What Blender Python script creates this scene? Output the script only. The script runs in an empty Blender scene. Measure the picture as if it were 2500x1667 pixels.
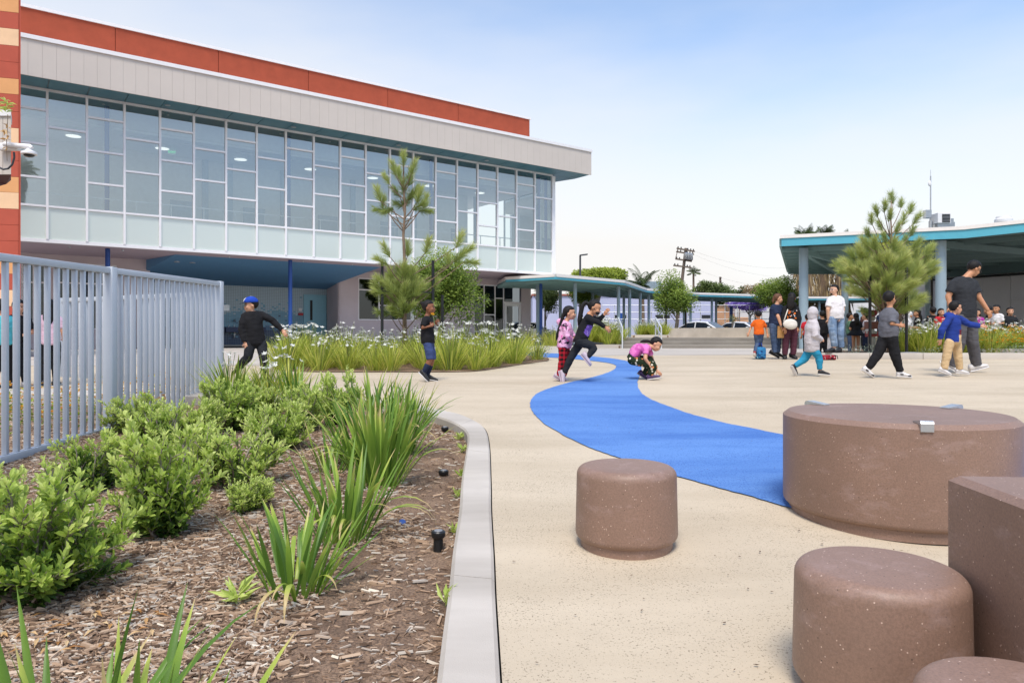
import bpy, bmesh, math, random
import numpy as np
from mathutils import Vector, Matrix, Quaternion, noise as mnoise
from mathutils.geometry import delaunay_2d_cdt

random.seed(7)
scene = bpy.context.scene
col = scene.collection
R = math.radians

# ------------------------------------------------------------------ camera
FPX, CX, HZ, EYE = 1750.0, 1250.0, 820.0, 1.0      # focal length, centre and horizon in photograph pixels
cam_d = bpy.data.cameras.new('camera')
cam = bpy.data.objects.new('camera', cam_d)
col.objects.link(cam)
cam.location = (0, 0, EYE)
cam.rotation_euler = (R(90), 0, 0)
cam_d.sensor_width = 36.0
cam_d.lens = 36.0 * FPX / 2500.0
cam_d.shift_y = (HZ - 833.5) / 2500.0
cam_d.clip_end = 4000
cam_d.clip_start = 0.05
scene.camera = cam

# ------------------------------------------------------------------ sky and sun
SUN_EL, SUN_AZ = R(61), R(186)                      # azimuth clockwise from +Y
world = bpy.data.worlds.new('World')
scene.world = world
world.use_nodes = True
wn = world.node_tree
wn.nodes.clear()
w_out = wn.nodes.new('ShaderNodeOutputWorld')
w_bg = wn.nodes.new('ShaderNodeBackground')
w_sky = wn.nodes.new('ShaderNodeTexSky')
w_sky.sky_type = 'NISHITA'
w_sky.sun_disc = False
w_sky.sun_elevation = SUN_EL
w_sky.sun_rotation = SUN_AZ
w_sky.air_density = 1.0
w_sky.dust_density = 0.5
w_sky.ozone_density = 1.0
# a thin veil of high cloud: white low down, thinning towards the zenith
w_tc = wn.nodes.new('ShaderNodeTexCoord')
w_sep = wn.nodes.new('ShaderNodeSeparateXYZ')
wn.links.new(w_tc.outputs['Generated'], w_sep.inputs[0])
w_map = wn.nodes.new('ShaderNodeMapping')
w_map.inputs['Scale'].default_value = (1.0, 1.0, 3.2)
wn.links.new(w_tc.outputs['Generated'], w_map.inputs[0])
w_noise = wn.nodes.new('ShaderNodeTexNoise')
w_noise.inputs['Scale'].default_value = 2.2
w_noise.inputs['Detail'].default_value = 5
w_noise.inputs['Roughness'].default_value = 0.5
wn.links.new(w_map.outputs[0], w_noise.inputs['Vector'])
w_mul = wn.nodes.new('ShaderNodeMath'); w_mul.operation = 'MULTIPLY_ADD'
w_mul.inputs[1].default_value = 0.24; w_mul.inputs[2].default_value = -0.12
wn.links.new(w_noise.outputs['Fac'], w_mul.inputs[0])
w_add = wn.nodes.new('ShaderNodeMath'); w_add.operation = 'ADD'
w_lean = wn.nodes.new('ShaderNodeMath'); w_lean.operation = 'MULTIPLY_ADD'; w_lean.inputs[1].default_value = 0.18
wn.links.new(w_sep.outputs['X'], w_lean.inputs[0]); wn.links.new(w_sep.outputs['Z'], w_lean.inputs[2])   # the veil is thicker on the sun's side
wn.links.new(w_lean.outputs[0], w_add.inputs[0]); wn.links.new(w_mul.outputs[0], w_add.inputs[1])
w_ramp = wn.nodes.new('ShaderNodeValToRGB')
w_ramp.color_ramp.elements[0].position = 0.15; w_ramp.color_ramp.elements[0].color = (1, 1, 1, 1)
w_ramp.color_ramp.elements[1].position = 0.46; w_ramp.color_ramp.elements[1].color = (0.06, 0.06, 0.06, 1)
e = w_ramp.color_ramp.elements.new(0.30); e.color = (0.66, 0.66, 0.66, 1)
wn.links.new(w_add.outputs[0], w_ramp.inputs[0])
w_mix = wn.nodes.new('ShaderNodeMix'); w_mix.data_type = 'RGBA'
wn.links.new(w_ramp.outputs[0], w_mix.inputs['Factor'])
wn.links.new(w_sky.outputs[0], w_mix.inputs['A'])
w_mix.inputs['B'].default_value = (3.80, 3.74, 3.66, 1)
wn.links.new(w_mix.outputs['Result'], w_bg.inputs['Color'])
w_bg.inputs['Strength'].default_value = 0.12
wn.links.new(w_bg.outputs[0], w_out.inputs[0])

sun_d = bpy.data.lights.new('sun', 'SUN')
sun_d.energy = 1.7
sun_d.angle = R(20)
sun_d.color = (1.0, 0.93, 0.83)
sun = bpy.data.objects.new('sun', sun_d)
col.objects.link(sun)
sdir = Vector((math.sin(SUN_AZ) * math.cos(SUN_EL), math.cos(SUN_AZ) * math.cos(SUN_EL), math.sin(SUN_EL)))
sun.rotation_euler = (-sdir).to_track_quat('-Z', 'Y').to_euler()
sun.location = sdir * 60

vs = scene.view_settings
vs.view_transform = 'Standard'
vs.look = 'None'
vs.exposure = 1.10
vs.gamma = 1.0
vs.use_curve_mapping = False
scene.cycles.max_bounces = 6
scene.cycles.transparent_max_bounces = 12
scene.cycles.use_denoising = True

# ------------------------------------------------------------------ materials
MATS = {}

def lin(c):
    return tuple((x / 12.92 if x <= 0.04045 else ((x + 0.055) / 1.055) ** 2.4) for x in c)

def hexc(h):
    h = h.lstrip('#')
    return lin(tuple(int(h[i:i + 2], 16) / 255 for i in (0, 2, 4)))

def new_mat(name):
    m = bpy.data.materials.new(name)
    m.use_nodes = True
    nt = m.node_tree
    b = nt.nodes['Principled BSDF']
    MATS[name] = m
    return m, nt, b

def node(nt, typ, **kw):
    n = nt.nodes.new(typ)
    for k, v in kw.items():
        if k in ('operation', 'data_type', 'blend_type', 'feature', 'distance', 'noise_dimensions', 'attribute_name', 'interpolation'):
            setattr(n, k, v)
        else:
            n.inputs[k].default_value = v
    return n

def ramp(nt, fac, stops, interp='LINEAR'):
    r = nt.nodes.new('ShaderNodeValToRGB')
    cr = r.color_ramp
    cr.interpolation = interp
    cr.elements[0].position = stops[0][0]; cr.elements[0].color = (*stops[0][1], 1)
    cr.elements[1].position = stops[-1][0]; cr.elements[1].color = (*stops[-1][1], 1)
    for p, c in stops[1:-1]:
        e = cr.elements.new(p); e.color = (*c, 1)
    nt.links.new(fac, r.inputs[0])
    return r.outputs[0]

def mixc(nt, fac, a, b, blend='MIX'):
    n = nt.nodes.new('ShaderNodeMix'); n.data_type = 'RGBA'; n.blend_type = blend
    for sock, v in (('Factor', fac), ('A', a), ('B', b)):
        if hasattr(v, 'is_output'):
            nt.links.new(v, n.inputs[sock])
        elif sock == 'Factor':
            n.inputs[sock].default_value = v
        else:
            n.inputs[sock].default_value = (*v, 1) if len(v) == 3 else v
    return n.outputs['Result']

def mth(nt, op, a, b=None, c=None):
    n = nt.nodes.new('ShaderNodeMath'); n.operation = op
    for i, v in enumerate((a, b, c)):
        if v is None:
            continue
        if hasattr(v, 'is_output'):
            nt.links.new(v, n.inputs[i])
        else:
            n.inputs[i].default_value = v
    return n.outputs[0]

def coords(nt, kind='Object', scale=None):
    tc = nt.nodes.new('ShaderNodeTexCoord')
    o = tc.outputs[kind]
    if scale is not None:
        mp = nt.nodes.new('ShaderNodeMapping')
        mp.inputs['Scale'].default_value = scale if hasattr(scale, '__len__') else (scale,) * 3
        nt.links.new(o, mp.inputs[0]); o = mp.outputs[0]
    return o

def wpos(nt, scale=None):
    g = nt.nodes.new('ShaderNodeNewGeometry')
    o = g.outputs['Position']
    if scale is not None:
        mp = nt.nodes.new('ShaderNodeMapping')
        mp.inputs['Scale'].default_value = scale if hasattr(scale, '__len__') else (scale,) * 3
        nt.links.new(o, mp.inputs[0]); o = mp.outputs[0]
    return o

def noise_tex(nt, vec, scale, detail=3, rough=0.55):
    n = nt.nodes.new('ShaderNodeTexNoise')
    n.inputs['Scale'].default_value = scale
    n.inputs['Detail'].default_value = detail
    n.inputs['Roughness'].default_value = rough
    nt.links.new(vec, n.inputs['Vector'])
    return n.outputs['Fac']

def bump(nt, b, height, strength=0.3, dist=0.01):
    n = nt.nodes.new('ShaderNodeBump')
    n.inputs['Strength'].default_value = strength
    n.inputs['Distance'].default_value = dist
    nt.links.new(height, n.inputs['Height'])
    nt.links.new(n.outputs[0], b.inputs['Normal'])

def plain(name, c, rough=0.6, metal=0.0, var=0.10, vscale=6.0, spec=0.5, bstr=0.0, bscale=60.0, bdist=0.004, coord='world'):
    """a painted or solid surface with slight mottling and fine relief"""
    if isinstance(c, str):
        c = hexc(c)
    m, nt, b = new_mat(name)
    vec = wpos(nt) if coord == 'world' else coords(nt, 'Object')
    f = noise_tex(nt, vec, vscale, 5, 0.6)
    lo = tuple(x * (1 - var) for x in c); hi = tuple(min(1, x * (1 + var)) for x in c)
    nt.links.new(ramp(nt, f, [(0.3, lo), (0.7, hi)]), b.inputs['Base Color'])
    b.inputs['Roughness'].default_value = rough
    b.inputs['Metallic'].default_value = metal
    b.inputs['Specular IOR Level'].default_value = spec
    if bstr:
        bump(nt, b, noise_tex(nt, vec, bscale, 4), bstr, bdist)
    return m

def leaf_mat(name, stops, trans=0.35, rough=0.5, tint_attr=True, spec=0.35):
    """leaves: colour differs from leaf to leaf (random per island) and, through 'tint', between young and old growth"""
    m, nt, b = new_mat(name)
    g = nt.nodes.new('ShaderNodeNewGeometry')
    if tint_attr:
        at_ = nt.nodes.new('ShaderNodeAttribute'); at_.attribute_name = 'tint'
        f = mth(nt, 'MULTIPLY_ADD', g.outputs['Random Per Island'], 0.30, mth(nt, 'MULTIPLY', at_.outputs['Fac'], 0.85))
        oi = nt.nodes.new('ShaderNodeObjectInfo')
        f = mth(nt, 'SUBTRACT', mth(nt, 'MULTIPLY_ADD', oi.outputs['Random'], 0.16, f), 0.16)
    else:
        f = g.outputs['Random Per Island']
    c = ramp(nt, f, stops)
    nt.links.new(c, b.inputs['Base Color'])
    b.inputs['Roughness'].default_value = rough
    b.inputs['Specular IOR Level'].default_value = spec
    tr = nt.nodes.new('ShaderNodeBsdfTranslucent')
    nt.links.new(c, tr.inputs['Color'])
    mx = nt.nodes.new('ShaderNodeMixShader'); mx.inputs[0].default_value = trans
    nt.links.new(b.outputs[0], mx.inputs[1]); nt.links.new(tr.outputs[0], mx.inputs[2])
    nt.links.new(mx.outputs[0], nt.nodes['Material Output'].inputs['Surface'])
    return m

# ------------------------------------------------------------------ mesh building
class MB:
    """collects vertices and faces for ONE mesh object"""
    def __init__(s):
        s.v = []; s.f = []; s.mi = []; s.cur = 0; s.tint = []
    def poly(s, pts):
        b = len(s.v); s.v.extend(tuple(p) for p in pts); s.f.append(tuple(range(b, b + len(pts)))); s.mi.append(s.cur)
    def raw(s, verts, faces):
        b = len(s.v); s.v.extend(tuple(p) for p in verts)
        for f in faces:
            s.f.append(tuple(b + i for i in f)); s.mi.append(s.cur)
    def box(s, o, ax, ay, az):
        """corner o and three edge vectors"""
        o, ax, ay, az = Vector(o), Vector(ax), Vector(ay), Vector(az)
        p = [o, o + ax, o + ax + ay, o + ay]
        p = p + [q + az for q in p]
        fs = [(3, 2, 1, 0), (4, 5, 6, 7), (0, 1, 5, 4), (1, 2, 6, 5), (2, 3, 7, 6), (3, 0, 4, 7)]
        if ax.cross(ay).dot(az) < 0:
            fs = [f[::-1] for f in fs]
        s.raw(p, fs)
        return s
    def cbox(s, c, sx, sy, sz, rz=0.0):
        """box centred in x and y on c, standing on c.z"""
        u = Vector((math.cos(rz), math.sin(rz), 0)); w = Vector((-math.sin(rz), math.cos(rz), 0))
        c = Vector(c)
        return s.box(c - u * sx / 2 - w * sy / 2, u * sx, w * sy, (0, 0, sz))
    def bar(s, a, b, wx, wz, up=(0, 0, 1)):
        """rectangular bar from a to b"""
        a, b = Vector(a), Vector(b)
        d = (b - a); side = d.cross(Vector(up)).normalized(); upv = side.cross(d).normalized()
        return s.box(a - side * wx / 2 - upv * wz / 2, d, side * wx, upv * wz)
    def bbox(s, o, ax, ay, az, r=0.01):
        """box with chamfered edges"""
        o, ax, ay, az = Vector(o), Vector(ax), Vector(ay), Vector(az)
        bm = bmesh.new()
        p = [o, o + ax, o + ax + ay, o + ay]; p = p + [q + az for q in p]
        vs_ = [bm.verts.new(q) for q in p]
        for f in [(3, 2, 1, 0), (4, 5, 6, 7), (0, 1, 5, 4), (1, 2, 6, 5), (2, 3, 7, 6), (3, 0, 4, 7)]:
            bm.faces.new([vs_[i] for i in f])
        bmesh.ops.recalc_face_normals(bm, faces=bm.faces[:])
        bmesh.ops.bevel(bm, geom=bm.edges[:], offset=r, segments=2, affect='EDGES', profile=0.5)
        s.from_bm(bm); bm.free()
        return s
    def from_bm(s, bm):
        bm.verts.index_update()
        s.raw([v.co for v in bm.verts], [[v.index for v in f.verts] for f in bm.faces])
    def tube(s, pts, rads, n=8, cap=True, flat=1.0):
        pts = [Vector(p) for p in pts]
        if not hasattr(rads, '__len__'):
            rads = [rads] * len(pts)
        b = len(s.v)
        ref = None
        for i, p in enumerate(pts):
            d = (pts[min(i + 1, len(pts) - 1)] - pts[max(i - 1, 0)])
            if d.length < 1e-9:
                d = Vector((0, 0, 1))
            d.normalize()
            if ref is None:
                ref = Vector((1, 0, 0)) if abs(d.x) < 0.8 else Vector((0, 1, 0))
            x = (ref - d * ref.dot(d)).normalized(); y = d.cross(x); ref = x
            for k in range(n):
                a = 2 * math.pi * k / n
                s.v.append(tuple(p + x * math.cos(a) * rads[i] + y * math.sin(a) * rads[i] * flat))
        for i in range(len(pts) - 1):
            for k in range(n):
                q = (k + 1) % n
                s.f.append((b + i * n + k, b + i * n + q, b + (i + 1) * n + q, b + (i + 1) * n + k)); s.mi.append(s.cur)
        if cap:
            s.f.append(tuple(b + k for k in range(n))[::-1]); s.mi.append(s.cur)
            e = b + (len(pts) - 1) * n
            s.f.append(tuple(e + k for k in range(n))); s.mi.append(s.cur)
        return s
    def lathe(s, c, prof, n=24, cap=True):
        """profile [(r, z)] turned about the vertical through c"""
        c = Vector(c); b = len(s.v)
        for r, z in prof:
            for k in range(n):
                a = 2 * math.pi * k / n
                s.v.append((c.x + r * math.cos(a), c.y + r * math.sin(a), c.z + z))
        for i in range(len(prof) - 1):
            for k in range(n):
                q = (k + 1) % n
                s.f.append((b + i * n + k, b + i * n + q, b + (i + 1) * n + q, b + (i + 1) * n + k)); s.mi.append(s.cur)
        if cap:
            s.f.append(tuple(b + k for k in range(n))[::-1]); s.mi.append(s.cur)
            e = b + (len(prof) - 1) * n
            s.f.append(tuple(e + k for k in range(n))); s.mi.append(s.cur)
        return s
    def ball(s, c, rx, ry, rz, n=12, m=8, rot=None):
        c = Vector(c); vv = []; ff = []
        for i in range(1, m):
            th = math.pi * i / m
            for k in range(n):
                a = 2 * math.pi * k / n
                p = Vector((rx * math.sin(th) * math.cos(a), ry * math.sin(th) * math.sin(a), rz * math.cos(th)))
                vv.append(c + (rot @ p if rot else p))
        t = len(vv); top = Vector((0, 0, rz)); bot = Vector((0, 0, -rz))
        vv.append(c + (rot @ top if rot else top)); vv.append(c + (rot @ bot if rot else bot))
        for i in range(m - 2):
            for k in range(n):
                q = (k + 1) % n
                ff.append((i * n + k, (i + 1) * n + k, (i + 1) * n + q, i * n + q))
        for k in range(n):
            q = (k + 1) % n
            ff.append((t, k, q)); ff.append((t + 1, (m - 2) * n + q, (m - 2) * n + k))
        s.raw(vv, ff)
        return s
    def prism(s, pts, z0, z1):
        """vertical prism over a plan outline (counter-clockwise)"""
        n = len(pts)
        vv = [(p[0], p[1], z0) for p in pts] + [(p[0], p[1], z1) for p in pts]
        ff = [tuple(range(n))[::-1], tuple(range(n, 2 * n))]
        for k in range(n):
            q = (k + 1) % n
            ff.append((k, q, n + q, n + k))
        s.raw(vv, ff)
        return s
    def mesh(s, name, mats, smooth=False):
        me = bpy.data.meshes.new(name)
        me.from_pydata(s.v, [], s.f)
        for m in (mats if isinstance(mats, (list, tuple)) else [mats]):
            me.materials.append(MATS[m])
        if any(s.mi):
            me.polygons.foreach_set('material_index', s.mi)
        if smooth:
            me.polygons.foreach_set('use_smooth', [True] * len(me.polygons))
            if smooth != 'all':
                me.set_sharp_from_angle(angle=R(smooth if smooth is not True else 40))
        if s.tint:
            a = me.attributes.new('tint', 'FLOAT', 'POINT')
            a.data.foreach_set('value', s.tint)
        me.update()
        return me
    def build(s, name, mats, parent=None, smooth=False, local=False, **props):
        return link(name, s.mesh(name, mats, smooth), parent, local, **props)

def link(name, me, parent=None, local=False, **props):
    o = bpy.data.objects.new(name, me)
    col.objects.link(o)
    if parent is not None:
        o.parent = parent
        if not local and parent.type == 'EMPTY':
            o.matrix_parent_inverse = parent.matrix_basis.inverted()
    for k, v in props.items():
        o[k] = v
    return o

def thing(name, label, cat, loc=(0, 0, 0), rz=0.0, group=None, scale=1.0):
    o = bpy.data.objects.new(name, None)
    o.empty_display_size = 0.1
    col.objects.link(o)
    o.location = loc
    o.rotation_euler = (0, 0, rz)
    o.scale = (scale,) * 3 if not hasattr(scale, '__len__') else scale
    o['label'] = label; o['category'] = cat
    if group:
        o['group'] = group
    return o

def tag(o, label, cat, group=None):
    o['label'] = label; o['category'] = cat
    if group:
        o['group'] = group
    return o

def dup(src, loc, rz, label=None, scale=1.0, group=None):
    def cp(o, parent):
        c = o.copy(); col.objects.link(c)
        if parent is not None:
            c.parent = parent
        for ch in o.children:
            cp(ch, c)
        return c
    r = cp(src, None)
    r.location = loc; r.rotation_euler = (0, 0, rz)
    r.scale = (scale,) * 3 if not hasattr(scale, '__len__') else scale
    if label:
        r['label'] = label
    if group:
        r['group'] = group
    return r

# ------------------------------------------------------------------ where things stand
_gy = [-60, 0, 3.85, 9.0, 10.5, 13.0, 17.5, 24.0, 30.0, 2000.0]
_gz = [-0.19, -0.19, 0.0, 0.2575, 0.32, 0.39, 0.455, 0.475, 0.48, 0.48]
def G(y):
    """height of the paving, which climbs gently away from the camera"""
    return float(np.interp(y, _gy, _gz))

def at(px, py, y):
    """the point that stands y metres ahead at that place of the photograph"""
    return Vector(((px - CX) / FPX * y, y, EYE - (py - HZ) / FPX * y))

def onground(px, py, dz=0.0):
    lo, hi = 0.8, 400.0
    for _ in range(60):
        mid = (lo + hi) / 2
        if EYE - (py - HZ) / FPX * mid > G(mid) + dz:
            lo = mid
        else:
            hi = mid
    return Vector(((px - CX) / FPX * lo, lo, G(lo) + dz))

def gp(px, y, dz=0.0):
    return Vector(((px - CX) / FPX * y, y, G(y) + dz))

def spline(pts, n=8, closed=False):
    """Catmull-Rom through plan points"""
    P = [Vector((p[0], p[1], 0)) for p in pts]
    out = []
    m = len(P)
    rng = range(m if closed else m - 1)
    for i in rng:
        if closed:
            a, b, c, d = P[(i - 1) % m], P[i], P[(i + 1) % m], P[(i + 2) % m]
        else:
            a, b, c, d = P[max(i - 1, 0)], P[i], P[i + 1], P[min(i + 2, m - 1)]
        for k in range(n):
            t = k / n
            out.append(0.5 * ((2 * b) + (c - a) * t + (2 * a - 5 * b + 4 * c - d) * t * t + (3 * b - a - 3 * c + d) * t ** 3))
    if not closed:
        out.append(P[-1])
    return [(p.x, p.y) for p in out]

def inside(pt, poly_):
    x, y = pt; r = False; n = len(poly_)
    for i in range(n):
        x1, y1 = poly_[i]; x2, y2 = poly_[(i + 1) % n]
        if (y1 > y) != (y2 > y) and x < (x2 - x1) * (y - y1) / (y2 - y1) + x1:
            r = not r
    return r

def sheet(name, outline, dz, mat, **props):
    """a flat sheet over the sloping ground: outline cut along the bends of the ground profile"""
    bm = bmesh.new()
    n = len(outline)
    V2, _, T, *_r = delaunay_2d_cdt([Vector(p[:2]) for p in outline], [(i, (i + 1) % n) for i in range(n)], [], 0, 1e-5)
    T = [t for t in T if inside((sum(V2[k].x for k in t) / 3, sum(V2[k].y for k in t) / 3), outline)]
    vv = [bm.verts.new((p.x, p.y, 0)) for p in V2]
    for t in T:
        bm.faces.new([vv[k] for k in t])
    for y in _gy[1:-1]:
        g = bm.verts[:] + bm.edges[:] + bm.faces[:]
        bmesh.ops.bisect_plane(bm, geom=g, plane_co=(0, y, 0), plane_no=(0, 1, 0))
    bmesh.ops.triangulate(bm, faces=bm.faces[:])
    for v in bm.verts:
        v.co.z = G(v.co.y) + dz
    bmesh.ops.recalc_face_normals(bm, faces=bm.faces[:])
    for f in bm.faces:
        if f.normal.z < 0:
            f.normal_flip()
    me = bpy.data.meshes.new(name)
    bm.to_mesh(me); bm.free()
    me.materials.append(MATS[mat])
    return link(name, me, None, **props)
# ================================================================== the ground
def speck_mat(name, base, dark, speck, rough=0.9, big=0.7, sc=110.0, amount=0.30, streak=(0.06, 0.25, 1)):
    m, nt, b = new_mat(name)
    p = wpos(nt)
    big_n = noise_tex(nt, wpos(nt, (1.0 * streak[0] * 8, 1.0 * streak[1] * 8, 1)), big, 5, 0.6)
    c = ramp(nt, big_n, [(0.36, dark), (0.60, base)])
    med = noise_tex(nt, p, 9.0, 4, 0.7)
    c = mixc(nt, mth(nt, 'MULTIPLY', ramp(nt, med, [(0.5, (0, 0, 0)), (0.75, (1, 1, 1))]), 0.35), c, tuple(x * 0.82 for x in base))
    sp = noise_tex(nt, p, sc, 2, 0.7)
    dens = noise_tex(nt, p, 1.7, 3, 0.6)
    thr = mth(nt, 'MULTIPLY_ADD', dens, 0.22, mth(nt, 'SUBTRACT', sp, 0.11))
    s = ramp(nt, thr, [(amount + 0.30, (0, 0, 0)), (amount + 0.36, (1, 1, 1))])
    c = mixc(nt, mth(nt, 'MULTIPLY', s, 0.7), c, speck)
    nt.links.new(c, b.inputs['Base Color'])
    b.inputs['Roughness'].default_value = rough
    b.inputs['Specular IOR Level'].default_value = 0.25
    bump(nt, b, noise_tex(nt, p, 220.0, 3), 0.35, 0.004)
    return m

speck_mat('paving', hexc('#c6b7a0'), hexc('#b8a992'), hexc('#6e6252'))
speck_mat('blue_paving', hexc('#6089c4'), hexc('#456eb0'), hexc('#2c559c'), sc=85, amount=0.26)
speck_mat('apron_concrete', hexc('#beb6ac'), hexc('#aca49a'), hexc('#8a8076'), sc=60, amount=0.34)
speck_mat('concrete', hexc('#b9b4ab'), hexc('#a6a19a'), hexc('#7d7870'), sc=90, amount=0.42)
speck_mat('kerb_concrete', hexc('#c2bab0'), hexc('#aaa298'), hexc('#817e78'), sc=120, amount=0.44)
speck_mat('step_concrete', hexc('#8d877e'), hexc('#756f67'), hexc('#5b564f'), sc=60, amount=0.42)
m, nt, b = new_mat('soil')
p = wpos(nt)
c = ramp(nt, noise_tex(nt, p, 3.5, 5, 0.65), [(0.3, hexc('#6d5745')), (0.5, hexc('#8d725c')), (0.72, hexc('#b3957a'))])
c = mixc(nt, ramp(nt, noise_tex(nt, p, 90.0, 4, 0.7), [(0.42, (0, 0, 0)), (0.6, (0.7, 0.7, 0.7))]), c, hexc('#46372b'))
nt.links.new(c, b.inputs['Base Color']); b.inputs['Roughness'].default_value = 0.95
bump(nt, b, noise_tex(nt, p, 60.0, 6, 0.7), 0.8, 0.02)
plain('asphalt', (0.055, 0.055, 0.056), 0.9, var=0.25, vscale=4, bstr=0.3, bscale=150)

sheet('ground', [(-1500, -60), (1500, -60), (1500, 1800), (-1500, 1800)], -0.20, 'asphalt', kind='structure')

KO = [(1226, 1760), (1221, 1667), (1215, 1567), (1208.5, 1455), (1205, 1359.5), (1199, 1248), (1198, 1178), (1194, 1085), (1183, 1048), (1155, 1028.7),
      (1119.6, 1013.8), (1081, 1005), (1036, 996), (980, 988), (900, 978), (760, 968), (600, 962), (450, 958), (250, 955), (60, 952), (-300, 948)]
KI = [(1052, 1760), (1066.6, 1667), (1081, 1551), (1095, 1449), (1106.5, 1343.5), (1121, 1248), (1128, 1165), (1141, 1082), (1138, 1058), (1121, 1042),
      (1094, 1029), (1055, 1016), (1018, 1008), (965, 1000), (890, 990), (755, 979), (598, 972), (450, 968), (250, 965), (60, 962), (-300, 958)]
ko = spline([onground(*q)[:2] for q in KO], 6)
ki = spline([onground(*q)[:2] for q in KI], 6)
plaza_edge = [(x + 0.007 * (1 if i < 50 else 0.3), y + (0.008 if i > 45 else 0.0)) for i, (x, y) in enumerate(ko)]
sheet('plaza_paving', [(60, -12), (60, 75), (-50, 75), (-50, ko[-1][1])] + plaza_edge[::-1] + [(plaza_edge[0][0], -12)], 0.0, 'paving', kind='structure')

# the kerb of the near bed, cast in lengths with joints between
kerb = thing('planter_kerb', 'smooth grey concrete kerb curving around the mulched bed', 'kerb', (ki[0][0], ki[0][1], G(ki[0][1])))
cuts = [0, 20, 40, 54, 66, 90, len(ko) - 1]
for a, c in zip(cuts[:-1], cuts[1:]):
    mb = MB(); rows = []
    for i in range(a, c + 1):
        o_ = Vector((*ko[i], 0)); i_ = Vector((*ki[i], 0))
        if i == a and a: t = (Vector((*ko[a + 1], 0)) - o_).normalized() * 0.005; o_ += t; i_ += t
        z = G(o_.y); zi = G(i_.y)
        d = (o_ - i_).normalized()
        pts = [i_ + Vector((0, 0, zi - 0.2)), i_ + Vector((0, 0, zi + 0.0)), i_ + d * 0.018 + Vector((0, 0, zi + 0.018)),
               o_ - d * 0.014 + Vector((0, 0, z + 0.018)), o_ + Vector((0, 0, z + 0.006)), o_ + Vector((0, 0, z - 0.2))]
        rows.append(pts)
    n = 6; vv = [p for r_ in rows for p in r_]; ff = []
    for i in range(len(rows) - 1):
        for k in range(n - 1):
            ff.append((i * n + k, (i + 1) * n + k, (i + 1) * n + k + 1, i * n + k + 1))
    ff.append(tuple(range(n))); ff.append(tuple((len(rows) - 1) * n + k for k in range(n))[::-1])
    mb.raw(vv, ff)
    mb.build('kerb_segment', 'kerb_concrete', kerb, smooth=30)

# the blue river of coloured paving
BU = [(1240, 858), (1330, 862), (1395, 865.5), (1458.6, 871.7), (1499, 876), (1535, 883), (1562, 893), (1566, 909.5), (1558, 927), (1556.8, 942), (1563, 956), (1573, 966),
      (1598.6, 980), (1646.5, 998), (1694, 1014), (1774, 1034.5), (1838, 1047), (1913, 1062), (2100, 1088), (2700, 1130)]
BL = [(1240, 868), (1331, 872.5), (1380, 875), (1423, 879), (1479, 885.5), (1502, 892), (1503, 898.5), (1494, 905.7), (1471, 914.6), (1433, 924.8), (1387, 935), (1344, 947.8), (1318, 958),
      (1303, 968), (1294, 985), (1299, 1004), (1318, 1026.5), (1350, 1049), (1404, 1077.5), (1455, 1100), (1512.5, 1119), (1585, 1144), (1653, 1163.7), (1742, 1189), (1838, 1214.7),
      (1914, 1237), (2150, 1290), (2700, 1380)]
bu = spline([onground(*q)[:2] for q in BU], 6); bl = spline([onground(*q)[:2] for q in BL], 6)
bu += [(6.5, 5.6), (9.5, 6.6), (14, 7.6)]; bl += [(5.2, 3.5), (9.0, 4.2), (14, 5.0)]    # it runs on past the table
rj = random.Random(3)
def ragged(pts): return [(x + rj.uniform(-.006, .006), y + rj.uniform(-.008, .008)) for x, y in pts]
# paler concrete beyond the tan surfacing
sheet('concrete_apron', [tuple(onground(*q)[:2]) for q in ((-900, 893), (640, 893), (760, 890), (1000, 884), (1338, 873), (1500, 868), (1900, 866), (2900, 866))] + [(45, 40), (-45, 40)], 0.004, 'apron_concrete', kind='structure')
sheet('blue_path', ragged(bl) + ragged(bu)[::-1], 0.008, 'blue_paving', kind='structure')

# soil of the near bed, a little below the kerb, uneven
BED = ki[::1]
bed_poly = [(x, y) for x, y in ki] + [(-30, ki[-1][1]), (-30, -3), (ki[0][0], -3)]
def bed_z(x, y):
    n = mnoise.noise(Vector((x * 0.9, y * 0.9, 3.1))) * 0.035 + mnoise.noise(Vector((x * 3.1, y * 3.1, 9.1))) * 0.012
    left = max(0.0, -x - 1.2) * 0.014
    return G(y) - 0.065 + n - min(left, 0.08) * max(0.0, min(1.0, (y - 5) / 3))
mb = MB()
xs = np.concatenate([np.linspace(-14, -4.6, 20), np.linspace(-4.5, 0.2, 60)]); ys = np.concatenate([np.linspace(-1, 1.2, 6), np.linspace(1.3, 6.5, 70), np.linspace(6.6, 10.6, 28)])
vv = [(x, y, bed_z(x, y)) for y in ys for x in xs]
nx = len(xs); ff = []
for j in range(len(ys) - 1):
    for i in range(nx - 1):
        cx_, cy_ = (xs[i] + xs[i + 1]) / 2, (ys[j] + ys[j + 1]) / 2
        # cells wholly beyond the kerb are left out
        if not (inside((cx_, cy_), bed_poly) or inside((xs[i], ys[j]), bed_poly) or inside((xs[i + 1], ys[j + 1]), bed_poly) or inside((xs[i], ys[j + 1]), bed_poly) or inside((xs[i + 1], ys[j]), bed_poly)):
            continue
        a = j * nx + i
        ff.append((a, a + 1, a + nx + 1, a + nx))
mb.raw(vv, ff)
mb.build('planting_bed', 'soil', None, smooth='all', kind='structure')

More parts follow.
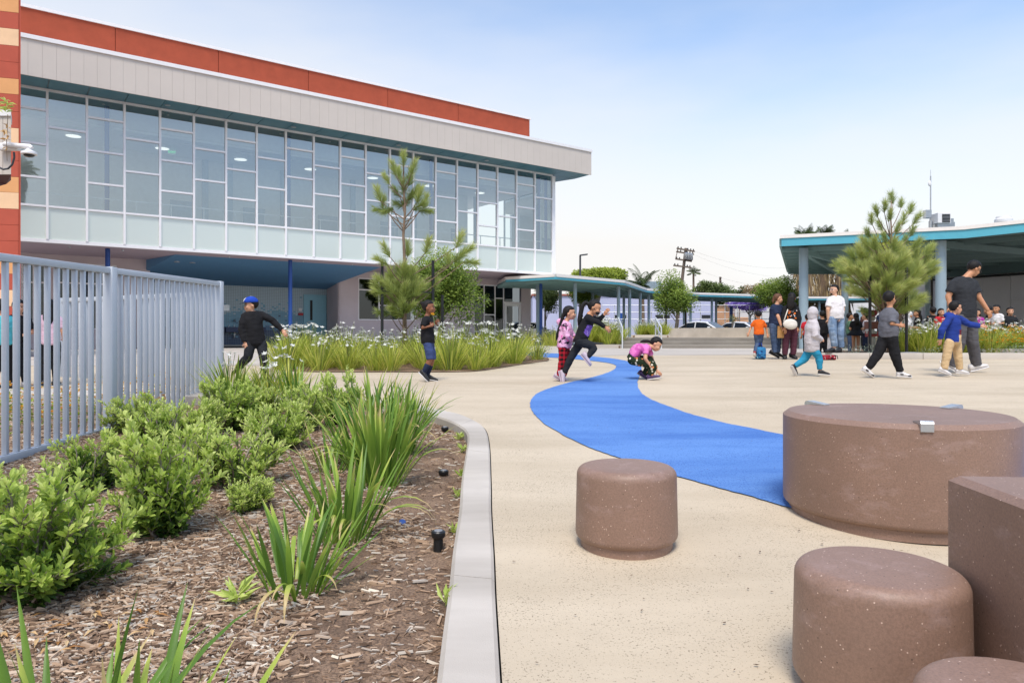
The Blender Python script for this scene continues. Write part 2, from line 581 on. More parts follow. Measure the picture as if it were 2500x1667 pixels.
# crumbs and bits of leaf blown over the paving
plain('debris_brown', '#54402f', 0.9, var=0.3, vscale=30)
rd = random.Random(12); mb = MB()
for i in range(300):
    y = 2.2 + 16 * rd.random() ** 1.5; x = rd.uniform(-0.35, 0.95) * y * 0.75
    if inside((x, y), bed_poly) or inside((x, y), [tuple(q) for q in ko] + [(-30, ko[-1][1]), (-30, -3)]): continue
    a = rd.uniform(0, 3.14); L = rd.uniform(0.003, 0.011); W = L * rd.uniform(0.2, 0.6); z = G(y) + 0.0095
    u = Vector((math.cos(a), math.sin(a), 0)); w = Vector((-u.y, u.x, 0)); c = Vector((x, y, z))
    mb.raw([c - u * L, c - w * W, c + u * L, c + w * W, c + Vector((0, 0, rd.uniform(0.001, 0.003)))], [(0, 1, 4), (1, 2, 4), (2, 3, 4), (3, 0, 4)])
tag(mb.build('debris', 'debris_brown', None, kind='stuff'), 'dark crumbs and leaf bits scattered over the paving', 'debris')
# ================================================================== the school building
plain('red_stucco', '#a04930', 0.9, var=0.10, vscale=2.5, bstr=0.4, bscale=180)
plain('white_metal', '#e6e4e4', 0.45, var=0.03)
plain('grey_panel', '#c8beb4', 0.5, var=0.03, vscale=0.8)
plain('mullion_white', '#efeef0', 0.4, var=0.03)
plain('soffit_teal', '#3c7180', 0.35, var=0.08, vscale=1.2)
plain('soffit_lavender', '#b5a6b2', 0.75, var=0.04)
plain('wall_lavender', '#cbbfc2', 0.85, var=0.05, vscale=1.6, bstr=0.2, bscale=140)
plain('soffit_blue', '#5b8bb4', 0.7, var=0.04)
plain('column_blue', '#1c478f', 0.4, var=0.05)
plain('door_blue', '#8fc3d4', 0.5, var=0.03)
plain('dark_glass_frame', '#3c4046', 0.4)
plain('int_wall', '#d8dcdc', 0.8, var=0.04)
plain('int_ceiling', '#e2e3e1', 0.85, var=0.03)
plain('int_floor', '#98a2a6', 0.6, var=0.06)
plain('int_door', '#8fa6b8', 0.6)
plain('rail_metal', '#cfd2d4', 0.4, metal=0.25)
plain('black_paint', '#17181a', 0.45, var=0.1)
plain('dark_room', '#20242a', 0.8)
plain('steel', '#b9bdc2', 0.3, metal=0.9)
plain('red_paint', '#b3222c', 0.5)
plain('fountain_navy', '#2a3a60', 0.4)
m, nt, b = new_mat('light_disc')
b.inputs['Base Color'].default_value = (1, 1, 0.96, 1)
b.inputs['Emission Color'].default_value = (1, 0.97, 0.88, 1); b.inputs['Emission Strength'].default_value = 0.45

def glass_mat(name, tint, refl=0.18, rough=0.02, opaque=0.0, body=(0.3, 0.4, 0.45)):
    m, nt, b = new_mat(name)
    out = nt.nodes['Material Output']
    tr = nt.nodes.new('ShaderNodeBsdfTransparent'); tr.inputs[0].default_value = (*tint, 1)
    gl = nt.nodes.new('ShaderNodeBsdfGlossy'); gl.inputs['Roughness'].default_value = rough
    gl.inputs['Color'].default_value = (0.90, 0.95, 0.96, 1)
    fr = nt.nodes.new('ShaderNodeFresnel'); fr.inputs['IOR'].default_value = 1.52
    f = mth(nt, 'MULTIPLY_ADD', fr.outputs[0], 0.9, refl)
    mx = nt.nodes.new('ShaderNodeMixShader')
    nt.links.new(f, mx.inputs[0])
    if opaque:
        b.inputs['Base Color'].default_value = (*body, 1); b.inputs['Roughness'].default_value = 0.5
        m2 = nt.nodes.new('ShaderNodeMixShader'); m2.inputs[0].default_value = opaque
        nt.links.new(tr.outputs[0], m2.inputs[1]); nt.links.new(b.outputs[0], m2.inputs[2])
        nt.links.new(m2.outputs[0], mx.inputs[1])
    else:
        nt.links.new(tr.outputs[0], mx.inputs[1])
    nt.links.new(gl.outputs[0], mx.inputs[2])
    nt.links.new(mx.outputs[0], out.inputs['Surface'])
    return m
glass_mat('glass_clear', (0.88, 0.95, 0.94), 0.24)
glass_mat('glass_dark', (0.25, 0.28, 0.30), 0.03)
glass_mat('glass_frosted', (0.5, 0.6, 0.6), 0.16, 0.12, 0.92, hexc('#c9d3cc'))

# small mosaic tiles: pale above, teal, then navy, the colours mingling where they meet
m, nt, b = new_mat('mosaic_tile')
tc = coords(nt, 'Object')
sx = nt.nodes.new('ShaderNodeSeparateXYZ'); nt.links.new(tc, sx.inputs[0])
TW, TH = 0.11, 0.075
u_ = mth(nt, 'DIVIDE', sx.outputs['X'], TW); v_ = mth(nt, 'DIVIDE', sx.outputs['Z'], TH)
fu = mth(nt, 'FLOOR', u_); fv = mth(nt, 'FLOOR', v_)
cmb = nt.nodes.new('ShaderNodeCombineXYZ'); nt.links.new(fu, cmb.inputs[0]); nt.links.new(fv, cmb.inputs[1])
wnz = nt.nodes.new('ShaderNodeTexWhiteNoise'); wnz.noise_dimensions = '2D'; nt.links.new(cmb.outputs[0], wnz.inputs['Vector'])
wv = mth(nt, 'POWER', wnz.outputs['Value'], 3.0)
wn2 = nt.nodes.new('ShaderNodeTexWhiteNoise'); wn2.noise_dimensions = '3D'; nt.links.new(cmb.outputs[0], wn2.inputs['Vector'])
hgt = mth(nt, 'MULTIPLY', fv, TH)
big = noise_tex(nt, cmb.outputs[0], 0.13, 2)
hgt = mth(nt, 'ADD', hgt, mth(nt, 'MULTIPLY_ADD', big, 0.7, -0.35))
sgn = mth(nt, 'MULTIPLY_ADD', wn2.outputs['Value'], 2.0, -1.0)
hgt = mth(nt, 'MULTIPLY_ADD', mth(nt, 'MULTIPLY', wv, sgn), 0.9, hgt)
tcol = ramp(nt, mth(nt, 'DIVIDE', hgt, 3.2), [(0.0, hexc('#2c4468')), (0.24, hexc('#3f6d92')), (0.27, hexc('#6ba0b8')), (0.50, hexc('#78abc0')), (0.53, hexc('#a9bfca')), (1.0, hexc('#b4c6cf'))], 'CONSTANT')
gu = mth(nt, 'FRACT', u_); gv = mth(nt, 'FRACT', v_)
grout = mth(nt, 'MAXIMUM', mth(nt, 'LESS_THAN', gu, 0.09), mth(nt, 'LESS_THAN', gv, 0.12))
nt.links.new(mixc(nt, grout, tcol, hexc('#6d7c88')), b.inputs['Base Color'])
b.inputs['Roughness'].default_value = 0.3

MS = 1.2                                            # mullion spacing
Y0 = 25.1
B0 = Vector((-0.6484 * Y0, Y0, 0))
UU = Vector((0.8092, 0.5876, 0)); NN = Vector((-0.5876, 0.8092, 0)); ZZ = Vector((0, 0, 1))
def F(t, d, z):
    """along the facade, inwards from it, up"""
    return B0 + UU * t + NN * d + ZZ * z
def onfac(px, py, d=0.0):
    ray = Vector(((px - CX) / FPX, 1, -(py - HZ) / FPX)); o = Vector((0, 0, EYE))
    k = ((B0 + NN * d) - o).dot(NN) / ray.dot(NN)
    q = o + ray * k - B0
    return q.dot(UU), q.z
def fbox(mb, t0, t1, d0, d1, z0, z1):
    return mb.box(F(t0, d0, z0), UU * (t1 - t0), NN * (d1 - d0), ZZ * (z1 - z0))

T_END = 19 * MS
T_L = -3.4
Z_GB = EYE + (HZ - 585.6) * Y0 / FPX                # bottom of the glass
Z_SILL = EYE + (HZ - 504.0) * Y0 / FPX
Z_TOP = EYE + (HZ - 217.6) * Y0 / FPX               # soffit of the eaves
OV = 1.2
Z_FT = Z_TOP + 1.22
Z_RED = EYE + (HZ - 29.0) * Y0 / FPX
GZ = 0.47

bld = thing('school_building', 'two storey school building with long glass upper floor and red parapet', 'building', F(10, 2, GZ))
P = bld
# roof band, parapet
T_RED = onfac(1294.6, 330)[0]
panels = [T_L, 2.3, 7.4, 11.9, 15.6, 18.7, T_RED]
jx = [282, 534, 754, 948, 1120]
panels = [T_L] + [onfac(x, 150)[0] for x in jx] + [T_RED]
for a, c in zip(panels[:-1], panels[1:]):
    fbox(MB(), a + 0.012, c - 0.012, 0.05, 0.4, Z_FT - 0.3, Z_RED).build('parapet_panel', 'red_stucco', P)
fbox(MB(), T_L, T_RED - 0.02, 0.09, 0.38, Z_FT - 0.3, Z_RED - 0.02).build('parapet_core', 'red_stucco', P)
fbox(MB(), T_L, T_RED + 0.06, 0.0, 0.5, Z_RED, Z_RED + 0.11).build('parapet_coping', 'white_metal', P)
fbox(MB(), T_RED - 0.35, T_RED - 0.002, 0.42, 14.0, Z_FT - 0.3, Z_RED - 0.003).build('parapet_return', 'red_stucco', P)
T_FE = onfac(1443.8, 400, -OV)[0]
tt = T_L; k = 0
pw = 0.40
while tt < T_FE - 0.05:
    te = min(tt + pw, T_FE)
    fbox(MB(), tt + 0.0022, te - 0.0022, -OV, -OV + 0.05, Z_TOP, Z_FT).build('fascia_panel', 'grey_panel', P)
    tt = te
fbox(MB(), T_L, T_FE - 0.01, -OV + 0.02, 0.0, Z_TOP + 0.06, Z_FT - 0.01).build('eaves_box', 'grey_panel', P)
fbox(MB(), T_L, T_FE + 0.04, -OV - 0.05, 0.02, Z_FT, Z_FT + 0.14).build('eaves_coping', 'white_metal', P)
# the eaves run on past the corner
ep = at(1443.8, 428.6, 1); e2 = onfac(1357, 443.5, 0.0)
E0 = F(T_FE, -OV, 0); E1 = F(T_FE - 2.0, 7.0, 0)
mb = MB()
def quadz(mb, pts, z0, z1):
    return mb.prism([(p.x, p.y) for p in pts], z0, z1)
quadz(mb, [F(T_END - 1.0, 0.0, 0), F(T_FE - 0.02, -OV + 0.051, 0), E1, F(T_END - 1.0, 7, 0)], Z_TOP + 0.061, Z_FT - 0.012)
mb.build('eaves_end', 'grey_panel', P)
quadz(MB(), [F(T_END - 1.0, 0.021, 0), F(T_FE + 0.04, 0.021, 0), E1 + UU * 0.05, F(T_END - 1.0, 7, 0)], Z_FT, Z_FT + 0.138).build('eaves_coping', 'white_metal', P)
# teal soffit in panels, one per bay
for k in range(-3, 23):
    a, c = k * MS, (k + 1) * MS
    c = min(c, T_FE - 0.05)
    if a < T_L: a = T_L
    if c <= a: continue
    fbox(MB(), a + 0.012, c - 0.012, -OV + 0.053, 0.10, Z_TOP + 0.012, Z_TOP + 0.05).build('soffit_panel', 'soffit_teal', P)
quadz(MB(), [F(T_END + 0.02, 0.12, 0), F(T_FE - 0.06, 0.12, 0), E1 - UU * 0.1, F(T_END + 0.02, 7, 0)], Z_TOP + 0.014, Z_TOP + 0.05).build('soffit_panel', 'soffit_teal', P)
for px, py in ((409, 256), (717, 310), (973, 355), (1188, 392)):
    t, z = onfac(px, py, -0.55)
    MB().lathe(F(t, -0.55, Z_TOP - 0.015), [(0.10, 0.0), (0.10, 0.02)], 16).build('soffit_light', 'steel', P)

# curtain wall
fbox(MB(), T_L, T_END + 0.14, -0.02, 0.16, Z_GB - 0.10, Z_GB + 0.02).build('bottom_beam', 'mullion_white', P)
fbox(MB(), T_L, T_END + 0.02, 0.0, 0.12, Z_TOP - 0.07, Z_TOP + 0.008).build('head_beam', 'mullion_white', P)
MWD = 0.075
bays = list(range(-3, 19))
for k in range(-2, 20):
    w = MWD if k < 19 else 0.2
    t0 = k * MS - MWD / 2
    fbox(MB(), t0, t0 + w, -0.04, 0.12, Z_GB + 0.022, Z_TOP - 0.072).build('mullion', 'mullion_white', P)
HH = (Z_TOP - 0.07) - Z_SILL
for k in bays:
    a, c = k * MS + MWD / 2, (k + 1) * MS - MWD / 2
    fr = [0.31, 0.612] if k % 2 == 0 else [0.17, 0.467, 0.756]
    zs = [Z_TOP - 0.07] + [Z_TOP - 0.07 - HH * q for q in fr] + [Z_SILL]
    for j, z in enumerate(zs[1:]):
        fbox(MB(), a + 0.001, c - 0.001, -0.035, 0.11, z - 0.035, z + 0.035).build('transom', 'mullion_white', P)
    for z1, z0 in zip(zs[:-1], zs[1:]):
        mb = MB(); z0_ = z0 + (0.034); z1_ = z1 - (0.034 if z1 < Z_TOP - 0.08 else 0.0)
        mb.poly([F(a, 0.03, z0_), F(c, 0.03, z0_), F(c, 0.03, z1_), F(a, 0.03, z1_)])
        mb.build('pane', 'glass_clear', P)
    mb = MB(); mb.poly([F(a, 0.03, Z_GB + 0.02), F(c, 0.03, Z_GB + 0.02), F(c, 0.03, Z_SILL - 0.034), F(a, 0.03, Z_SILL - 0.034)])
    mb.build('frosted_pane', 'glass_frosted', P)
# glazed return at the far end
for j in range(3):
    a = 0.2 + j * 1.45
    mb = MB(); mb.poly([F(T_END + 0.05, a, Z_GB), F(T_END + 0.05, a + 1.4, Z_GB), F(T_END + 0.05, a + 1.4, Z_TOP), F(T_END + 0.05, a, Z_TOP)]); mb.build('pane', 'glass_clear', P)
    fbox(MB(), T_END + 0.0, T_END + 0.1, a + 1.4, a + 1.45, Z_GB, Z_TOP).build('mullion', 'mullion_white', P)
# inside the upper floor: slab, corridor wall with doors, ceiling with lamps, rail, columns
ID = 4.4
fbox(MB(), T_L, T_END, 0.17, 8.0, Z_GB - 0.05, Z_GB + 0.30).build('floor_slab', 'int_floor', P)
fbox(MB(), T_L, T_END - 2.6, ID, ID + 0.15, Z_GB + 0.3, Z_TOP).build('corridor_wall', 'int_wall', P)
ZC = Z_TOP - 0.75
fbox(MB(), T_L, T_END - 0.2, 1.3, 8.0, ZC, ZC + 0.1).build('corridor_ceiling', 'int_ceiling', P)
fbox(MB(), T_L, T_END - 0.2, 1.25, 1.4, ZC + 0.1, Z_TOP).build('ceiling_upstand', 'int_ceiling', P)
fbox(MB(), T_L, T_END, 0.13, 8.0, Z_TOP - 0.001, Z_TOP + 0.1).build('roof_slab', 'soffit_teal', P)
for k in range(0, 7):
    t = 1.0 + k * 3.15
    lo = MB().lathe(F(t, 2.7, ZC - 0.13), [(0.28, 0.0), (0.29, 0.02), (0.29, 0.128)], 24).build('ceiling_lamp', 'int_wall', P, smooth=40)
    MB().lathe(F(t, 2.7, ZC - 0.136), [(0.265, 0.0), (0.265, 0.004)], 24).build('lamp_diffuser', 'light_disc', lo)
for px in (445, 800, 950, 1120, 620):
    t, _ = onfac(px, 500, ID)
    fbox(MB(), t - 0.5, t + 0.5, ID - 0.05, ID - 0.003, Z_GB + 0.3, Z_GB + 2.6).build('corridor_door', 'int_door', P)
mb = MB(); fbox(mb, T_L, T_END - 0.3, 0.42, 0.46, Z_SILL + 0.52, Z_SILL + 0.56)
for k in range(-3, 19):
    t = k * MS + 0.45
    fbox(mb, t, t + 0.03, 0.425, 0.455, Z_GB + 0.3, Z_SILL + 0.52)
mb.build('guard_rail', 'rail_metal', P)
for px, w in ((262.8, 0.17), (708.6, 0.17), (1057, 0.17), (1320.6, 0.17)):
    t, _ = onfac(px, 640, 0.75)
    MB().lathe(F(t, 0.75, GZ - 0.05), [(w / 2, 0), (w / 2, Z_GB - 0.05 - GZ)], 20).build('column', 'column_blue', P, smooth=40) if px != 1057 else None
    MB().lathe(F(t, 0.95, Z_GB + 0.3), [(w / 2, 0), (w / 2, Z_TOP - Z_GB - 0.3)], 20).build('upper_column', 'column_blue', P, smooth=40)

# ground floor: lavender soffit, set back walls, blue recess with mosaic wall
D1, D2 = 4.4, 6.5
ta, _ = onfac(357, 640, D1); tb, _ = onfac(825, 700, D1)
tq, _ = onfac(428.6, 620, 1.5); tr_, _ = onfac(930, 648, 1.5)
fbox(MB(), T_L, T_END + 0.1, 0.171, 1.5, Z_GB - 0.08, Z_GB - 0.052).build('lower_soffit', 'soffit_lavender', P)
zs_ = Z_GB - 0.08
mb = MB(); mb.prism([tuple(F(T_L, 1.5, 0))[:2], tuple(F(tq, 1.5, 0))[:2], tuple(F(ta, D1, 0))[:2], tuple(F(T_L, D1, 0))[:2]], zs_, zs_ + 0.028); mb.build('lower_soffit', 'soffit_lavender', P)
mb = MB(); mb.prism([tuple(F(tr_, 1.5, 0))[:2], tuple(F(T_END + 0.1, 1.5, 0))[:2], tuple(F(T_END + 0.1, D1 + 0.2, 0))[:2], tuple(F(tb, D1, 0))[:2]], zs_, zs_ + 0.028); mb.build('lower_soffit', 'soffit_lavender', P)
_, zt = onfac(540, 696, D2)
tl2, _ = onfac(330, 700, D2); tr2, _ = onfac(798, 700, D2)
mb = MB(); mb.poly([F(tq, 1.5, zs_), F(ta, D1, zs_ - 0.45), F(tl2, D2, zt), F(tr2, D2, zt), F(tb, D1, zs_ - 0.62), F(tr_, 1.5, zs_)][::-1]); mb.build('recess_soffit', 'soffit_blue', P)
mb = MB(); mb.poly([F(tq, 1.5, zs_), F(ta, D1, zs_), F(ta, D1, zs_ - 0.45)]); mb.build('recess_soffit_side', 'soffit_blue', P)
mb = MB(); mb.poly([F(tr_, 1.5, zs_), F(tb, D1, zs_), F(tb, D1, zs_ - 0.62)]); mb.build('recess_soffit_side', 'soffit_blue', P)
def recess_z(t, d):
    return zs_ + (zt - zs_) * (d - 1.5) / (D2 - 1.5)
for px, py in ((470, 636), (590, 643), (432, 656), (548, 662), (727, 650), (681, 668), (854, 657), (807, 675)):
    d = 2.6 if py < 658 else 4.0
    t, z = onfac(px, py, d)
    MB().lathe(F(t, d, recess_z(t, d) - 0.03), [(0.12, 0.0), (0.12, 0.06)], 16).build('recess_light', 'steel', P)
for px in (170, 300, 560, 740, 860):
    t, _ = onfac(px, 612, 1.0)
    MB().lathe(F(t, 1.0, zs_ - 0.05), [(0.03, 0.0), (0.05, 0.045)], 10).build('sprinkler_head', 'steel', P)
# keep this wall's own coordinates so that the tiles run along it
tw = MB(); tw.box((0, 0, 0), (tr2 - tl2 + 0.1, 0, 0), (0, 0.2, 0), (0, 0, zt - GZ + 0.1))
ow = link('mosaic_wall', tw.mesh('mosaic_wall', 'mosaic_tile'), P)
ow.matrix_basis = Matrix.Translation(F(tl2, D2, GZ)) @ Matrix.Rotation(math.atan2(UU.y, UU.x), 4, 'Z')
fbox(MB(), ta, ta + 0.15, D1, D2, GZ, zs_).build('recess_side_wall', 'wall_lavender', P)
mb = MB(); mb.prism([tuple(F(tb, D1, 0))[:2], tuple(F(tb + 0.15, D1, 0))[:2], tuple(F(tr2 + 0.15, D2, 0))[:2], tuple(F(tr2, D2, 0))[:2]], GZ, zs_); mb.build('recess_side_wall', 'wall_lavender', P)
# lavender walls with openings
def opening_wall(t0, t1, d, z0, z1, holes, name='ground_floor_wall', th=0.2):
    """a wall in lengths around window holes (tl, tr, zb, zt), each length one piece"""
    ts = sorted(holes); cur = t0
    for (a, c, zb, zt_) in ts:
        if a > cur: fbox(MB(), cur, a, d, d + th, z0, z1).build(name, 'wall_lavender', P)
        if zb > z0: fbox(MB(), a, c, d, d + th, z0, zb).build(name, 'wall_lavender', P)
        if zt_ < z1: fbox(MB(), a, c, d, d + th, zt_, z1).build(name, 'wall_lavender', P)
        cur = c
    if cur < t1: fbox(MB(), cur, t1, d, d + th, z0, z1).build(name, 'wall_lavender', P)
def window(t0, t1, z0, z1, d, cols, rows, name='window', door=None):
    w = thing('window', '', '') if False else None
    fr = MB(); q = 0.05
    fbox(fr, t0, t0 + q, d + 0.02, d + 0.12, z0, z1); fbox(fr, t1 - q, t1, d + 0.02, d + 0.12, z0, z1)
    fbox(fr, t0 + q, t1 - q, d + 0.02, d + 0.12, z0, z0 + q); fbox(fr, t0 + q, t1 - q, d + 0.02, d + 0.12, z1 - q, z1)
    fo = fr.build('window_frame', 'mullion_white', P)
    tsl = [t0 + q] + [t0 + (t1 - t0) * c for c in cols] + [t1 - q]
    for a in cols:
        t = t0 + (t1 - t0) * a
        fbox(MB(), t - 0.03, t + 0.03, d + 0.021, d + 0.119, z0 + q, z1 - q).build('window_mullion', 'mullion_white', fo)
    for i in range(len(tsl) - 1):
        a, c = tsl[i] + 0.03 * (i > 0), tsl[i + 1] - 0.03 * (i < len(tsl) - 2)
        rr = rows[i % len(rows)]
        zz = [z0 + q] + [z0 + (z1 - z0) * r_ for r_ in rr] + [z1 - q]
        for r_ in zz[1:-1]:
            fbox(MB(), a, c, d + 0.022, d + 0.118, r_ - 0.03, r_ + 0.03).build('window_transom', 'mullion_white', fo)
        for j in range(len(zz) - 1):
            mb = MB(); lo = zz[j] + 0.03 * (j > 0); hi = zz[j + 1] - 0.03 * (j < len(zz) - 2)
            mb.poly([F(a, d + 0.07, lo), F(c, d + 0.07, lo), F(c, d + 0.07, hi), F(a, d + 0.07, hi)])
            mb.build('window_pane', 'glass_dark', fo)
    fbox(MB(), t0, t1, d + 0.9, d + 0.95, z0, z1).build('dark_interior', 'dark_room', fo)
    mb = MB()
    fbox(mb, t0 + 0.02, t1 - 0.02, d + 0.16, d + 0.165, z1 - 0.55 * (z1 - z0) if door is None else z1 - 0.15, z1)
    nz = int((z1 - z0) / 0.09)
    return fo
t1_, zb_ = onfac(875, 780, D1); t2_, zt_ = onfac(967, 680, D1)
_, zb_ = onfac(875, 781, D1); _, zt_ = onfac(875, 678, D1)
t3_, _ = onfac(1157, 800, D1); t4_, _ = onfac(1273, 800, D1); _, zt3 = onfac(1157, 693, D1)
tend, _ = onfac(1296, 800, D1)
opening_wall(tb, tend, D1, GZ, zs_, [(t1_, t2_ + 1.2, zb_, zt_), (t3_, t4_, GZ, zt3)])
window(t1_, t2_ + 1.2, zb_, zt_, D1, [0.35, 0.68], [[0.72], [0.36]])
window(t3_, t4_ - 1.25, GZ + 0.02, zt3, D1, [0.34, 0.70], [[0.22, 0.78], [0.5], [0.22, 0.78]])
# storefront door
dz = GZ + (zt3 - GZ) * 0.70
fbox(MB(), t4_ - 1.249, t4_, D1 + 0.02, D1 + 0.12, dz, dz + 0.1).build('door_head', 'mullion_white', P)
mb = MB(); mb.poly([F(t4_ - 1.2, D1 + 0.07, dz + 0.1), F(t4_, D1 + 0.07, dz + 0.1), F(t4_, D1 + 0.07, zt3), F(t4_ - 1.2, D1 + 0.07, zt3)]); mb.build('window_pane', 'glass_dark', P)
dr = MB()
fbox(dr, t4_ - 1.2, t4_ - 1.06, D1 + 0.03, D1 + 0.09, GZ, dz); fbox(dr, t4_ - 0.16, t4_ - 0.02, D1 + 0.03, D1 + 0.09, GZ, dz)
fbox(dr, t4_ - 1.06, t4_ - 0.16, D1 + 0.03, D1 + 0.09, GZ, GZ + 0.25); fbox(dr, t4_ - 1.06, t4_ - 0.16, D1 + 0.03, D1 + 0.09, dz - 0.15, dz)
do = dr.build('entrance_door', 'mullion_white', P)
mb = MB(); mb.poly([F(t4_ - 1.06, D1 + 0.06, GZ + 0.25), F(t4_ - 0.16, D1 + 0.06, GZ + 0.25), F(t4_ - 0.16, D1 + 0.06, dz - 0.15), F(t4_ - 1.06, D1 + 0.06, dz - 0.15)]); mb.build('door_pane', 'glass_dark', do)
fbox(MB(), t4_ - 1.13, t4_ - 1.10, D1 - 0.05, D1 - 0.02, GZ + 0.9, GZ + 1.25).build('door_handle', 'steel', do)
fbox(MB(), t4_ - 1.25, t4_, D1 + 0.9, D1 + 0.95, GZ, zt3).build('dark_interior', 'dark_room', P)
# left lavender wall (behind the fence) with dark window
tw0, _ = onfac(52, 640, D1)
wl0, zwt = onfac(118, 655, D1); wl1, _ = onfac(245, 655, D1); 
opening_wall(T_L - 2, ta, D1, GZ, zs_, [(onfac(52, 640, D1)[0], onfac(112, 640, D1)[0], GZ + 0.8, onfac(80, 640, D1)[1]), (onfac(140, 640, D1)[0], onfac(285, 640, D1)[0], GZ + 0.8, onfac(285, 648, D1)[1])])
window(onfac(52, 640, D1)[0], onfac(112, 640, D1)[0], GZ + 0.8, onfac(80, 640, D1)[1], D1, [0.5], [[0.7]])
window(onfac(140, 640, D1)[0], onfac(285, 640, D1)[0], GZ + 0.8, onfac(285, 648, D1)[1], D1, [0.33, 0.66], [[0.7]])
# blue door in the mosaic wall
tda, zda = onfac(744, 722, D2); tdb, _ = onfac(792, 722, D2)
dd = D2 - 0.05
fbox(MB(), tda, tdb, dd, dd + 0.045, GZ, zda).build('recess_door', 'door_blue', P)
dob = bpy.data.objects['recess_door']
fbox(MB(), tda - 0.07, tda, dd - 0.02, dd + 0.048, GZ, zda + 0.07).build('door_frame', 'door_blue', dob)
fbox(MB(), tdb, tdb + 0.07, dd - 0.02, dd + 0.048, GZ, zda + 0.07).build('door_frame', 'door_blue', dob)
fbox(MB(), tda, tdb, dd - 0.02, dd + 0.048, zda + 0.003, zda + 0.07).build('door_frame', 'door_blue', dob)
t5, z5 = onfac(756, 733, D2); t6, z6 = onfac(762, 782, D2)
fbox(MB(), t5, t6, dd - 0.008, dd - 0.002, z6, z5).build('door_light', 'black_paint', dob)
t5, z5 = onfac(749, 786, D2)
fbox(MB(), t5, t5 + 0.14, dd - 0.07, dd - 0.03, z5 - 0.02, z5 + 0.02).build('door_lever', 'steel', dob)
t5, z5 = onfac(728, 764, D2); t6, z6 = onfac(738, 770, D2)
fbox(MB(), t5, t6 + 0.02, D2 - 0.08, D2 - 0.002, z6, z5 + 0.0).build('alarm_box', 'red_paint', P)
t5, z5 = onfac(728, 757, D2)
fbox(MB(), t5, t5 + 0.18, D2 - 0.06, D2 - 0.002, z5 - 0.05, z5 + 0.10).build('alarm_horn', 'white_metal', P)
t5, z5 = onfac(544, 744, D2); t6, z6 = onfac(560, 759, D2)
fbox(MB(), t5, t6, D2 - 0.03, D2 - 0.002, z6, z5).build('steel_plate', 'steel', P)
# kerb strip at the foot of the mosaic wall, and the blue mat in front of it
fbox(MB(), tl2, tda - 0.1, D2 - 0.08, D2 - 0.001, GZ, GZ + 0.1).build('wall_base', 'concrete', P)
# trough sink with taps
for px in (520, 570, 620):
    t, _ = onfac(px, 790, D2)
    fn = thing('drinking_fountain', {520: 'navy wall fountain half hidden by the fence end, by the mosaic wall', 570: 'navy wall fountain behind the boy in the blue cap', 620: 'navy wall fountain nearest the blue column on the mosaic wall'}[px], 'fountain', F(t, D2 - 0.2, GZ + 0.4), group='fountains on the mosaic wall')
    mb = MB(); fbox(mb, t - 0.45, t + 0.45, D2 - 0.42, D2 - 0.003, GZ + 0.72, GZ + 0.95); mb.build('basin', 'fountain_navy', fn)
    mb = MB(); mb.tube([F(t, D2 - 0.05, GZ + 1.25), F(t, D2 - 0.18, GZ + 1.32), F(t + 0.02, D2 - 0.26, GZ + 1.2)], 0.035, 8); mb.build('spout', 'steel', fn, smooth=True)
    for q in (-0.25, 0.0, 0.25):
        mb = MB(); mb.tube([F(t + q, D2 - 0.1, GZ + 0.95), F(t + q, D2 - 0.1, GZ + 1.02), F(t + q, D2 - 0.22, GZ + 1.03)], 0.015, 6); mb.build('tap', 'steel', fn, smooth=True)
    mb = MB(); mb.tube([F(t, D2 - 0.2, GZ + 0.72), F(t, D2 - 0.2, GZ + 0.5), F(t, D2 - 0.03, GZ + 0.42)], 0.03, 8); mb.build('drain_pipe', 'white_metal', fn, smooth=True)
q = [F(tl2 - 1, D1 - 1.2, 0), F(tdb + 0.5, D1 - 1.2, 0), F(tdb + 0.5, D2, 0), F(tl2 - 1, D2, 0)]
sheet('blue_mat', [(p_.x, p_.y) for p_ in q], 0.004, 'blue_paving', kind='structure')
# back of the building, so that no light leaks in
fbox(MB(), T_L, T_END + 0.0, 8.0, 8.2, GZ, Z_FT - 0.02).build('rear_wall', 'wall_lavender', P) if False else None
fbox(MB(), T_L - 2, tb + 6, 8.0, 8.2, GZ, Z_GB - 0.06).build('rear_wall', 'wall_lavender', P)
fbox(MB(), T_L, T_END - 3, 8.0, 8.2, Z_GB + 0.3, Z_TOP).build('rear_wall', 'int_wall', P)

# green exit sign and door frames in the corridor
t, z = onfac(420, 372, 3.2)
ex_ = fbox(MB(), t - 0.16, t + 0.16, 3.2, 3.24, z - 0.1, z + 0.1).build('exit_sign', 'white_metal', P)
m, nt, b = new_mat('exit_green'); b.inputs['Base Color'].default_value = (0.05, 0.5, 0.15, 1); b.inputs['Emission Color'].default_value = (0.05, 0.6, 0.2, 1); b.inputs['Emission Strength'].default_value = 0.5
fc = bpy.data.curves.new('exit_text', 'FONT'); fc.body = 'EXIT'; fc.size = 0.15; fc.align_x = 'CENTER'; fc.align_y = 'CENTER'; fc.extrude = 0.002
to = bpy.data.objects.new('exit_text', fc); col.objects.link(to)
me = bpy.data.meshes.new_from_object(to.evaluated_get(bpy.context.evaluated_depsgraph_get())); bpy.data.objects.remove(to)
me.materials.append(MATS['exit_green'])
o = link('exit_letters', me, ex_)
o.matrix_basis = Matrix.Translation(F(t, 3.195, z)) @ Matrix((( UU.x, 0, -NN.x, 0), (UU.y, 0, -NN.y, 0), (0, 1, 0, 0), (0, 0, 0, 1)))
for px in (500, 560, 690, 860, 1010, 1060, 1160):
    t, _ = onfac(px, 480, ID)
    fbox(MB(), t - 0.12, t + 0.12, ID - 0.14, ID - 0.002, Z_GB + 0.3, ZC - 0.002).build('wall_pilaster', 'int_door', P)
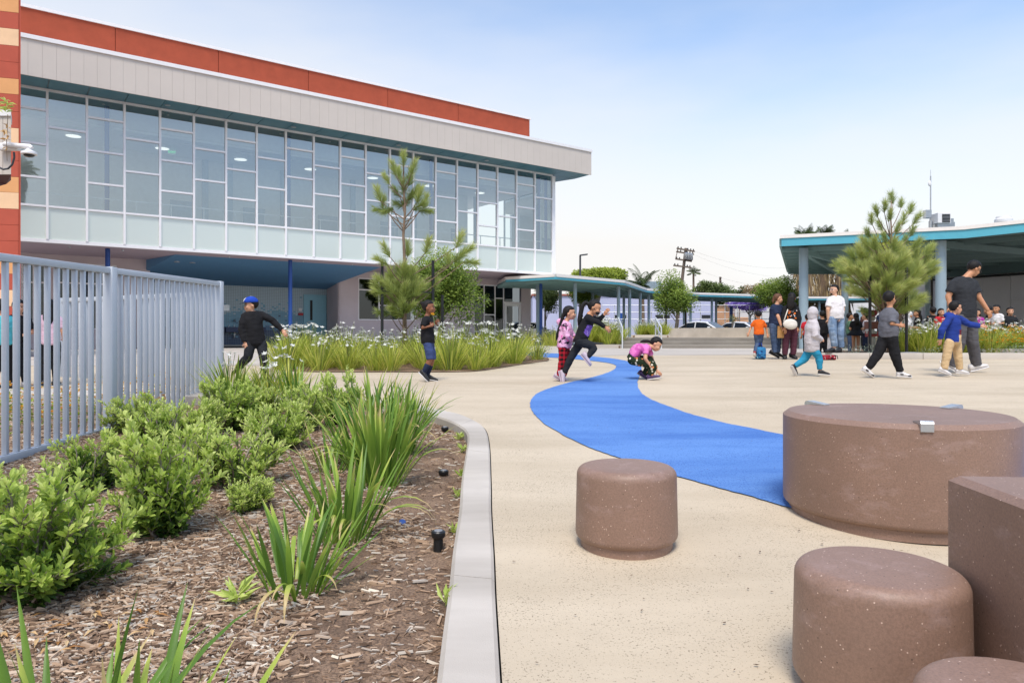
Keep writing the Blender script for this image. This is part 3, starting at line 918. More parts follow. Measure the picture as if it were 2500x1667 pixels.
for k in range(10):
    t = 0.3 + k * 2.2
    fbox(MB(), t, t + 1.1, 1.9, 1.96, ZC - 0.05, ZC - 0.002).build('linear_lamp', 'int_wall', P)
    MB().lathe(F(t + 1.5, 0.7, Z_TOP - 0.03), [(0.05, 0), (0.05, 0.028)], 10).build('spot_lamp', 'steel', P)

# ================================================================== the striped tower beside it
for n_, c_ in (('block_red', '#b0523f'), ('block_tan', '#d99e69'), ('block_peach', '#e6bf98')):
    plain(n_, c_, 0.88, var=0.06, vscale=3, bstr=0.35, bscale=90)
TY = 18.0
tow = thing('striped_tower', 'tall block wall striped in red, tan and peach at the picture edge', 'wall', at(20, 860, TY))
tdir = Vector((1, 0.30, 0)).normalized(); tnor = Vector((-0.74, 1, 0)).normalized()
seq = [('tan', -70), ('tan', -7), ('red', 33), ('peach', 73), ('red', 114), ('red', 154), ('tan', 194), ('red', 232), ('red', 274), ('peach', 314), ('red', 353), ('red', 393), ('tan', 433), ('peach', 471),
       ('red', 511), ('red', 550), ('red', 589), ('tan', 629), ('red', 669), ('peach', 708), ('red', 748), ('tan', 786), ('red', 826)]
pr = at(50.5, 800, TY); pr.z = 0
def tower_slab(a, c, zb, zt, inset=0.0):
    p0, p1 = pr - tdir * a, pr - tdir * c
    return MB().prism([(p_.x, p_.y) for p_ in (p0 + tnor * inset, p1 + tnor * inset, p1 + tnor * 3, p0 + tnor * 3)], zb, zt)
for i, (c_, y) in enumerate(seq):
    yb = seq[i + 1][1] if i + 1 < len(seq) else 880
    zt_ = at(0, y, TY).z; zb_ = at(0, yb, TY).z
    tower_slab(6, 0.045, zb_ + 0.004, zt_ - 0.004).build('block_course', 'block_' + c_, tow)
zt_ = at(0, -70, TY).z; zb_ = at(0, 880, TY).z
tower_slab(0.044, 0.0, zb_, zt_, 0.02).build('corner_strip', 'block_red', tow)
tower_slab(5.98, 0.06, zb_, zt_ - 0.05, 0.02).build('block_core', 'block_red', tow)
# ================================================================== round concrete seats and table in the foreground
def terrazzo(name, base, rough=0.7):
    m, nt, b = new_mat(name)
    p = coords(nt, 'Object')
    big = noise_tex(nt, p, 2.2, 4, 0.6)
    c = ramp(nt, big, [(0.3, tuple(x * 0.86 for x in base)), (0.7, tuple(x * 1.12 for x in base))])
    fine = noise_tex(nt, p, 130.0, 3, 0.75)
    c = mixc(nt, ramp(nt, fine, [(0.35, (0.55, 0.55, 0.55)), (0.62, (0, 0, 0))]), c, tuple(x * 0.55 for x in base))
    vo = nt.nodes.new('ShaderNodeTexVoronoi'); vo.inputs['Scale'].default_value = 62.0; nt.links.new(p, vo.inputs['Vector'])
    chips = ramp(nt, vo.outputs['Distance'], [(0.10, (1, 1, 1)), (0.17, (0, 0, 0))])
    sel = nt.nodes.new('ShaderNodeTexWhiteNoise'); nt.links.new(vo.outputs['Color'], sel.inputs['Vector'])
    pick = mth(nt, 'GREATER_THAN', sel.outputs['Value'], 0.70)
    c = mixc(nt, mth(nt, 'MULTIPLY', mth(nt, 'MULTIPLY', chips, pick), 0.8), c, hexc('#dcc0ae'))
    pick2 = mth(nt, 'LESS_THAN', sel.outputs['Value'], 0.10)
    c = mixc(nt, mth(nt, 'MULTIPLY', mth(nt, 'MULTIPLY', chips, pick2), 0.8), c, hexc('#2a1c18'))
    scuff = noise_tex(nt, coords(nt, 'Object', (1.4, 1.4, 3.0)), 3.0, 6, 0.75)
    c = mixc(nt, mth(nt, 'MULTIPLY', ramp(nt, scuff, [(0.54, (0, 0, 0)), (0.74, (1, 1, 1))]), 0.4), c, hexc('#b49a94'))
    nt.links.new(c, b.inputs['Base Color'])
    b.inputs['Roughness'].default_value = rough
    b.inputs['Specular IOR Level'].default_value = 0.5
    b.inputs['Coat Weight'].default_value = 0.5; b.inputs['Coat Roughness'].default_value = 0.45
    bump(nt, b, fine, 0.12, 0.003)
    return m
terrazzo('brown_terrazzo', hexc('#8f7160'), 0.75)
plain('alu', '#c4c6c8', 0.35, metal=0.75)

def arc(r0, z0, rad, a0, a1, n=6):
    return [(r0 + rad * math.cos(R(a0 + (a1 - a0) * i / n)), z0 + rad * math.sin(R(a0 + (a1 - a0) * i / n))) for i in range(n + 1)]

def drum(name, label, cat, c, r, h, round_top, bevel, plinth_h=0.03, plinth_in=0.025, rot=0, group=None):
    t = thing(name, label, cat, c, rot, group)
    if round_top:
        prof = [(r - plinth_in - 0.01, plinth_h)] + arc(r - 0.035, plinth_h + 0.035, 0.035, -80, 0, 4) + arc(r - bevel - 0.006, h - bevel, bevel, 0, 88, 7) + [(r * 0.5, h + 0.001), (0.002, h + 0.001)]
    else:
        prof = [(r - plinth_in - 0.01, plinth_h)] + arc(r - 0.03, plinth_h + 0.03, 0.03, -80, 0, 4) + [(r, h - bevel * 0.8), (r - bevel, h), (r * 0.5, h), (0.002, h)]
    MB().lathe((0, 0, 0), prof, 72).build('seat_block' if 'stool' in cat else 'table_block', 'brown_terrazzo', t, smooth=25, local=True)
    MB().lathe((0, 0, 0), [(r - plinth_in, -0.02), (r - plinth_in, plinth_h + 0.002)], 64).build('plinth', 'brown_terrazzo', t, smooth=30, local=True)
    return t
# middle seat
def drum_at(px, wpx, base_front_py):
    """position from the width and the front foot of the drum in the photograph"""
    g = onground(px, base_front_py)
    for _ in range(8):
        r = wpx / 2 / FPX * (g.y)
        g = onground(px, base_front_py); g = gp(px, g.y + r * 0.97)
    return g, r
g, r = drum_at(1529, 247, 1371)
print('stool', g, r)
h1 = 0.385
drum('concrete_stool', 'short round brown concrete stool standing alone beside the blue path', 'stool', g, r, h1, True, 0.045, group='round concrete stools')
# the large table
g, r = drum_at(2186, 514, 1336)
print('table', g, r)
TH_ = 0.56
tab = drum('round_table', 'large low round brown concrete table with three metal skate stops', 'table', g, r, TH_, False, 0.03, 0.035, 0.03)
for ang in (-105, 28, 117):
    a = R(ang)
    u = Vector((math.cos(a), math.sin(a), 0)); w = Vector((-u.y, u.x, 0))
    mb = MB()
    prof = [(-0.115, 0.002), (-0.115, 0.008), (0.008, 0.022), (0.022, 0.018), (0.028, 0.008), (0.028, -0.032), (0.012, -0.032), (0.006, -0.002), (-0.02, 0.002)]
    pts = [u * (r - 0.02 + q[0]) + Vector((0, 0, TH_ + q[1])) for q in prof]
    n = len(pts); vv = [p - w * 0.029 for p in pts] + [p + w * 0.029 for p in pts]
    mb.raw(vv, [tuple(range(n))[::-1], tuple(range(n, 2 * n))] + [(k, (k + 1) % n, n + (k + 1) % n, n + k) for k in range(n)])
    mb.build('skate_stop', 'alu', tab, local=True)
# nearest seat, cut by the lower edge
def drum_top(px, py_back, wpx, h, py_front):
    """drum whose top rim is seen: solve distance from its width and the height of the top"""
    best = None
    for i in range(400):
        y = 1.2 + i * 0.01
        r = wpx / 2 / FPX * y
        z = G(y) + h
        yb = HZ + (EYE - z) * FPX / (y + r); yf = HZ + (EYE - z) * FPX / max(y - r, 0.05)
        e = abs(yb - py_back) + 0.4 * abs(yf - py_front)
        if best is None or e < best[0]:
            best = (e, y, r, yb, yf)
    print('drum', best)
    return gp(px, best[1]), best[2]
g, r = drum_top(2146, 1324, 396, 0.385, 1435)
drum('concrete_stool', 'round brown concrete stool with rounded rim in front of the big table', 'stool', g, r, 0.385, True, 0.045, group='round concrete stools', rot=1.3)
g, r = gp(2505, 1.47), 0.212
drum('concrete_stool', 'nearest brown concrete stool, only its speckled rim showing at the bottom corner', 'stool', g, r, 0.385, True, 0.045, group='round concrete stools', rot=2.1)
# the square block at the right
zt = 0.0
def block_pt(px, py, z):
    y = (EYE - z) * FPX / (py - HZ)
    return Vector(((px - CX) / FPX * y, y, z))
zb = 0.545
p0 = block_pt(2315, 1172, zb); p1 = block_pt(2500, 1243, zb)
u = (p1 - p0).normalized(); w = Vector((-u.y, u.x, 0))
if w.x < 0: w = -w
blk = thing('square_bench', 'square edged brown concrete block at the right beside the round table', 'bench', (p0.x, p0.y, G(p0.y)))
L, D = 1.4, 0.62
zg = G(p0.y) - 0.03
mb = MB(); c = 0.022
def ring(o, z):
    return [p0 + u * o + w * o + Vector((0, 0, z - zb)), p0 + u * (L - o) + w * o + Vector((0, 0, z - zb)), p0 + u * (L - o) + w * (D - o) + Vector((0, 0, z - zb)), p0 + u * o + w * (D - o) + Vector((0, 0, z - zb))]
vv = ring(0.02, zg - 0.03) + ring(0.02, zg + 0.03) + ring(0, zg + 0.032) + ring(0, zb) + ring(c, zb + 0.018)
ff = [(0, 1, 2, 3)[::-1]]
for k in range(4):
    for j in range(4):
        q = (j + 1) % 4
        ff.append((k * 4 + j, k * 4 + q, k * 4 + 4 + q, k * 4 + 4 + j))
ff.append((16, 17, 18, 19))
mb.raw(vv, ff); mb.build('bench_block', 'brown_terrazzo', blk)

# ================================================================== the slatted metal fence
plain('fence_paint', '#bcc3cc', 0.38, var=0.03, vscale=3)
FX = lambda y: (1232 - CX) / FPX * y - 3.93          # the fence runs nearly straight away from the camera
def fence_line(name, label, ys, ye, x_of, z_lo, z_hi, posts, pitch=0.13, group=None, pick_w=0.042, pick_d=0.034, rail=0.062):
    t = thing(name, label, 'fence', (x_of(ys), ys, z_lo(ys)), group=group)
    def pt(y, z): return Vector((x_of(y), y, z))
    dirv = (pt(ye, 0) - pt(ys, 0)); L = dirv.length; dirv.normalize(); side = Vector((-dirv.y, dirv.x, 0))
    cuts = [ys] + posts + [ye]
    for a, c in zip(cuts[:-1], cuts[1:]):
        for zf, dz, nm in ((z_hi, -rail / 2, 'top_rail'), (z_lo, rail / 2, 'bottom_rail')):
            p, q = pt(a, zf(a) + dz), pt(c, zf(c) + dz)
            d = (q - p); mb = MB(); p = p + d.normalized() * 0.052; d = q - d.normalized() * 0.052 - p
            upv = Vector((0, 0, 1))
            mb.bbox(p - side * 0.031 - upv * rail / 2, d, side * 0.062, upv * rail, 0.006)
            mb.build(nm, 'fence_paint', t, smooth=30)
    for y in posts + [ye]:
        mb = MB(); p = pt(y, z_lo(y) - 0.25)
        mb.bbox(p - side * 0.05 - dirv * 0.05, dirv * 0.1, side * 0.1, (0, 0, z_hi(y) - z_lo(y) + 0.255), 0.008)
        mb.build('post', 'fence_paint', t, smooth=30)
    me = None
    y = ys + 0.05
    while y < ye - 0.08:
        if all(abs(y - p) > 0.085 for p in posts + [ye]):
            zb, zt = z_lo(y) + rail + 0.001, z_hi(y) - rail - 0.001
            if me is None:
                h0 = zt - zb
                mb = MB(); mb.bbox((-pick_w / 2, -pick_d / 2, 0), (pick_w, 0, 0), (0, pick_d, 0), (0, 0, h0), 0.004)
                me = mb.mesh('picket', 'fence_paint', 30)
            o = link('picket', me, t)
            o.matrix_basis = Matrix.Translation(pt(y, zb)) @ Matrix.Rotation(math.atan2(dirv.y, dirv.x) - math.pi / 2 + R(45) * 0, 4, 'Z') @ Matrix.Diagonal((1, 1, (zt - zb) / h0, 1))
        y += pitch
    return t
zlo = lambda y: at(0, 1110 - 0.279 * (1232 - 1750 * 3.93 / y - 64), y).z if False else 0.0 + (y - 5.66) * 0.024 + 0.005
zhi = lambda y: 1.645 + (y - 5.66) * 0.024
fence_line('slat_fence', 'pale blue grey metal fence of flat slats standing behind the front shrubs', 3.9, 9.86, FX, zlo, zhi, [7.14])
# a gate panel of the same kind farther back
fence_line('rear_fence', 'second pale grey slat fence seen through the front one', 9.75, 11.48, lambda y: -4.12 - (y - 9.75) * 1.79, lambda y: 0.13, lambda y: 1.60, [10.6], pitch=0.075)
# ================================================================== planting
rng = random.Random(11)
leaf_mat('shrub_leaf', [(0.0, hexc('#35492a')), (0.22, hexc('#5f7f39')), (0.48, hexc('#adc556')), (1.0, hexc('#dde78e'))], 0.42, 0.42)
leaf_mat('strap_leaf', [(0.0, hexc('#3d5724')), (0.4, hexc('#628735')), (0.75, hexc('#96b348')), (0.92, hexc('#bfc860')), (1.0, hexc('#d2bb86'))], 0.36, 0.38)
leaf_mat('lily_leaf', [(0.0, hexc('#677a34')), (0.35, hexc('#a2b448')), (0.7, hexc('#cdd35c')), (1.0, hexc('#e2d488'))], 0.40, 0.45)
leaf_mat('pine_needle', [(0.0, hexc('#687842')), (0.4, hexc('#99a95c')), (0.75, hexc('#bfc878')), (1.0, hexc('#d8da96'))], 0.4, 0.5)
leaf_mat('tree_leaf', [(0.0, hexc('#455a2c')), (0.4, hexc('#6c8638')), (0.8, hexc('#9cb04e')), (1.0, hexc('#b6c265'))], 0.4, 0.45)
leaf_mat('tree_leaf_dark', [(0.0, hexc('#38482c')), (0.5, hexc('#5a6e3c')), (1.0, hexc('#8c9c5c'))], 0.35, 0.45)
leaf_mat('tree_leaf_bright', [(0.0, hexc('#5e7428')), (0.5, hexc('#8c9f38')), (1.0, hexc('#b9c356'))], 0.35, 0.45)
leaf_mat('tree_leaf_yellow', [(0.0, hexc('#7f8a2e')), (0.5, hexc('#a9ae42')), (1.0, hexc('#cfcb66'))], 0.35, 0.45)
leaf_mat('silver_leaf', [(0.0, hexc('#6d8272')), (0.5, hexc('#93a595')), (1.0, hexc('#b8c4b0'))], 0.2, 0.6)
leaf_mat('dry_frond', [(0.0, hexc('#6b5a40')), (0.5, hexc('#8d7a58')), (1.0, hexc('#b09c74'))], 0.2, 0.7)
leaf_mat('dry_leaf', [(0.0, hexc('#9a6a3a')), (0.5, hexc('#c2955c')), (1.0, hexc('#d8bd92'))], 0.2, 0.6, False)
leaf_mat('white_petal', [(0.0, hexc('#d9d9d2')), (1.0, hexc('#efefea'))], 0.35, 0.5, False)
leaf_mat('yellow_petal', [(0.0, hexc('#d99a16')), (0.6, hexc('#e8b322')), (1.0, hexc('#e08a1a'))], 0.25, 0.5, False)
leaf_mat('purple_petal', [(0.0, hexc('#7a63b5')), (1.0, hexc('#a58fd6'))], 0.25, 0.5, False)
leaf_mat('mulch_chip', [(0.0, hexc('#584638')), (0.2, hexc('#836a56')), (0.45, hexc('#a98d74')), (0.70, hexc('#c0a68c')), (0.86, hexc('#b3aa9f')), (1.0, hexc('#e0d2be'))], 0.0, 0.85, False)
plain('bark', '#7d6a58', 0.9, var=0.25, vscale=12, bstr=0.6, bscale=40, bdist=0.01, coord='object')
plain('bark_grey', '#8b8176', 0.9, var=0.2, vscale=9, bstr=0.5, bscale=40, bdist=0.01, coord='object')
plain('stem_green', '#6f7a38', 0.7, var=0.15)
plain('black_plastic', '#1b1c1e', 0.4, var=0.15)
plain('grey_plastic', '#84868a', 0.5, var=0.1)

def rot_to(d):
    return Vector((0, 0, 1)).rotation_difference(Vector(d))

def leaf(mb, base, d, L, W, tint, nrm=None, fold=0.25, droop=0.15):
    """one pointed leaf, folded along its midrib: 6 points, 4 faces"""
    d = d.normalized()
    n = nrm if nrm is not None else Vector((rng.uniform(-1, 1), rng.uniform(-1, 1), rng.uniform(0.2, 1)))
    s_ = d.cross(n)
    if s_.length < 1e-4: s_ = d.cross(Vector((1, 0, 0)))
    s_.normalize(); up = s_.cross(d)
    m1 = base + d * L * 0.45; tip = base + d * L - up * L * droop
    b = len(mb.v)
    mb.v.extend([tuple(base), tuple(m1 + s_ * W / 2 + up * W * fold), tuple(m1), tuple(m1 - s_ * W / 2 + up * W * fold), tuple(tip)])
    for f in ((0, 1, 2), (0, 2, 3), (1, 4, 2), (2, 4, 3)):
        mb.f.append(tuple(b + i for i in f)); mb.mi.append(mb.cur)
    mb.tint.extend([tint] * 5)

def oval_leaf(mb, base, d, L, W, tint, nrm, fold=0.18, droop=0.1):
    """a blunt oval leaf folded along its midrib"""
    d = d.normalized(); s_ = d.cross(nrm)
    if s_.length < 1e-4: s_ = d.cross(Vector((1, 0, 0)))
    s_.normalize(); up = s_.cross(d)
    b = len(mb.v)
    m1, m2, tip = base + d * L * 0.38, base + d * L * 0.76 - up * L * droop * 0.5, base + d * L - up * L * droop
    mb.v.extend([tuple(base), tuple(m1 + s_ * W * 0.46 + up * W * fold), tuple(m1), tuple(m1 - s_ * W * 0.46 + up * W * fold), tuple(m2 + s_ * W * 0.44 + up * W * fold), tuple(m2), tuple(m2 - s_ * W * 0.44 + up * W * fold), tuple(tip)])
    for f in ((0, 1, 2), (0, 2, 3), (1, 4, 5, 2), (2, 5, 6, 3), (4, 7, 5), (5, 7, 6)):
        mb.f.append(tuple(b + i for i in f)); mb.mi.append(mb.cur)
    mb.tint.extend([tint] * 8)

def blade_pts(L, lean, curl, az, n=6, twist=0.0):
    """centre line of an arching strap leaf growing from the origin"""
    pts = []; p = Vector((0, 0, 0)); a = lean
    h = Vector((math.cos(az), math.sin(az), 0))
    for i in range(n + 1):
        pts.append(p.copy())
        d = h * math.sin(a) + Vector((0, 0, math.cos(a)))
        p = p + d * (L / n)
        a += curl / n * (0.4 + 1.2 * i / n)
    return pts

def strip(mb, pts, W, tint, az, fold=0.22, taper=True, tip_tint=None):
    s_ = Vector((-math.sin(az), math.cos(az), 0)); n = len(pts) - 1
    b = len(mb.v)
    for i, p in enumerate(pts):
        t = i / n
        w = W * (0.55 + 0.9 * t if t < 0.5 else 1.0) * (1 - max(0, (t - 0.55) / 0.45) ** 1.6) + 0.0008
        d = (pts[min(i + 1, n)] - pts[max(i - 1, 0)]).normalized(); up = s_.cross(d)
        mb.v.extend([tuple(p + s_ * w / 2 + up * w * fold), tuple(p), tuple(p - s_ * w / 2 + up * w * fold)])
        tt_ = tint if tip_tint is None else tint + (tip_tint - tint) * max(0, t - 0.55) / 0.45
        mb.tint.extend([tt_] * 3)
    for i in range(n):
        for k in range(2):
            mb.f.append((b + i * 3 + k, b + i * 3 + k + 1, b + i * 3 + 3 + k + 1, b + i * 3 + 3 + k)); mb.mi.append(mb.cur)

# ---------------------------------------------------------------- leafy shrubs of the near bed
def shrub_meshes(seed, R0, H, n_stem, leafL, leafW, dens=1.0):
    global rng
    rng = random.Random(seed)
    st, lf = MB(), MB()
    tips = []
    for i in range(n_stem):
        az = rng.uniform(0, 2 * math.pi); el = rng.uniform(0.02, 1.0) ** 0.8
        reach = R0 * rng.uniform(0.55, 1.05) * math.sqrt(1 - (el * 0.72) ** 2) * 1.1
        end = Vector((math.cos(az) * reach, math.sin(az) * reach, H * (0.12 + 0.88 * el) * rng.uniform(0.82, 1.08)))
        mid = end * 0.5 + Vector((rng.uniform(-.05, .05), rng.uniform(-.05, .05), -H * 0.06))
        base = Vector((math.cos(az) * 0.03, math.sin(az) * 0.03, 0))
        P_ = [base, mid * 0.5 + base * 0.5, mid, (mid + end) / 2 + Vector((0, 0, 0.02)), end]
        st.tube(P_, [0.011, 0.008, 0.006, 0.0045, 0.003], 5, cap=False)
        d0 = (end - mid).normalized()
        # side shoots with leaves
        for k in range(int(13 * dens)):
            t = rng.uniform(0.2, 1.0)
            j = min(3, int(t * 4)); q = P_[j].lerp(P_[j + 1], t * 4 - j)
            sd = (d0 + Vector((rng.uniform(-1, 1), rng.uniform(-1, 1), rng.uniform(-0.3, 0.9)))).normalized()
            sl = rng.uniform(0.05, 0.13) * (0.7 + R0)
            e_ = q + sd * sl
            if e_.z < 0.03: continue
            st.tube([q, e_], [0.003, 0.002], 4, cap=False)
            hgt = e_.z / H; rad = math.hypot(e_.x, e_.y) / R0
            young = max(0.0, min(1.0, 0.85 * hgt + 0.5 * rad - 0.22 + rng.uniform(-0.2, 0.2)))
            nl = rng.randint(8, 12)
            for m_ in range(nl):
                u = m_ / nl; a = m_ * 2.4 + rng.uniform(-.3, .3)
                pos = q.lerp(e_, 0.15 + 0.9 * u)
                x = sd.cross(Vector((0.3, 0.5, 0.8))).normalized(); y = sd.cross(x)
                out = (x * math.cos(a) + y * math.sin(a)) * (0.95 - 0.6 * u) + sd * (0.5 + 0.6 * u) + Vector((0, 0, 0.25))
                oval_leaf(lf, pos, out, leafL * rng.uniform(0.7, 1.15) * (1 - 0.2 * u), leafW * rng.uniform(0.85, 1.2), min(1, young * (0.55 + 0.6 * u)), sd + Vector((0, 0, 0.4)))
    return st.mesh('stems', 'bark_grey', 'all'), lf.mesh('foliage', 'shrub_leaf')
SH = [shrub_meshes(21, 0.33, 0.52, 38, 0.056, 0.019), shrub_meshes(22, 0.24, 0.44, 30, 0.052, 0.018), shrub_meshes(23, 0.28, 0.36, 30, 0.048, 0.015), shrub_meshes(24, 0.23, 0.44, 28, 0.05, 0.016)]
def shrub(px, py_base, y, k, sc, label, rz=0.0, sz=1.0, name='leafy_shrub'):
    x = (px - CX) / FPX * y
    t = thing(name, label, 'shrub', (x, y, bed_z(x, y) - 0.02), rz, 'leafy shrubs of the near bed', (sc, sc, sc * sz))
    link('stems', SH[k][0], t, True); link('foliage', SH[k][1], t, True)
    return t
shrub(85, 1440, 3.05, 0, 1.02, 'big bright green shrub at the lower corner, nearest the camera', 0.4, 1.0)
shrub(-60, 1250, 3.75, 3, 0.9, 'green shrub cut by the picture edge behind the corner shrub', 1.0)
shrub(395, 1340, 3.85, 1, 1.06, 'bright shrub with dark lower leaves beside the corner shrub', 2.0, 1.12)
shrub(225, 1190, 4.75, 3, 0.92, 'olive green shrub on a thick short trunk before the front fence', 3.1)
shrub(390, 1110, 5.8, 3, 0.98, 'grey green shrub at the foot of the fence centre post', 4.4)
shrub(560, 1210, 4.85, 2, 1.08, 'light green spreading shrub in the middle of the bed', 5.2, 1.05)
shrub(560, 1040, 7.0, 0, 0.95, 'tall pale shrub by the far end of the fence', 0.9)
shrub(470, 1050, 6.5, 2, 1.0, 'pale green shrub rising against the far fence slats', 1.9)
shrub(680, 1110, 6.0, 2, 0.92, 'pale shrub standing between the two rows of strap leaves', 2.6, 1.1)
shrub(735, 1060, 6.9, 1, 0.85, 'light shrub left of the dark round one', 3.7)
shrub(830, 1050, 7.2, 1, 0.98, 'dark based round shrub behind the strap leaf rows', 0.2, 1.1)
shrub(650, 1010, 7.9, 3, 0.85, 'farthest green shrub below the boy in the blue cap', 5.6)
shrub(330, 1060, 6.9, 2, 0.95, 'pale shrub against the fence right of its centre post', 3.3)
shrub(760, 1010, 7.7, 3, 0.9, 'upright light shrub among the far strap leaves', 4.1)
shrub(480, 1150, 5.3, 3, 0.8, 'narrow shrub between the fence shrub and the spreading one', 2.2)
shrub(610, 1265, 4.3, 2, 0.55, 'small low shrub at the edge of the open mulch', 1.2)

# ---------------------------------------------------------------- strap leaf clumps
BL_ = []
for i in range(10):
    rng = random.Random(100 + i)
    mb = MB(); L = 1.0
    pts = blade_pts(L, 0, rng.choice([0.08, 0.2, 0.35, 0.6, 0.9]) * (1 + 0.2 * (i % 3)), 0, 8)
    strip(mb, pts, 0.038, rng.uniform(0.15, 0.7), 0, tip_tint=rng.choice([None, None, 1.15]))
    BL_.append(mb.mesh('leaf', 'strap_leaf', 'all'))
for i in range(3):                                  # bent and dried ones
    rng = random.Random(130 + i)
    mb = MB(); pts = blade_pts(1.0, 0, 2.3 + i * 0.4, 0, 9); strip(mb, pts, 0.034, 0.6 + 0.15 * i, 0, tip_tint=1.3)
    BL_.append(mb.mesh('leaf', 'strap_leaf', 'all'))
def strap_clump(px, y, n, h, spread, label, seed, name='strap_leaf_clump', rad=0.10, bedz=True):
    """near clumps: every leaf a part of its own"""
    r_ = random.Random(seed)
    x = (px - CX) / FPX * y
    z = bed_z(x, y) - 0.02 if bedz else G(y)
    t = thing(name, label, 'plant', (x, y, z), 0, 'strap leaf clumps of the near bed')
    for i in range(n):
        az = r_.uniform(0, 2 * math.pi); rr = rad * math.sqrt(r_.random())
        k = r_.randrange(10) if r_.random() > 0.09 else 10 + r_.randrange(3)
        lean = spread * (rr / rad) * r_.uniform(0.5, 1.2) + r_.uniform(-0.05, 0.12)
        L = h * r_.uniform(0.6, 1.08)
        o = link('leaf', BL_[k], t, True)
        o.matrix_basis = Matrix.Translation((rr * math.cos(az), rr * math.sin(az), 0)) @ Matrix.Rotation(az + r_.uniform(-.5, .5), 4, 'Z') @ Matrix.Rotation(lean, 4, 'Y') @ Matrix.Diagonal((L, r_.uniform(0.65, 1.0) * (0.45 + 0.55 * h), L, 1))
    return t
strap_clump(722, 3.08, 54, 0.44, 0.7, 'strap leaf clump nearest the open mulch, with a leaf drooping right', 5, rad=0.12)
strap_clump(838, 3.78, 58, 0.56, 0.48, 'second strap leaf clump, just behind the nearest one', 6, rad=0.12)
strap_clump(925, 4.85, 95, 0.70, 0.42, 'third strap leaf clump with dense upright leaves near the kerb', 7, rad=0.15)
strap_clump(962, 5.9, 85, 0.66, 0.42, 'fourth strap leaf clump where the kerb begins to curve', 8, rad=0.16)
strap_clump(905, 6.9, 50, 0.64, 0.4, 'fifth strap leaf clump in front of the tan paving', 9, rad=0.15)
strap_clump(880, 5.5, 60, 0.62, 0.4, 'dense strap leaf clump left of the fourth one', 17, rad=0.14)
strap_clump(990, 6.9, 60, 0.5, 0.4, 'strap leaf clump farthest along the kerb', 18, rad=0.14)
strap_clump(805, 5.2, 26, 0.45, 0.6, 'small strap leaf clump between shrub and clump row', 14, rad=0.08)
strap_clump(730, 8.2, 34, 0.62, 0.45, 'strap leaf clump seen over the shrubs against the paving', 10, rad=0.14)
strap_clump(575, 8.6, 46, 0.72, 0.4, 'strap leaf clump in front of the legs of the boy in black', 12, rad=0.16)
strap_clump(640, 8.9, 24, 0.55, 0.5, 'thin strap leaf clump beside the running boy', 13, rad=0.1)
strap_clump(120, 1.56, 34, 0.68, 0.6, 'green strap leaves rising at the bottom left corner', 15, rad=0.13)
strap_clump(300, 1.56, 30, 0.58, 0.5, 'green strap leaf tips at the bottom edge of the mulch', 16, rad=0.14)

# ---------------------------------------------------------------- mulch chips: far too many to count
def mulch(n, seed):
    r_ = np.random.default_rng(seed)
    V = []; Fc = []
    cnt = 0; b = 0
    zone = np.array
    while cnt < n:
        u = r_.random()
        y = 1.35 + (9.2 - 1.35) * u ** 2.3
        xl = max(-0.76 * y - 0.3, -6.0)
        x = r_.uniform(xl, 0.0)
        if not inside((x, y), bed_poly): continue
        # bare soil showing beside the kerb
        kx = np.interp(y, [q[1] for q in ki[:60]], [q[0] for q in ki[:60]])
        bare = mnoise.noise(Vector((x * 1.7, y * 1.1, 0.7)))
        if kx - x < 0.55 and y > 2.3 and y < 6.5 and bare > -0.18 and r_.random() < 0.80: continue
        L = r_.choice([0.016, 0.025, 0.038, 0.058], p=[.38, .38, .19, .05]) * r_.uniform(0.7, 1.35)
        W = L * r_.uniform(0.07, 0.24); T = W * r_.uniform(0.15, 0.4) + 0.0015
        a = r_.normal(0.15, 0.8); tl = r_.normal(0, 0.16); rl = r_.normal(0, 0.3)
        M = Matrix.Rotation(a, 3, 'Z') @ Matrix.Rotation(tl, 3, 'Y') @ Matrix.Rotation(rl, 3, 'X')
        o = Vector((x, y, bed_z(x, y) + r_.uniform(0.0, 0.012)))
        sk = r_.uniform(-0.3, 0.3) * L
        for q in ((-L / 2, -W / 2, -T), (L / 2, -W * .35, -T), (L / 2 + sk, W * .35, -T), (-L / 2 + sk * .5, W / 2, -T), (-L * .48, -W * .42, T), (L * .46, -W * .3, T), (L * .46 + sk, W * .3, T), (-L * .48 + sk * .5, W * .42, T)):
            V.append(tuple(o + M @ Vector(q)))
        Fc += [(b + 4, b + 5, b + 6, b + 7), (b, b + 1, b + 5, b + 4), (b + 1, b + 2, b + 6, b + 5), (b + 2, b + 3, b + 7, b + 6), (b + 3, b, b + 4, b + 7)]
        b += 8; cnt += 1
    me = bpy.data.meshes.new('mulch'); me.from_pydata(V, [], Fc); me.materials.append(MATS['mulch_chip'])
    return link('mulch', me, None, kind='stuff')
tag(mulch(80000, 4), 'brown shredded bark mulch covering the near bed', 'mulch')
# fallen dry leaves below the corner shrub and scraps on the mulch
def litter(n, seed, box, name, label):
    global rng
    rng = random.Random(seed); mb = MB()
    for i in range(n):
        x = rng.uniform(box[0], box[1]); y = rng.uniform(box[2], box[3])
        a = rng.uniform(0, 6.28)
        leaf(mb, Vector((x, y, bed_z(x, y) + 0.018)), Vector((math.cos(a), math.sin(a), rng.uniform(-0.05, 0.2))), rng.uniform(0.04, 0.07), 0.016, 0.5, nrm=Vector((0, 0, 1)))
    mb.tint = []
    o = mb.build(name, 'dry_leaf', None, kind='stuff')
    return tag(o, label, 'leaves')
litter(70, 3, (-2.3, -1.35, 2.55, 2.85), 'fallen_leaves', 'tan fallen leaves lying on the mulch under the corner shrub')

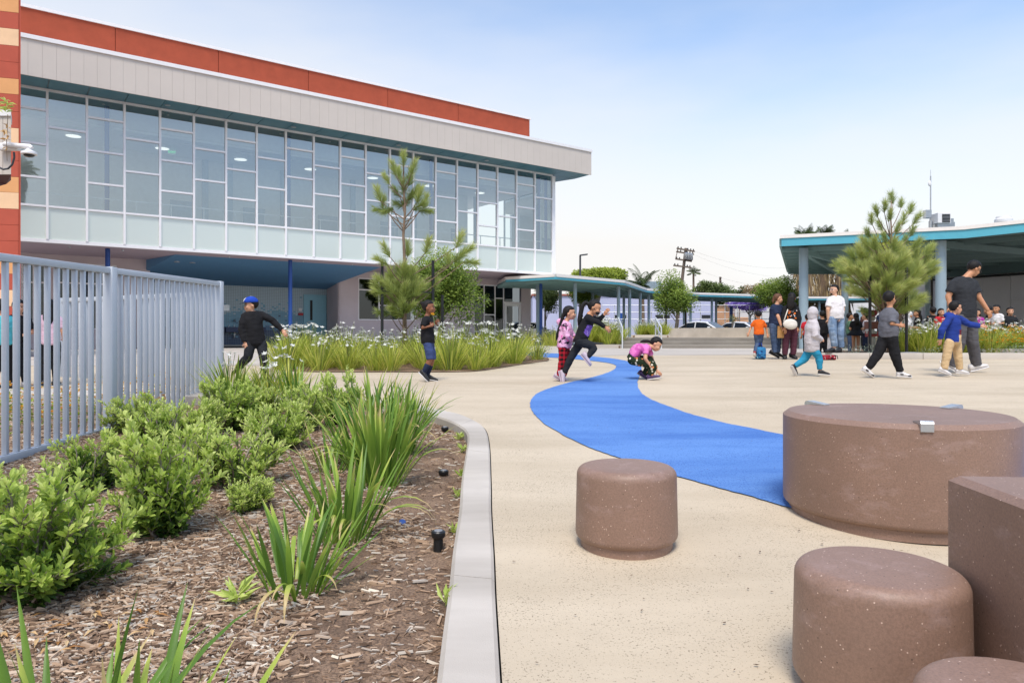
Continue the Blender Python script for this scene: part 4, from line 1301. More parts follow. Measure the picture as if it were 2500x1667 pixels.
# small weeds along the kerb
def weed(px, y, label, seed, n=14, h=0.09):
    global rng
    rng = random.Random(seed)
    x = (px - CX) / FPX * y; mb = MB()
    for i in range(n):
        a = rng.uniform(0, 6.28)
        leaf(mb, Vector((0, 0, 0.0)) + Vector((0, 0, rng.uniform(0, h * 0.5))), Vector((math.cos(a), math.sin(a), rng.uniform(0.3, 1.6))), rng.uniform(0.5, 1.1) * h, h * 0.2, rng.uniform(0.5, 0.95))
    me = mb.mesh('small_weed', 'shrub_leaf')
    o = link('small_weed', me, None); o.location = (x, y, bed_z(x, y) - 0.005)
    return tag(o, label, 'weed', 'weeds along the kerb')
weed(1086, 2.93, 'broad leaved weed by the kerb joint nearest the camera', 1, 12, 0.10)
weed(1112, 3.9, 'small weed by the kerb beside the tall sprinkler', 2, 16, 0.07)
weed(1118, 4.55, 'low weed against the kerb past the tall sprinkler', 3, 16, 0.07)
weed(1122, 5.1, 'bright weed half way along the kerb', 4, 18, 0.08)
weed(1128, 5.9, 'tufted weed against the kerb before the curve', 5, 22, 0.08)
weed(1122, 6.55, 'tufted weed in the bend of the kerb', 6, 22, 0.08)
weed(1080, 7.6, 'upright weed behind the farthest sprinkler head', 7, 14, 0.10)
weed(580, 2.95, 'serrated weed standing in the open mulch', 8, 20, 0.12)

# sprinkler heads
def sprinkler(px, py_top, y, h, label):
    x = (px - CX) / FPX * y
    z = bed_z(x, y)
    t = thing('sprinkler_head', label, 'sprinkler', (x, y, z - 0.03), group='sprinkler heads in the near bed')
    MB().lathe((0, 0, 0), [(0.026, 0), (0.024, h + 0.02), (0.030, h + 0.022), (0.034, h + 0.028)], 18).build('riser', 'black_plastic', t, smooth=30, local=True)
    MB().lathe((0, 0, 0), [(0.034, h + 0.028), (0.036, h + 0.032), (0.036, h + 0.052), (0.031, h + 0.058)], 18).build('cap', 'black_plastic', t, smooth=30, local=True)
    MB().lathe((0, 0, 0), [(0.022, h + 0.0585), (0.020, h + 0.061), (0.006, h + 0.061), (0.004, h + 0.064)], 16).build('nozzle', 'grey_plastic', t, smooth=30, local=True)
sprinkler(1070, 1282, 3.62, 0.075, 'tall black sprinkler head nearest the camera')
sprinkler(1083, 1120, 5.15, 0.012, 'black sprinkler head half way along the kerb')
sprinkler(1086, 1030, 6.9, 0.02, 'farthest black sprinkler head inside the kerb bend')
# bottle cap
x, y = (982 - CX) / FPX * 4.05, 4.05
plain('cap_blue', '#2f4f8f', 0.5)
o = MB().lathe((0, 0, 0), [(0.019, 0.0), (0.019, 0.01), (0.014, 0.013), (0.004, 0.013)], 14).build('bottle_cap', 'cap_blue', None, smooth=30)
o.location = (x, y, bed_z(x, y) + 0.008); o.rotation_euler = (0.5, 0.3, 0)
tag(o, 'dark blue plastic bottle cap lying on the soil by the strap leaves', 'bottle cap')
# ================================================================== the flowering bed before the building
mid_out = spline([onground(*q)[:2] for q in ((668, 901), (715, 906.5), (800, 909), (950, 909), (1100, 909), (1180, 905), (1250, 894), (1310, 885), (1340, 880), (1325, 872), (1250, 867), (1000, 865), (780, 867), (680, 882))], 5, True)
sheet('flower_bed', mid_out, 0.012, 'soil', kind='structure')

def lily_meshes(seed, n=110, h=0.62, flowers=9, tint=(0.1, 0.95), petal=True):
    global rng
    rng = random.Random(seed)
    lv, fl, sk = MB(), MB(), MB()
    for i in range(n):
        az = rng.uniform(0, 6.28); rr = 0.16 * math.sqrt(rng.random())
        L = h * rng.uniform(0.5, 1.2)
        pts = [p + Vector((rr * math.cos(az), rr * math.sin(az), 0)) for p in blade_pts(L, rng.uniform(0.05, 0.75), rng.uniform(0.2, 1.3), az, 4)]
        strip(lv, pts, 0.014, rng.uniform(*tint), az, 0.15)
    for i in range(flowers):
        az = rng.uniform(0, 6.28); L = h * rng.uniform(0.75, 1.28)
        pts = blade_pts(L, rng.uniform(0.02, 0.32), rng.uniform(0, 0.3), az, 4)
        sk.tube(pts, 0.0035, 4, cap=False)
        c = pts[-1]; ax = (pts[-1] - pts[-2]).normalized()
        tl = rng.uniform(0, 6.28); ax = (ax + Vector((math.cos(tl), math.sin(tl), 0.2)) * 0.6).normalized()
        if rng.random() < 0.78:
            x = ax.cross(Vector((0.2, 0.9, 0.3))).normalized(); y = ax.cross(x)
            for k in range(6):
                a = k * math.pi / 3 + rng.uniform(-.1, .1)
                d = x * math.cos(a) + y * math.sin(a)
                leaf(fl, c, d * 0.9 + ax * 0.5, rng.uniform(0.042, 0.055), 0.024, 0.5, nrm=ax, fold=0.05, droop=0.12)
        else:
            fl.ball(c, 0.008, 0.008, 0.024, 6, 4)
    fl.tint = []
    lv_ = lv.mesh('leaves', 'lily_leaf', 'all')
    return lv_, sk.mesh('flower_stalks', 'stem_green', 'all'), fl.mesh('flowers', 'white_petal')
LY = [lily_meshes(300 + i, 120, 0.60, 11 + i) for i in range(4)]
def lily(x, y, k, sc, label, group, z=None, rz=0.0, name='flowering_clump'):
    t = thing(name, label, 'plant', (x, y, (G(y) if z is None else z) - 0.01), rz, group, sc)
    link('leaves', LY[k][0], t, True); link('flower_stalks', LY[k][1], t, True); link('flowers', LY[k][2], t, True, kind='stuff')
    return t
r_ = random.Random(5)
ORD = ['first', 'second', 'third', 'fourth', 'fifth', 'sixth', 'seventh', 'eighth', 'ninth', 'tenth', 'eleventh', 'twelfth', 'thirteenth', 'fourteenth', 'fifteenth']
nfront = 0
yy = 12.75
while yy < 17.0:
    xx = -4.6 + r_.uniform(-.1, .1)
    while xx < 1.5:
        x, y = xx + r_.uniform(-.13, .13), yy + r_.uniform(-.12, .12)
        if inside((x, y - 0.12), mid_out) and inside((x, y + 0.15), mid_out):
            nfront = nfront + 1 if yy < 13.3 else nfront
            lily(x, y, r_.randrange(4), r_.uniform(0.8, 1.2), 'front row clump of the flowering bed, ' + ORD[min(14, nfront - 1)] + ' from the left' if yy < 12.8 else 'white flowered strap leaf clump deep in the bed before the building',
                 'front row of the flowering bed' if yy < 13.3 else 'inner rows of the flowering bed', rz=r_.uniform(0, 6.28))
        xx += 0.42 if yy < 13.3 else 0.58
    yy += 0.55

# generic leafy crowns
def leaf_cloud(seed, blobs, n_per, L, W, mat, tint_top=True, hang=0.0):
    """leaves spread through several uneven clumps: blobs (x, y, z, rx, ry, rz)"""
    global rng
    rng = random.Random(seed); mb = MB()
    zs = [b_[2] for b_ in blobs]; zl, zh = min(zs), max(zs) + 0.001
    for (bx_, by_, bz_, rx, ry, rz_) in blobs:
        n = int(n_per * (rx * ry * rz_) ** (2 / 3.0) / (0.3 ** 2))
        for i in range(n):
            v = Vector((rng.gauss(0, 1), rng.gauss(0, 1), rng.gauss(0, 1))).normalized()
            rad = rng.random() ** 0.42
            rough_ = 1 + 0.28 * mnoise.noise(v * 2.3 + Vector((bx_, by_, bz_)) * 1.7)
            p = Vector((bx_ + v.x * rx * rad * rough_, by_ + v.y * ry * rad * rough_, bz_ + v.z * rz_ * rad * rough_))
            d = (v * 0.7 + Vector((rng.uniform(-1, 1), rng.uniform(-1, 1), rng.uniform(-0.5, 0.7) - hang))).normalized()
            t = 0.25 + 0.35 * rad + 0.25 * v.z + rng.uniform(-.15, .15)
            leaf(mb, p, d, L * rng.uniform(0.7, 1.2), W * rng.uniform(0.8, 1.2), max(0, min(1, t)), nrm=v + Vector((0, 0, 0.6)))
    return mb.mesh('crown', mat)

def branches(mb, base, top, ends, r0, seed=1):
    """a tapered trunk with limbs to the given ends"""
    r_ = random.Random(seed)
    base, top = Vector(base), Vector(top)
    P_ = [base.lerp(top, t) + Vector((r_.uniform(-1, 1), r_.uniform(-1, 1), 0)) * r0 * 0.5 * (0 < t < 1) for t in (0, .25, .5, .75, 1)]
    mb.tube(P_, [r0 * 1.15, r0, r0 * 0.85, r0 * 0.65, r0 * 0.35], 8)
    for e in ends:
        e = Vector(e)
        t = max(0.3, min(0.95, ((e.z - base.z) / max(0.1, top.z - base.z)) - r_.uniform(0.15, 0.35)))
        q = base.lerp(top, t)
        m_ = q.lerp(e, 0.5) + Vector((0, 0, -0.04 * (e - q).length))
        mb.tube([q, m_, e], [r0 * 0.4, r0 * 0.25, r0 * 0.08], 5, cap=False)

def tree(name, label, base, H, crown, seed, mat, n_per=60, L=0.06, W=0.03, r0=0.05, trunk_top=None, group=None, nb=9, hang=0.0, bark='bark_grey'):
    """crown (cx, cy, cz, rx, ry, rz) relative to the base"""
    t = thing(name, label, 'tree', base, 0, group)
    r_ = random.Random(seed)
    cx_, cy_, cz_, rx, ry, rz_ = crown
    blobs = []
    for i in range(nb):
        a = r_.uniform(0, 6.28); e = r_.uniform(-0.8, 0.9); q = r_.uniform(0.35, 0.72)
        c_ = math.sqrt(1 - e * e)
        s_ = r_.uniform(0.34, 0.55)
        blobs.append((cx_ + rx * q * math.cos(a) * c_, cy_ + ry * q * math.sin(a) * c_, cz_ + rz_ * q * e, rx * s_, ry * s_, rz_ * s_))
    blobs.append((cx_, cy_, cz_, rx * 0.5, ry * 0.5, rz_ * 0.55))
    mb = MB(); branches(mb, (0, 0, -0.1), trunk_top or (cx_, cy_, cz_ + rz_ * 0.5), [b_[:3] for b_ in blobs], r0, seed)
    link('trunk', mb.mesh('trunk', bark, 'all'), t, True)
    link('crown', leaf_cloud(seed, blobs, n_per, L, W, mat, hang=hang), t, True)
    return t

def stake(x, y, z0, z1, label, group, w=0.05):
    o = MB().cbox((0, 0, 0), w, w, z1 - z0, 0.4).build('tree_stake', 'black_paint', None)
    o.location = (x, y, z0)
    return tag(o, label, 'stake', group)

# ---------------------------------------------------------------- pines
def tuft_mesh(seed, n=120, L=0.19, ax=0.26, w=0.0046):
    global rng
    rng = random.Random(seed); mb = MB()
    for i in range(n):
        t = rng.random(); a = rng.uniform(0, 6.28)
        p = Vector((0, 0, ax * t))
        sp = rng.uniform(0.35, 1.0) * (1 - 0.45 * t)
        d = Vector((math.cos(a) * sp, math.sin(a) * sp, 1.0 - 0.25 * sp)).normalized()
        q = p + d * L * rng.uniform(0.75, 1.1) + Vector((0, 0, -0.015))
        s_ = d.cross(Vector((rng.uniform(-1, 1), rng.uniform(-1, 1), 0.3))).normalized() * w
        b = len(mb.v)
        mb.v.extend([tuple(p - s_ * 0.5), tuple(p + s_ * 0.5), tuple((p + q) / 2 + s_ * 0.55), tuple(q), tuple((p + q) / 2 - s_ * 0.55)])
        mb.f.append(tuple(b + k for k in range(5))); mb.mi.append(0)
        mb.tint.extend([0.25 + 0.5 * t + rng.uniform(-.1, .1)] * 5)
    return mb
def pine(name, label, base, top, tufts, seed, r0, n_needle=270, L=0.21):
    """tufts: (x, y, z, size, dirx, diry, dirz, tint shift) in world coordinates"""
    t = thing(name, label, 'pine tree', base)
    protos = [tuft_mesh(seed + i, n_needle, L) for i in range(4)]
    r_ = random.Random(seed)
    nd, wd = MB(), MB()
    base, top = Vector(base), Vector(top)
    axis = [base.lerp(top, k / 8) + Vector((r_.uniform(-1, 1), r_.uniform(-1, 1), 0)) * r0 * 0.5 for k in range(9)]; axis[0] = base; axis[-1] = top
    wd.tube(axis, [r0 * (1 - 0.8 * k / 8) for k in range(9)], 8)
    for (x, y, z, s_, dx, dy, dz_, ts) in tufts:
        p = Vector((x, y, z)); d = Vector((dx, dy, dz_)).normalized()
        zz = max(base.z + 0.3, min(top.z - 0.1, z - 0.55 * math.hypot(x - base.x, y - base.y) - 0.2))
        q = base.lerp(top, (zz - base.z) / (top.z - base.z))
        st_ = p - d * 0.10 * s_
        wd.tube([q, q.lerp(st_, 0.55) + Vector((0, 0, -0.03)), st_, p + d * 0.2 * s_], [0.014, 0.011, 0.008, 0.004], 5, cap=False)
        M = rot_to(d); pr_ = r_.choice(protos); b = len(nd.v)
        spin = Quaternion((0, 0, 1), r_.uniform(0, 6.28))
        nd.v.extend(tuple(p - d * 0.13 * s_ + M @ (spin @ (Vector(v) * s_))) for v in pr_.v)
        nd.f.extend(tuple(b + i for i in f) for f in pr_.f); nd.mi.extend(pr_.mi)
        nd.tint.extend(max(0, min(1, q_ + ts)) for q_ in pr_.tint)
    link('trunk', wd.mesh('trunk', 'bark', 'all'), t); o = t.children[-1]; o.matrix_parent_inverse = t.matrix_basis.inverted()
    o = link('needles', nd.mesh('needles', 'pine_needle'), t); 
    return t
def tuft_list(spec, Y, seed, depth=0.5):
    """spec rows: px, py, size, dx, dz; spread in depth around the trunk"""
    r_ = random.Random(seed); out = []
    for (px, py, s_, dx, dz_, ts) in spec:
        dy = r_.uniform(-depth, depth)
        p = at(px, py, Y + dy)
        out.append((p.x, p.y, p.z, s_, dx, dy * 0.8, dz_, ts))
    return out
YP = 15.0
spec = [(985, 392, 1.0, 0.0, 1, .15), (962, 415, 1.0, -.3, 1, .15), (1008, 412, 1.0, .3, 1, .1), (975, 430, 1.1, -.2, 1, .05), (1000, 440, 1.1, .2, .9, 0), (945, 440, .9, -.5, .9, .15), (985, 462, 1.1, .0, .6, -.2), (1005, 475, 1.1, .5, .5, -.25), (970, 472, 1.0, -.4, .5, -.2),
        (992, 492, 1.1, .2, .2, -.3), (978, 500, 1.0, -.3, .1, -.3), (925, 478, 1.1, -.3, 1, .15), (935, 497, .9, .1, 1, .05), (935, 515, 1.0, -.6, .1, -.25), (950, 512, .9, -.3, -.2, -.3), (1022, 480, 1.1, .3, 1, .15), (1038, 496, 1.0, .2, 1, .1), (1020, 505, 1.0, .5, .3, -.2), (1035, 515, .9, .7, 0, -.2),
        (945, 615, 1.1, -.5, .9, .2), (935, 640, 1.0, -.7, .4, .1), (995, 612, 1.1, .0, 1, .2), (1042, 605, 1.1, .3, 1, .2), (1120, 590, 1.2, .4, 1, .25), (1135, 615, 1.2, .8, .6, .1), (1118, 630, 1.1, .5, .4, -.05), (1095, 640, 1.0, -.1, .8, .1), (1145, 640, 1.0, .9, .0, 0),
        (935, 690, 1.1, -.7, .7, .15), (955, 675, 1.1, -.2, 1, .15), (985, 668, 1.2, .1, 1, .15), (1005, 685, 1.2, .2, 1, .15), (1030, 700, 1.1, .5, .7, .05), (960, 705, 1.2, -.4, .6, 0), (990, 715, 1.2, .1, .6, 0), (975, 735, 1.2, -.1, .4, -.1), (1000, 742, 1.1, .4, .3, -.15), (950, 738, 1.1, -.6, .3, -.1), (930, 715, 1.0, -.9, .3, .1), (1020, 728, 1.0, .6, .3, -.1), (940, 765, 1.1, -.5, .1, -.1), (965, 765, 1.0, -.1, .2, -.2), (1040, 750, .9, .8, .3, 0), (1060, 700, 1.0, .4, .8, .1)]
r_ = random.Random(42)
for i in range(26):
    a = r_.uniform(0, 6.28); q = math.sqrt(r_.random())
    px, py = 978 + 52 * q * math.cos(a), 715 + 52 * q * math.sin(a)
    spec.append((px, py, r_.uniform(1.0, 1.25), (px - 985) / 60, 0.7 + (715 - py) / 90, r_.uniform(-.1, .15)))
b = gp(988, YP); tp = at(986, 385, YP)
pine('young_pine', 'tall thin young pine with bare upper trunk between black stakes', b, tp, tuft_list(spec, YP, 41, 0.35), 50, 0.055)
for px, y, ty, lab in ((933, 14.8, 640, 'black tree stake nearest the boy, left of the thin pine'), (1057, 15.1, 636, 'black tree stake right of the thin pine trunk'), (1080, 16.2, 720, 'short black stake behind the child in the black shirt')):
    stake((px - CX) / FPX * y, y, G(y), at(0, ty, y).z, lab, 'stakes of the thin pine')
o = MB().bar((0, 0, 0), at(1057, 714, 15.1) - at(937, 711, 14.8), 0.03, 0.03).build('stake_tie', 'black_paint', None)
o.location = at(937, 711, 14.8); tag(o, 'thin black crossbar tied between the stakes of the thin pine', 'crossbar')
# leafy tree behind it
y = 17.6; base = gp(1072, y)
cz = at(0, 700, y).z - base.z
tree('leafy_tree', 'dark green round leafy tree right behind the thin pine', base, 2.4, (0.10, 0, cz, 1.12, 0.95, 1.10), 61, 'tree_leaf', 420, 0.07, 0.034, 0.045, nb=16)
# clipped bush at the right end of the flowering bed
y = 15.9; base = gp(1307, y)
t = thing('round_bush', 'small dark round bush at the right tip of the flowering bed', 'bush', base)
link('foliage', leaf_cloud(71, [(0, 0, 0.28, 0.32, 0.35, 0.3), (-0.25, 0.1, 0.25, 0.25, 0.3, 0.24), (0.2, -0.05, 0.2, 0.22, 0.2, 0.2)], 110, 0.035, 0.018, 'tree_leaf_dark'), t, True)

# right pine in the far bed
YR = 18.2
spec = []
r_ = random.Random(77)
for (px, py) in ((2178, 488), (2160, 508), (2200, 500), (2222, 515), (2140, 520), (2236, 538), (2128, 540), (2172, 530), (2205, 540), (2150, 555), (2190, 562), (2225, 568), (2122, 575), (2160, 585), (2210, 590), (2135, 600), (2180, 605), (2235, 600)):
    spec.append((px, py, r_.uniform(0.95, 1.2), (px - 2175) / 90, 1.0, -.1 + r_.uniform(-.15, .1)))
# drooping tiers, each a lobe of shoots
for (lx, ly, rx_, ry_, n_) in ((2082, 650, 30, 40, 16), (2110, 690, 34, 32, 14), (2173, 655, 44, 46, 26), (2168, 705, 46, 36, 22), (2128, 735, 36, 30, 13), (2256, 645, 26, 36, 12), (2228, 688, 34, 34, 15), (2206, 738, 36, 28, 13), (2130, 625, 26, 40, 9)):
    for k in range(n_):
        a = r_.uniform(0, 6.28); q = math.sqrt(r_.random())
        px, py = lx + rx_ * q * math.cos(a), ly + ry_ * q * math.sin(a)
        spec.append((px, py, r_.uniform(0.95, 1.25), (px - 2172) / 110 + (px - lx) / 60, 0.8 + (ly - py) / 60, .14 + r_.uniform(-.22, .12)))
b = gp(2170, YR); tp = at(2176, 490, YR)
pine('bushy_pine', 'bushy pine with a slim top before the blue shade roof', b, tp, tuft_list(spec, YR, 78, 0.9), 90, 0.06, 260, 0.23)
for px, y, ty, lab in ((2124, 17.7, 645, 'black stake left of the bushy pine'), (2213, 17.6, 633, 'black stake right of the bushy pine')):
    stake((px - CX) / FPX * y, y, G(y), at(0, ty, y).z, lab, 'stakes of the bushy pine')
y = 21.5; base = gp(2190, y)
tree('leafy_tree', 'yellow green feathery tree showing around the bushy pine', base, 3, (0.05, 0, at(0, 636, y).z - base.z, 1.35, 0.9, 0.85), 65, 'tree_leaf_yellow', 170, 0.09, 0.026, 0.04, nb=11, hang=0.5)

# ================================================================== the far bed on the right
far_out = spline([q[:2] for q in (gp(2003, 17.05), gp(2120, 17.0), gp(2300, 17.0), gp(2560, 17.0), gp(2900, 17.0), gp(2700, 23.5), gp(2200, 23.5), gp(2040, 21), gp(1990, 18.4))], 4, True)
sheet('far_bed', far_out, 0.10, 'soil', kind='structure')
fk = thing('far_kerb', 'low pale concrete kerb along the far flower bed', 'kerb', gp(2250, 17))
ex = [Vector(((p - CX) / FPX * 17.0, 17.0, 0)) for p in (2003, 2120, 2250, 2380, 2510, 2640)]
for a, c in zip(ex[:-1], ex[1:]):
    mb = MB(); mb.bbox(Vector((a.x + 0.006, 16.93, G(17) - 0.1)), (c.x - a.x - 0.012, 0, 0), (0, 0.16, 0), (0, 0, 0.25), 0.012); mb.build('kerb_segment', 'kerb_concrete', fk, smooth=30)
a = ex[0]
mb = MB(); mb.bbox(Vector((a.x - 0.17, 16.93, G(17) - 0.1)), (0.17, 0, 0), (-0.0, 1.5, 0), (0, 0, 0.248), 0.012); mb.build('kerb_segment', 'kerb_concrete', fk, smooth=30)
r_ = random.Random(9)
for i in range(46):
    px = r_.uniform(2185, 2430) if i < 38 else r_.uniform(2430, 2540); y = (17.9 if i < 38 else 19.4) + (2.6 if i < 38 else 1.1) * r_.random()
    x = (px - CX) / FPX * y
    if 2230 < px < 2420 and False: continue
    lily(x, y, r_.randrange(4), r_.uniform(1.0, 1.3), 'tall white flowered strap leaf clump in the far right bed', 'white flowered clumps of the far bed', z=G(y) + 0.1, rz=r_.uniform(0, 6.28))
def mound(seed, R0, H, mat, fmat=None, nf=0, n_per=90, L=0.04, W=0.014):
    global rng
    m1 = leaf_cloud(seed, [(0, 0, H * .45, R0, R0, H * .55), (R0 * .4, -R0 * .2, H * .4, R0 * .6, R0 * .6, H * .45), (-R0 * .45, R0 * .1, H * .4, R0 * .55, R0 * .55, H * .4)], n_per, L, W, mat)
    if not fmat: return m1, None
    rng = random.Random(seed); mb = MB()
    for i in range(nf):
        v = Vector((rng.gauss(0, 1), rng.gauss(0, 1), abs(rng.gauss(0, 1)))).normalized()
        c = Vector((v.x * R0, v.y * R0, H * .45 + v.z * H * .58)); 
        for k in range(5):
            a = k * 1.256; leaf(mb, c, Vector((math.cos(a), math.sin(a), 0.4)) + v * 0.6, 0.022, 0.018, 0.5, nrm=v)
    mb.tint = []
    return m1, mb.mesh('blossoms', fmat)
SIL = [mound(400 + i, 0.28, 0.24, 'silver_leaf') for i in range(2)]
LAN = [mound(410 + i, 0.40, 0.48, 'tree_leaf_bright', 'yellow_petal', 70, 70, 0.05, 0.025) for i in range(2)]
def mound_at(lst, k, px, y, sc, label, cat, group, dz=0.09, name='low_shrub'):
    t = thing(name, label, cat, gp(px, y, dz), px * 0.7, group, sc)
    link('foliage', lst[k][0], t, True)
    if lst[k][1]: link('blossoms', lst[k][1], t, True, kind='stuff')
ORD = ['first', 'second', 'third', 'fourth', 'fifth', 'sixth', 'seventh', 'eighth', 'ninth', 'tenth', 'eleventh', 'twelfth', 'thirteenth', 'fourteenth', 'fifteenth']
SILX = [2080, 2110, 2135, 2055, 2255, 2290, 2400, 2480, 2510, 2445, 2385]; LANX = [2430, 2470, 2510, 2550, 2400, 2495, 2445]
for i, (px, y, sc) in enumerate([(2080, 17.5, 1.0), (2110, 17.6, 1.1), (2135, 17.45, .9), (2055, 17.6, .8), (2255, 17.6, .8), (2290, 17.5, 1.0), (2400, 17.4, .9), (2480, 17.35, 1.2), (2510, 17.5, 1.1), (2445, 17.5, .9), (2385, 17.7, .9)]):
    mound_at(SIL, i % 2, px, y, sc, 'silvery low mound by the far kerb, ' + ORD[sorted(SILX).index(px)] + ' from the left', 'shrub', 'silvery mounds of the far bed')
for i, (px, y, sc) in enumerate([(2430, 18.0, 1.3), (2470, 18.2, 1.4), (2510, 18.1, 1.4), (2550, 18.1, 1.4), (2400, 18.4, 1.2), (2495, 18.9, 1.4), (2445, 18.8, 1.3)]):
    mound_at(LAN, i % 2, px, y, sc, 'yellow flowering bush of the far bed, ' + ORD[sorted(LANX).index(px)] + ' from the left', 'bush', 'yellow flowering bushes of the far bed')
mb = MB(); mb.bbox(gp(2400, 18.0, 0.08), (3.2, -0.3, 0), (0.02, 0.22, 0), (0, 0, 0.14), 0.01)
tag(mb.build('bed_edging', 'kerb_concrete', None, smooth=30), 'short concrete edging strip below the yellow bushes', 'edging')
g = gp(2223, 17.55, 0.10)
o = MB().lathe((0, 0, 0), [(0.24, 0), (0.25, 0.02), (0.24, 0.045), (0.1, 0.055), (0.01, 0.055)], 24).build('valve_cover', 'grey_plastic', None, smooth=30)
o.location = g; o.scale = (1, 0.7, 1); tag(o, 'flat grey oval valve cover in the far bed', 'cover')
# yellow flowering bushes behind the near fence
LX = [(40, 7.0), (110, 7.6), (185, 7.3), (250, 8.2), (320, 8.0), (385, 8.9), (15, 8.2)]
for i, (px, y) in enumerate(LX):
    x = (px - CX) / FPX * y
    t = thing('low_shrub', 'yellow flowering bush behind the near fence, ' + ORD[sorted(q[0] for q in LX).index(px)] + ' from the left', 'bush', (x, y, bed_z(x, y) - 0.02), i, 'yellow bushes behind the fence', 0.85)
    link('foliage', LAN[i % 2][0], t, True); link('blossoms', LAN[i % 2][1], t, True, kind='stuff')
for i, (px, y) in enumerate(((556, 8.85), (660, 8.75), (705, 9.0))):
    x = (px - CX) / FPX * y
    lily(x, y, i, 0.95, 'white flowers rising by the running boy, ' + ORD[i] + ' from the fence', 'flowers by the running boy', z=bed_z(x, y), rz=i * 1.3)
# fire hose valve standing by the far bed
plain('valve_red', '#8f2f2c', 0.5, var=0.15); plain('valve_brown', '#7b4a3c', 0.6, var=0.2); plain('valve_grey', '#a9a496', 0.5)
y = 19.2
t = thing('water_valve', 'grey and red water valve with a red wheel beside the far bed', 'valve', gp(2128, y))
def vt(px, py): return at(px, py, y)
s_ = y / FPX
bx_ = vt(2128, 0).x
z = lambda py: vt(0, py).z
MB().lathe((bx_, y, z(838)), [(0.09, -0.4), (0.09, 0.25), (0.14, 0.26), (0.14, 0.32), (0.07, 0.34), (0.07, 0.5)], 18).build('pipe', 'valve_grey', t, smooth=40)
MB().cbox((bx_, y, z(822)), 0.26, 0.2, 0.14).build('red_box', 'valve_red', t)
MB().bbox((bx_ - 0.15, y - 0.12, z(803)), (0.30, 0, 0), (0, 0.24, 0), (0, 0, 0.20), 0.02).build('bonnet', 'valve_brown', t)
MB().lathe((bx_, y, z(784)), [(0.06, 0), (0.09, 0.05), (0.09, 0.12), (0.05, 0.16)], 16).build('neck', 'valve_grey', t, smooth=40)
mb = MB(); mb.tube([(bx_ - 0.02, y - 0.16, z(765)), (bx_ - 0.02, y + 0.02, z(765))], 0.09, 18); mb.build('hose_coupling', 'valve_red', t, smooth=40)
mb = MB(); mb.tube([(bx_ - 0.16, y, z(762)), (bx_ + 0.14, y, z(762))], 0.06, 14); mb.build('cross_pipe', 'valve_grey', t, smooth=40)
# ================================================================== steps, terrace and ramp wall
TZ = 0.93
ST = 30.0
def X(px, y): return (px - CX) / FPX * y
x0, x1 = X(1522, ST), X(2075, ST)
steps = thing('concrete_steps', 'wide flight of three grey concrete steps up to the terrace', 'steps', ((x0 + x1) / 2, ST, G(ST)))
for i in range(3):
    zz = G(ST) + 0.15 * i
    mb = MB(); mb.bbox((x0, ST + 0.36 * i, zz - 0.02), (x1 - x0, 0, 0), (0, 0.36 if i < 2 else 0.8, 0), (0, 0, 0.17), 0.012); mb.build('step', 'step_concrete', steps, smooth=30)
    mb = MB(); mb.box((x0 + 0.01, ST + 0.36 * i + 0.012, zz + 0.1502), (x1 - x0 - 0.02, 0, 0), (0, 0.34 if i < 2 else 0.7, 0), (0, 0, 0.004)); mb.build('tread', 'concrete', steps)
o = MB().prism([(x0, ST + 1.08), (60, ST + 1.08), (60, 39.5), (x0 + 1.2, 39.5)], 0.3, TZ).build('terrace', 'paving', None, kind='structure')
sheet('parking_lot', [(1.2, 41.5), (60, 41.5), (60, 70), (1.2, 70)], 0.006, 'asphalt', kind='structure')
# ramp wall
mb = MB()
a0 = Vector((X(1634, 34.0), 34.0, TZ)); a1 = Vector((X(1890, 36.5), 36.5, TZ))
mb.raw([a0, a1, a1 + Vector((0.05, 0.25, 0)), a0 + Vector((0.05, 0.25, 0)), a0 + Vector((0, 0, 0.44)), a1 + Vector((0, 0, 0.50)), a1 + Vector((0.05, 0.25, 0.50)), a0 + Vector((0.05, 0.25, 0.44))],
       [(3, 2, 1, 0), (4, 5, 6, 7), (0, 1, 5, 4), (1, 2, 6, 5), (2, 3, 7, 6), (3, 0, 4, 7)])
tag(mb.build('ramp_wall', 'kerb_concrete', None), 'long low pale concrete wall above the steps', 'wall')
# beds beside and above the steps
def kerbed_bed(name, label, pts, z0, z1, h=0.14):
    t = thing(name, label, 'planter', (pts[0][0], pts[0][1], z0))
    n = len(pts)
    for i in range(n):
        p, q = Vector((*pts[i], z0)), Vector((*pts[(i + 1) % n], z0))
        d = (q - p).normalized()
        mb = MB(); mb.bar(p + d * 0.081 + Vector((0, 0, h / 2)), q - d * 0.081 + Vector((0, 0, h / 2)), 0.16, h); mb.build('kerb_segment', 'kerb_concrete', t)
    mb = MB(); mb.prism(pts, z0 - 0.1, z1); mb.build('soil', 'soil', t)
kerbed_bed('kerbed_planter', 'concrete kerbed flower bed left of the steps', [(X(1425, 30.1), 30.1), (x0 - 0.12, 30.1), (x0 - 0.12, 33.0), (X(1425, 33), 33.0)], G(30), G(30) + 0.10, 0.16)
kerbed_bed('kerbed_planter', 'small kerbed flower bed at the top of the steps', [(X(1545, 32.6), 32.6), (X(1632, 32.6), 32.6), (X(1632, 34.6), 34.6), (X(1545, 34.6), 34.6)], TZ, TZ + 0.08, 0.12)
r_ = random.Random(19)
for i in range(30):
    px = r_.uniform(1435, 1512); y = r_.uniform(30.4, 32.7)
    lily(X(px, y), y, r_.randrange(4), r_.uniform(1.1, 1.5), 'white flowered clump in the bed left of the steps', 'flower clumps left of the steps', z=G(y) + 0.1 + (y - 30) * 0.12, rz=r_.uniform(0, 6))
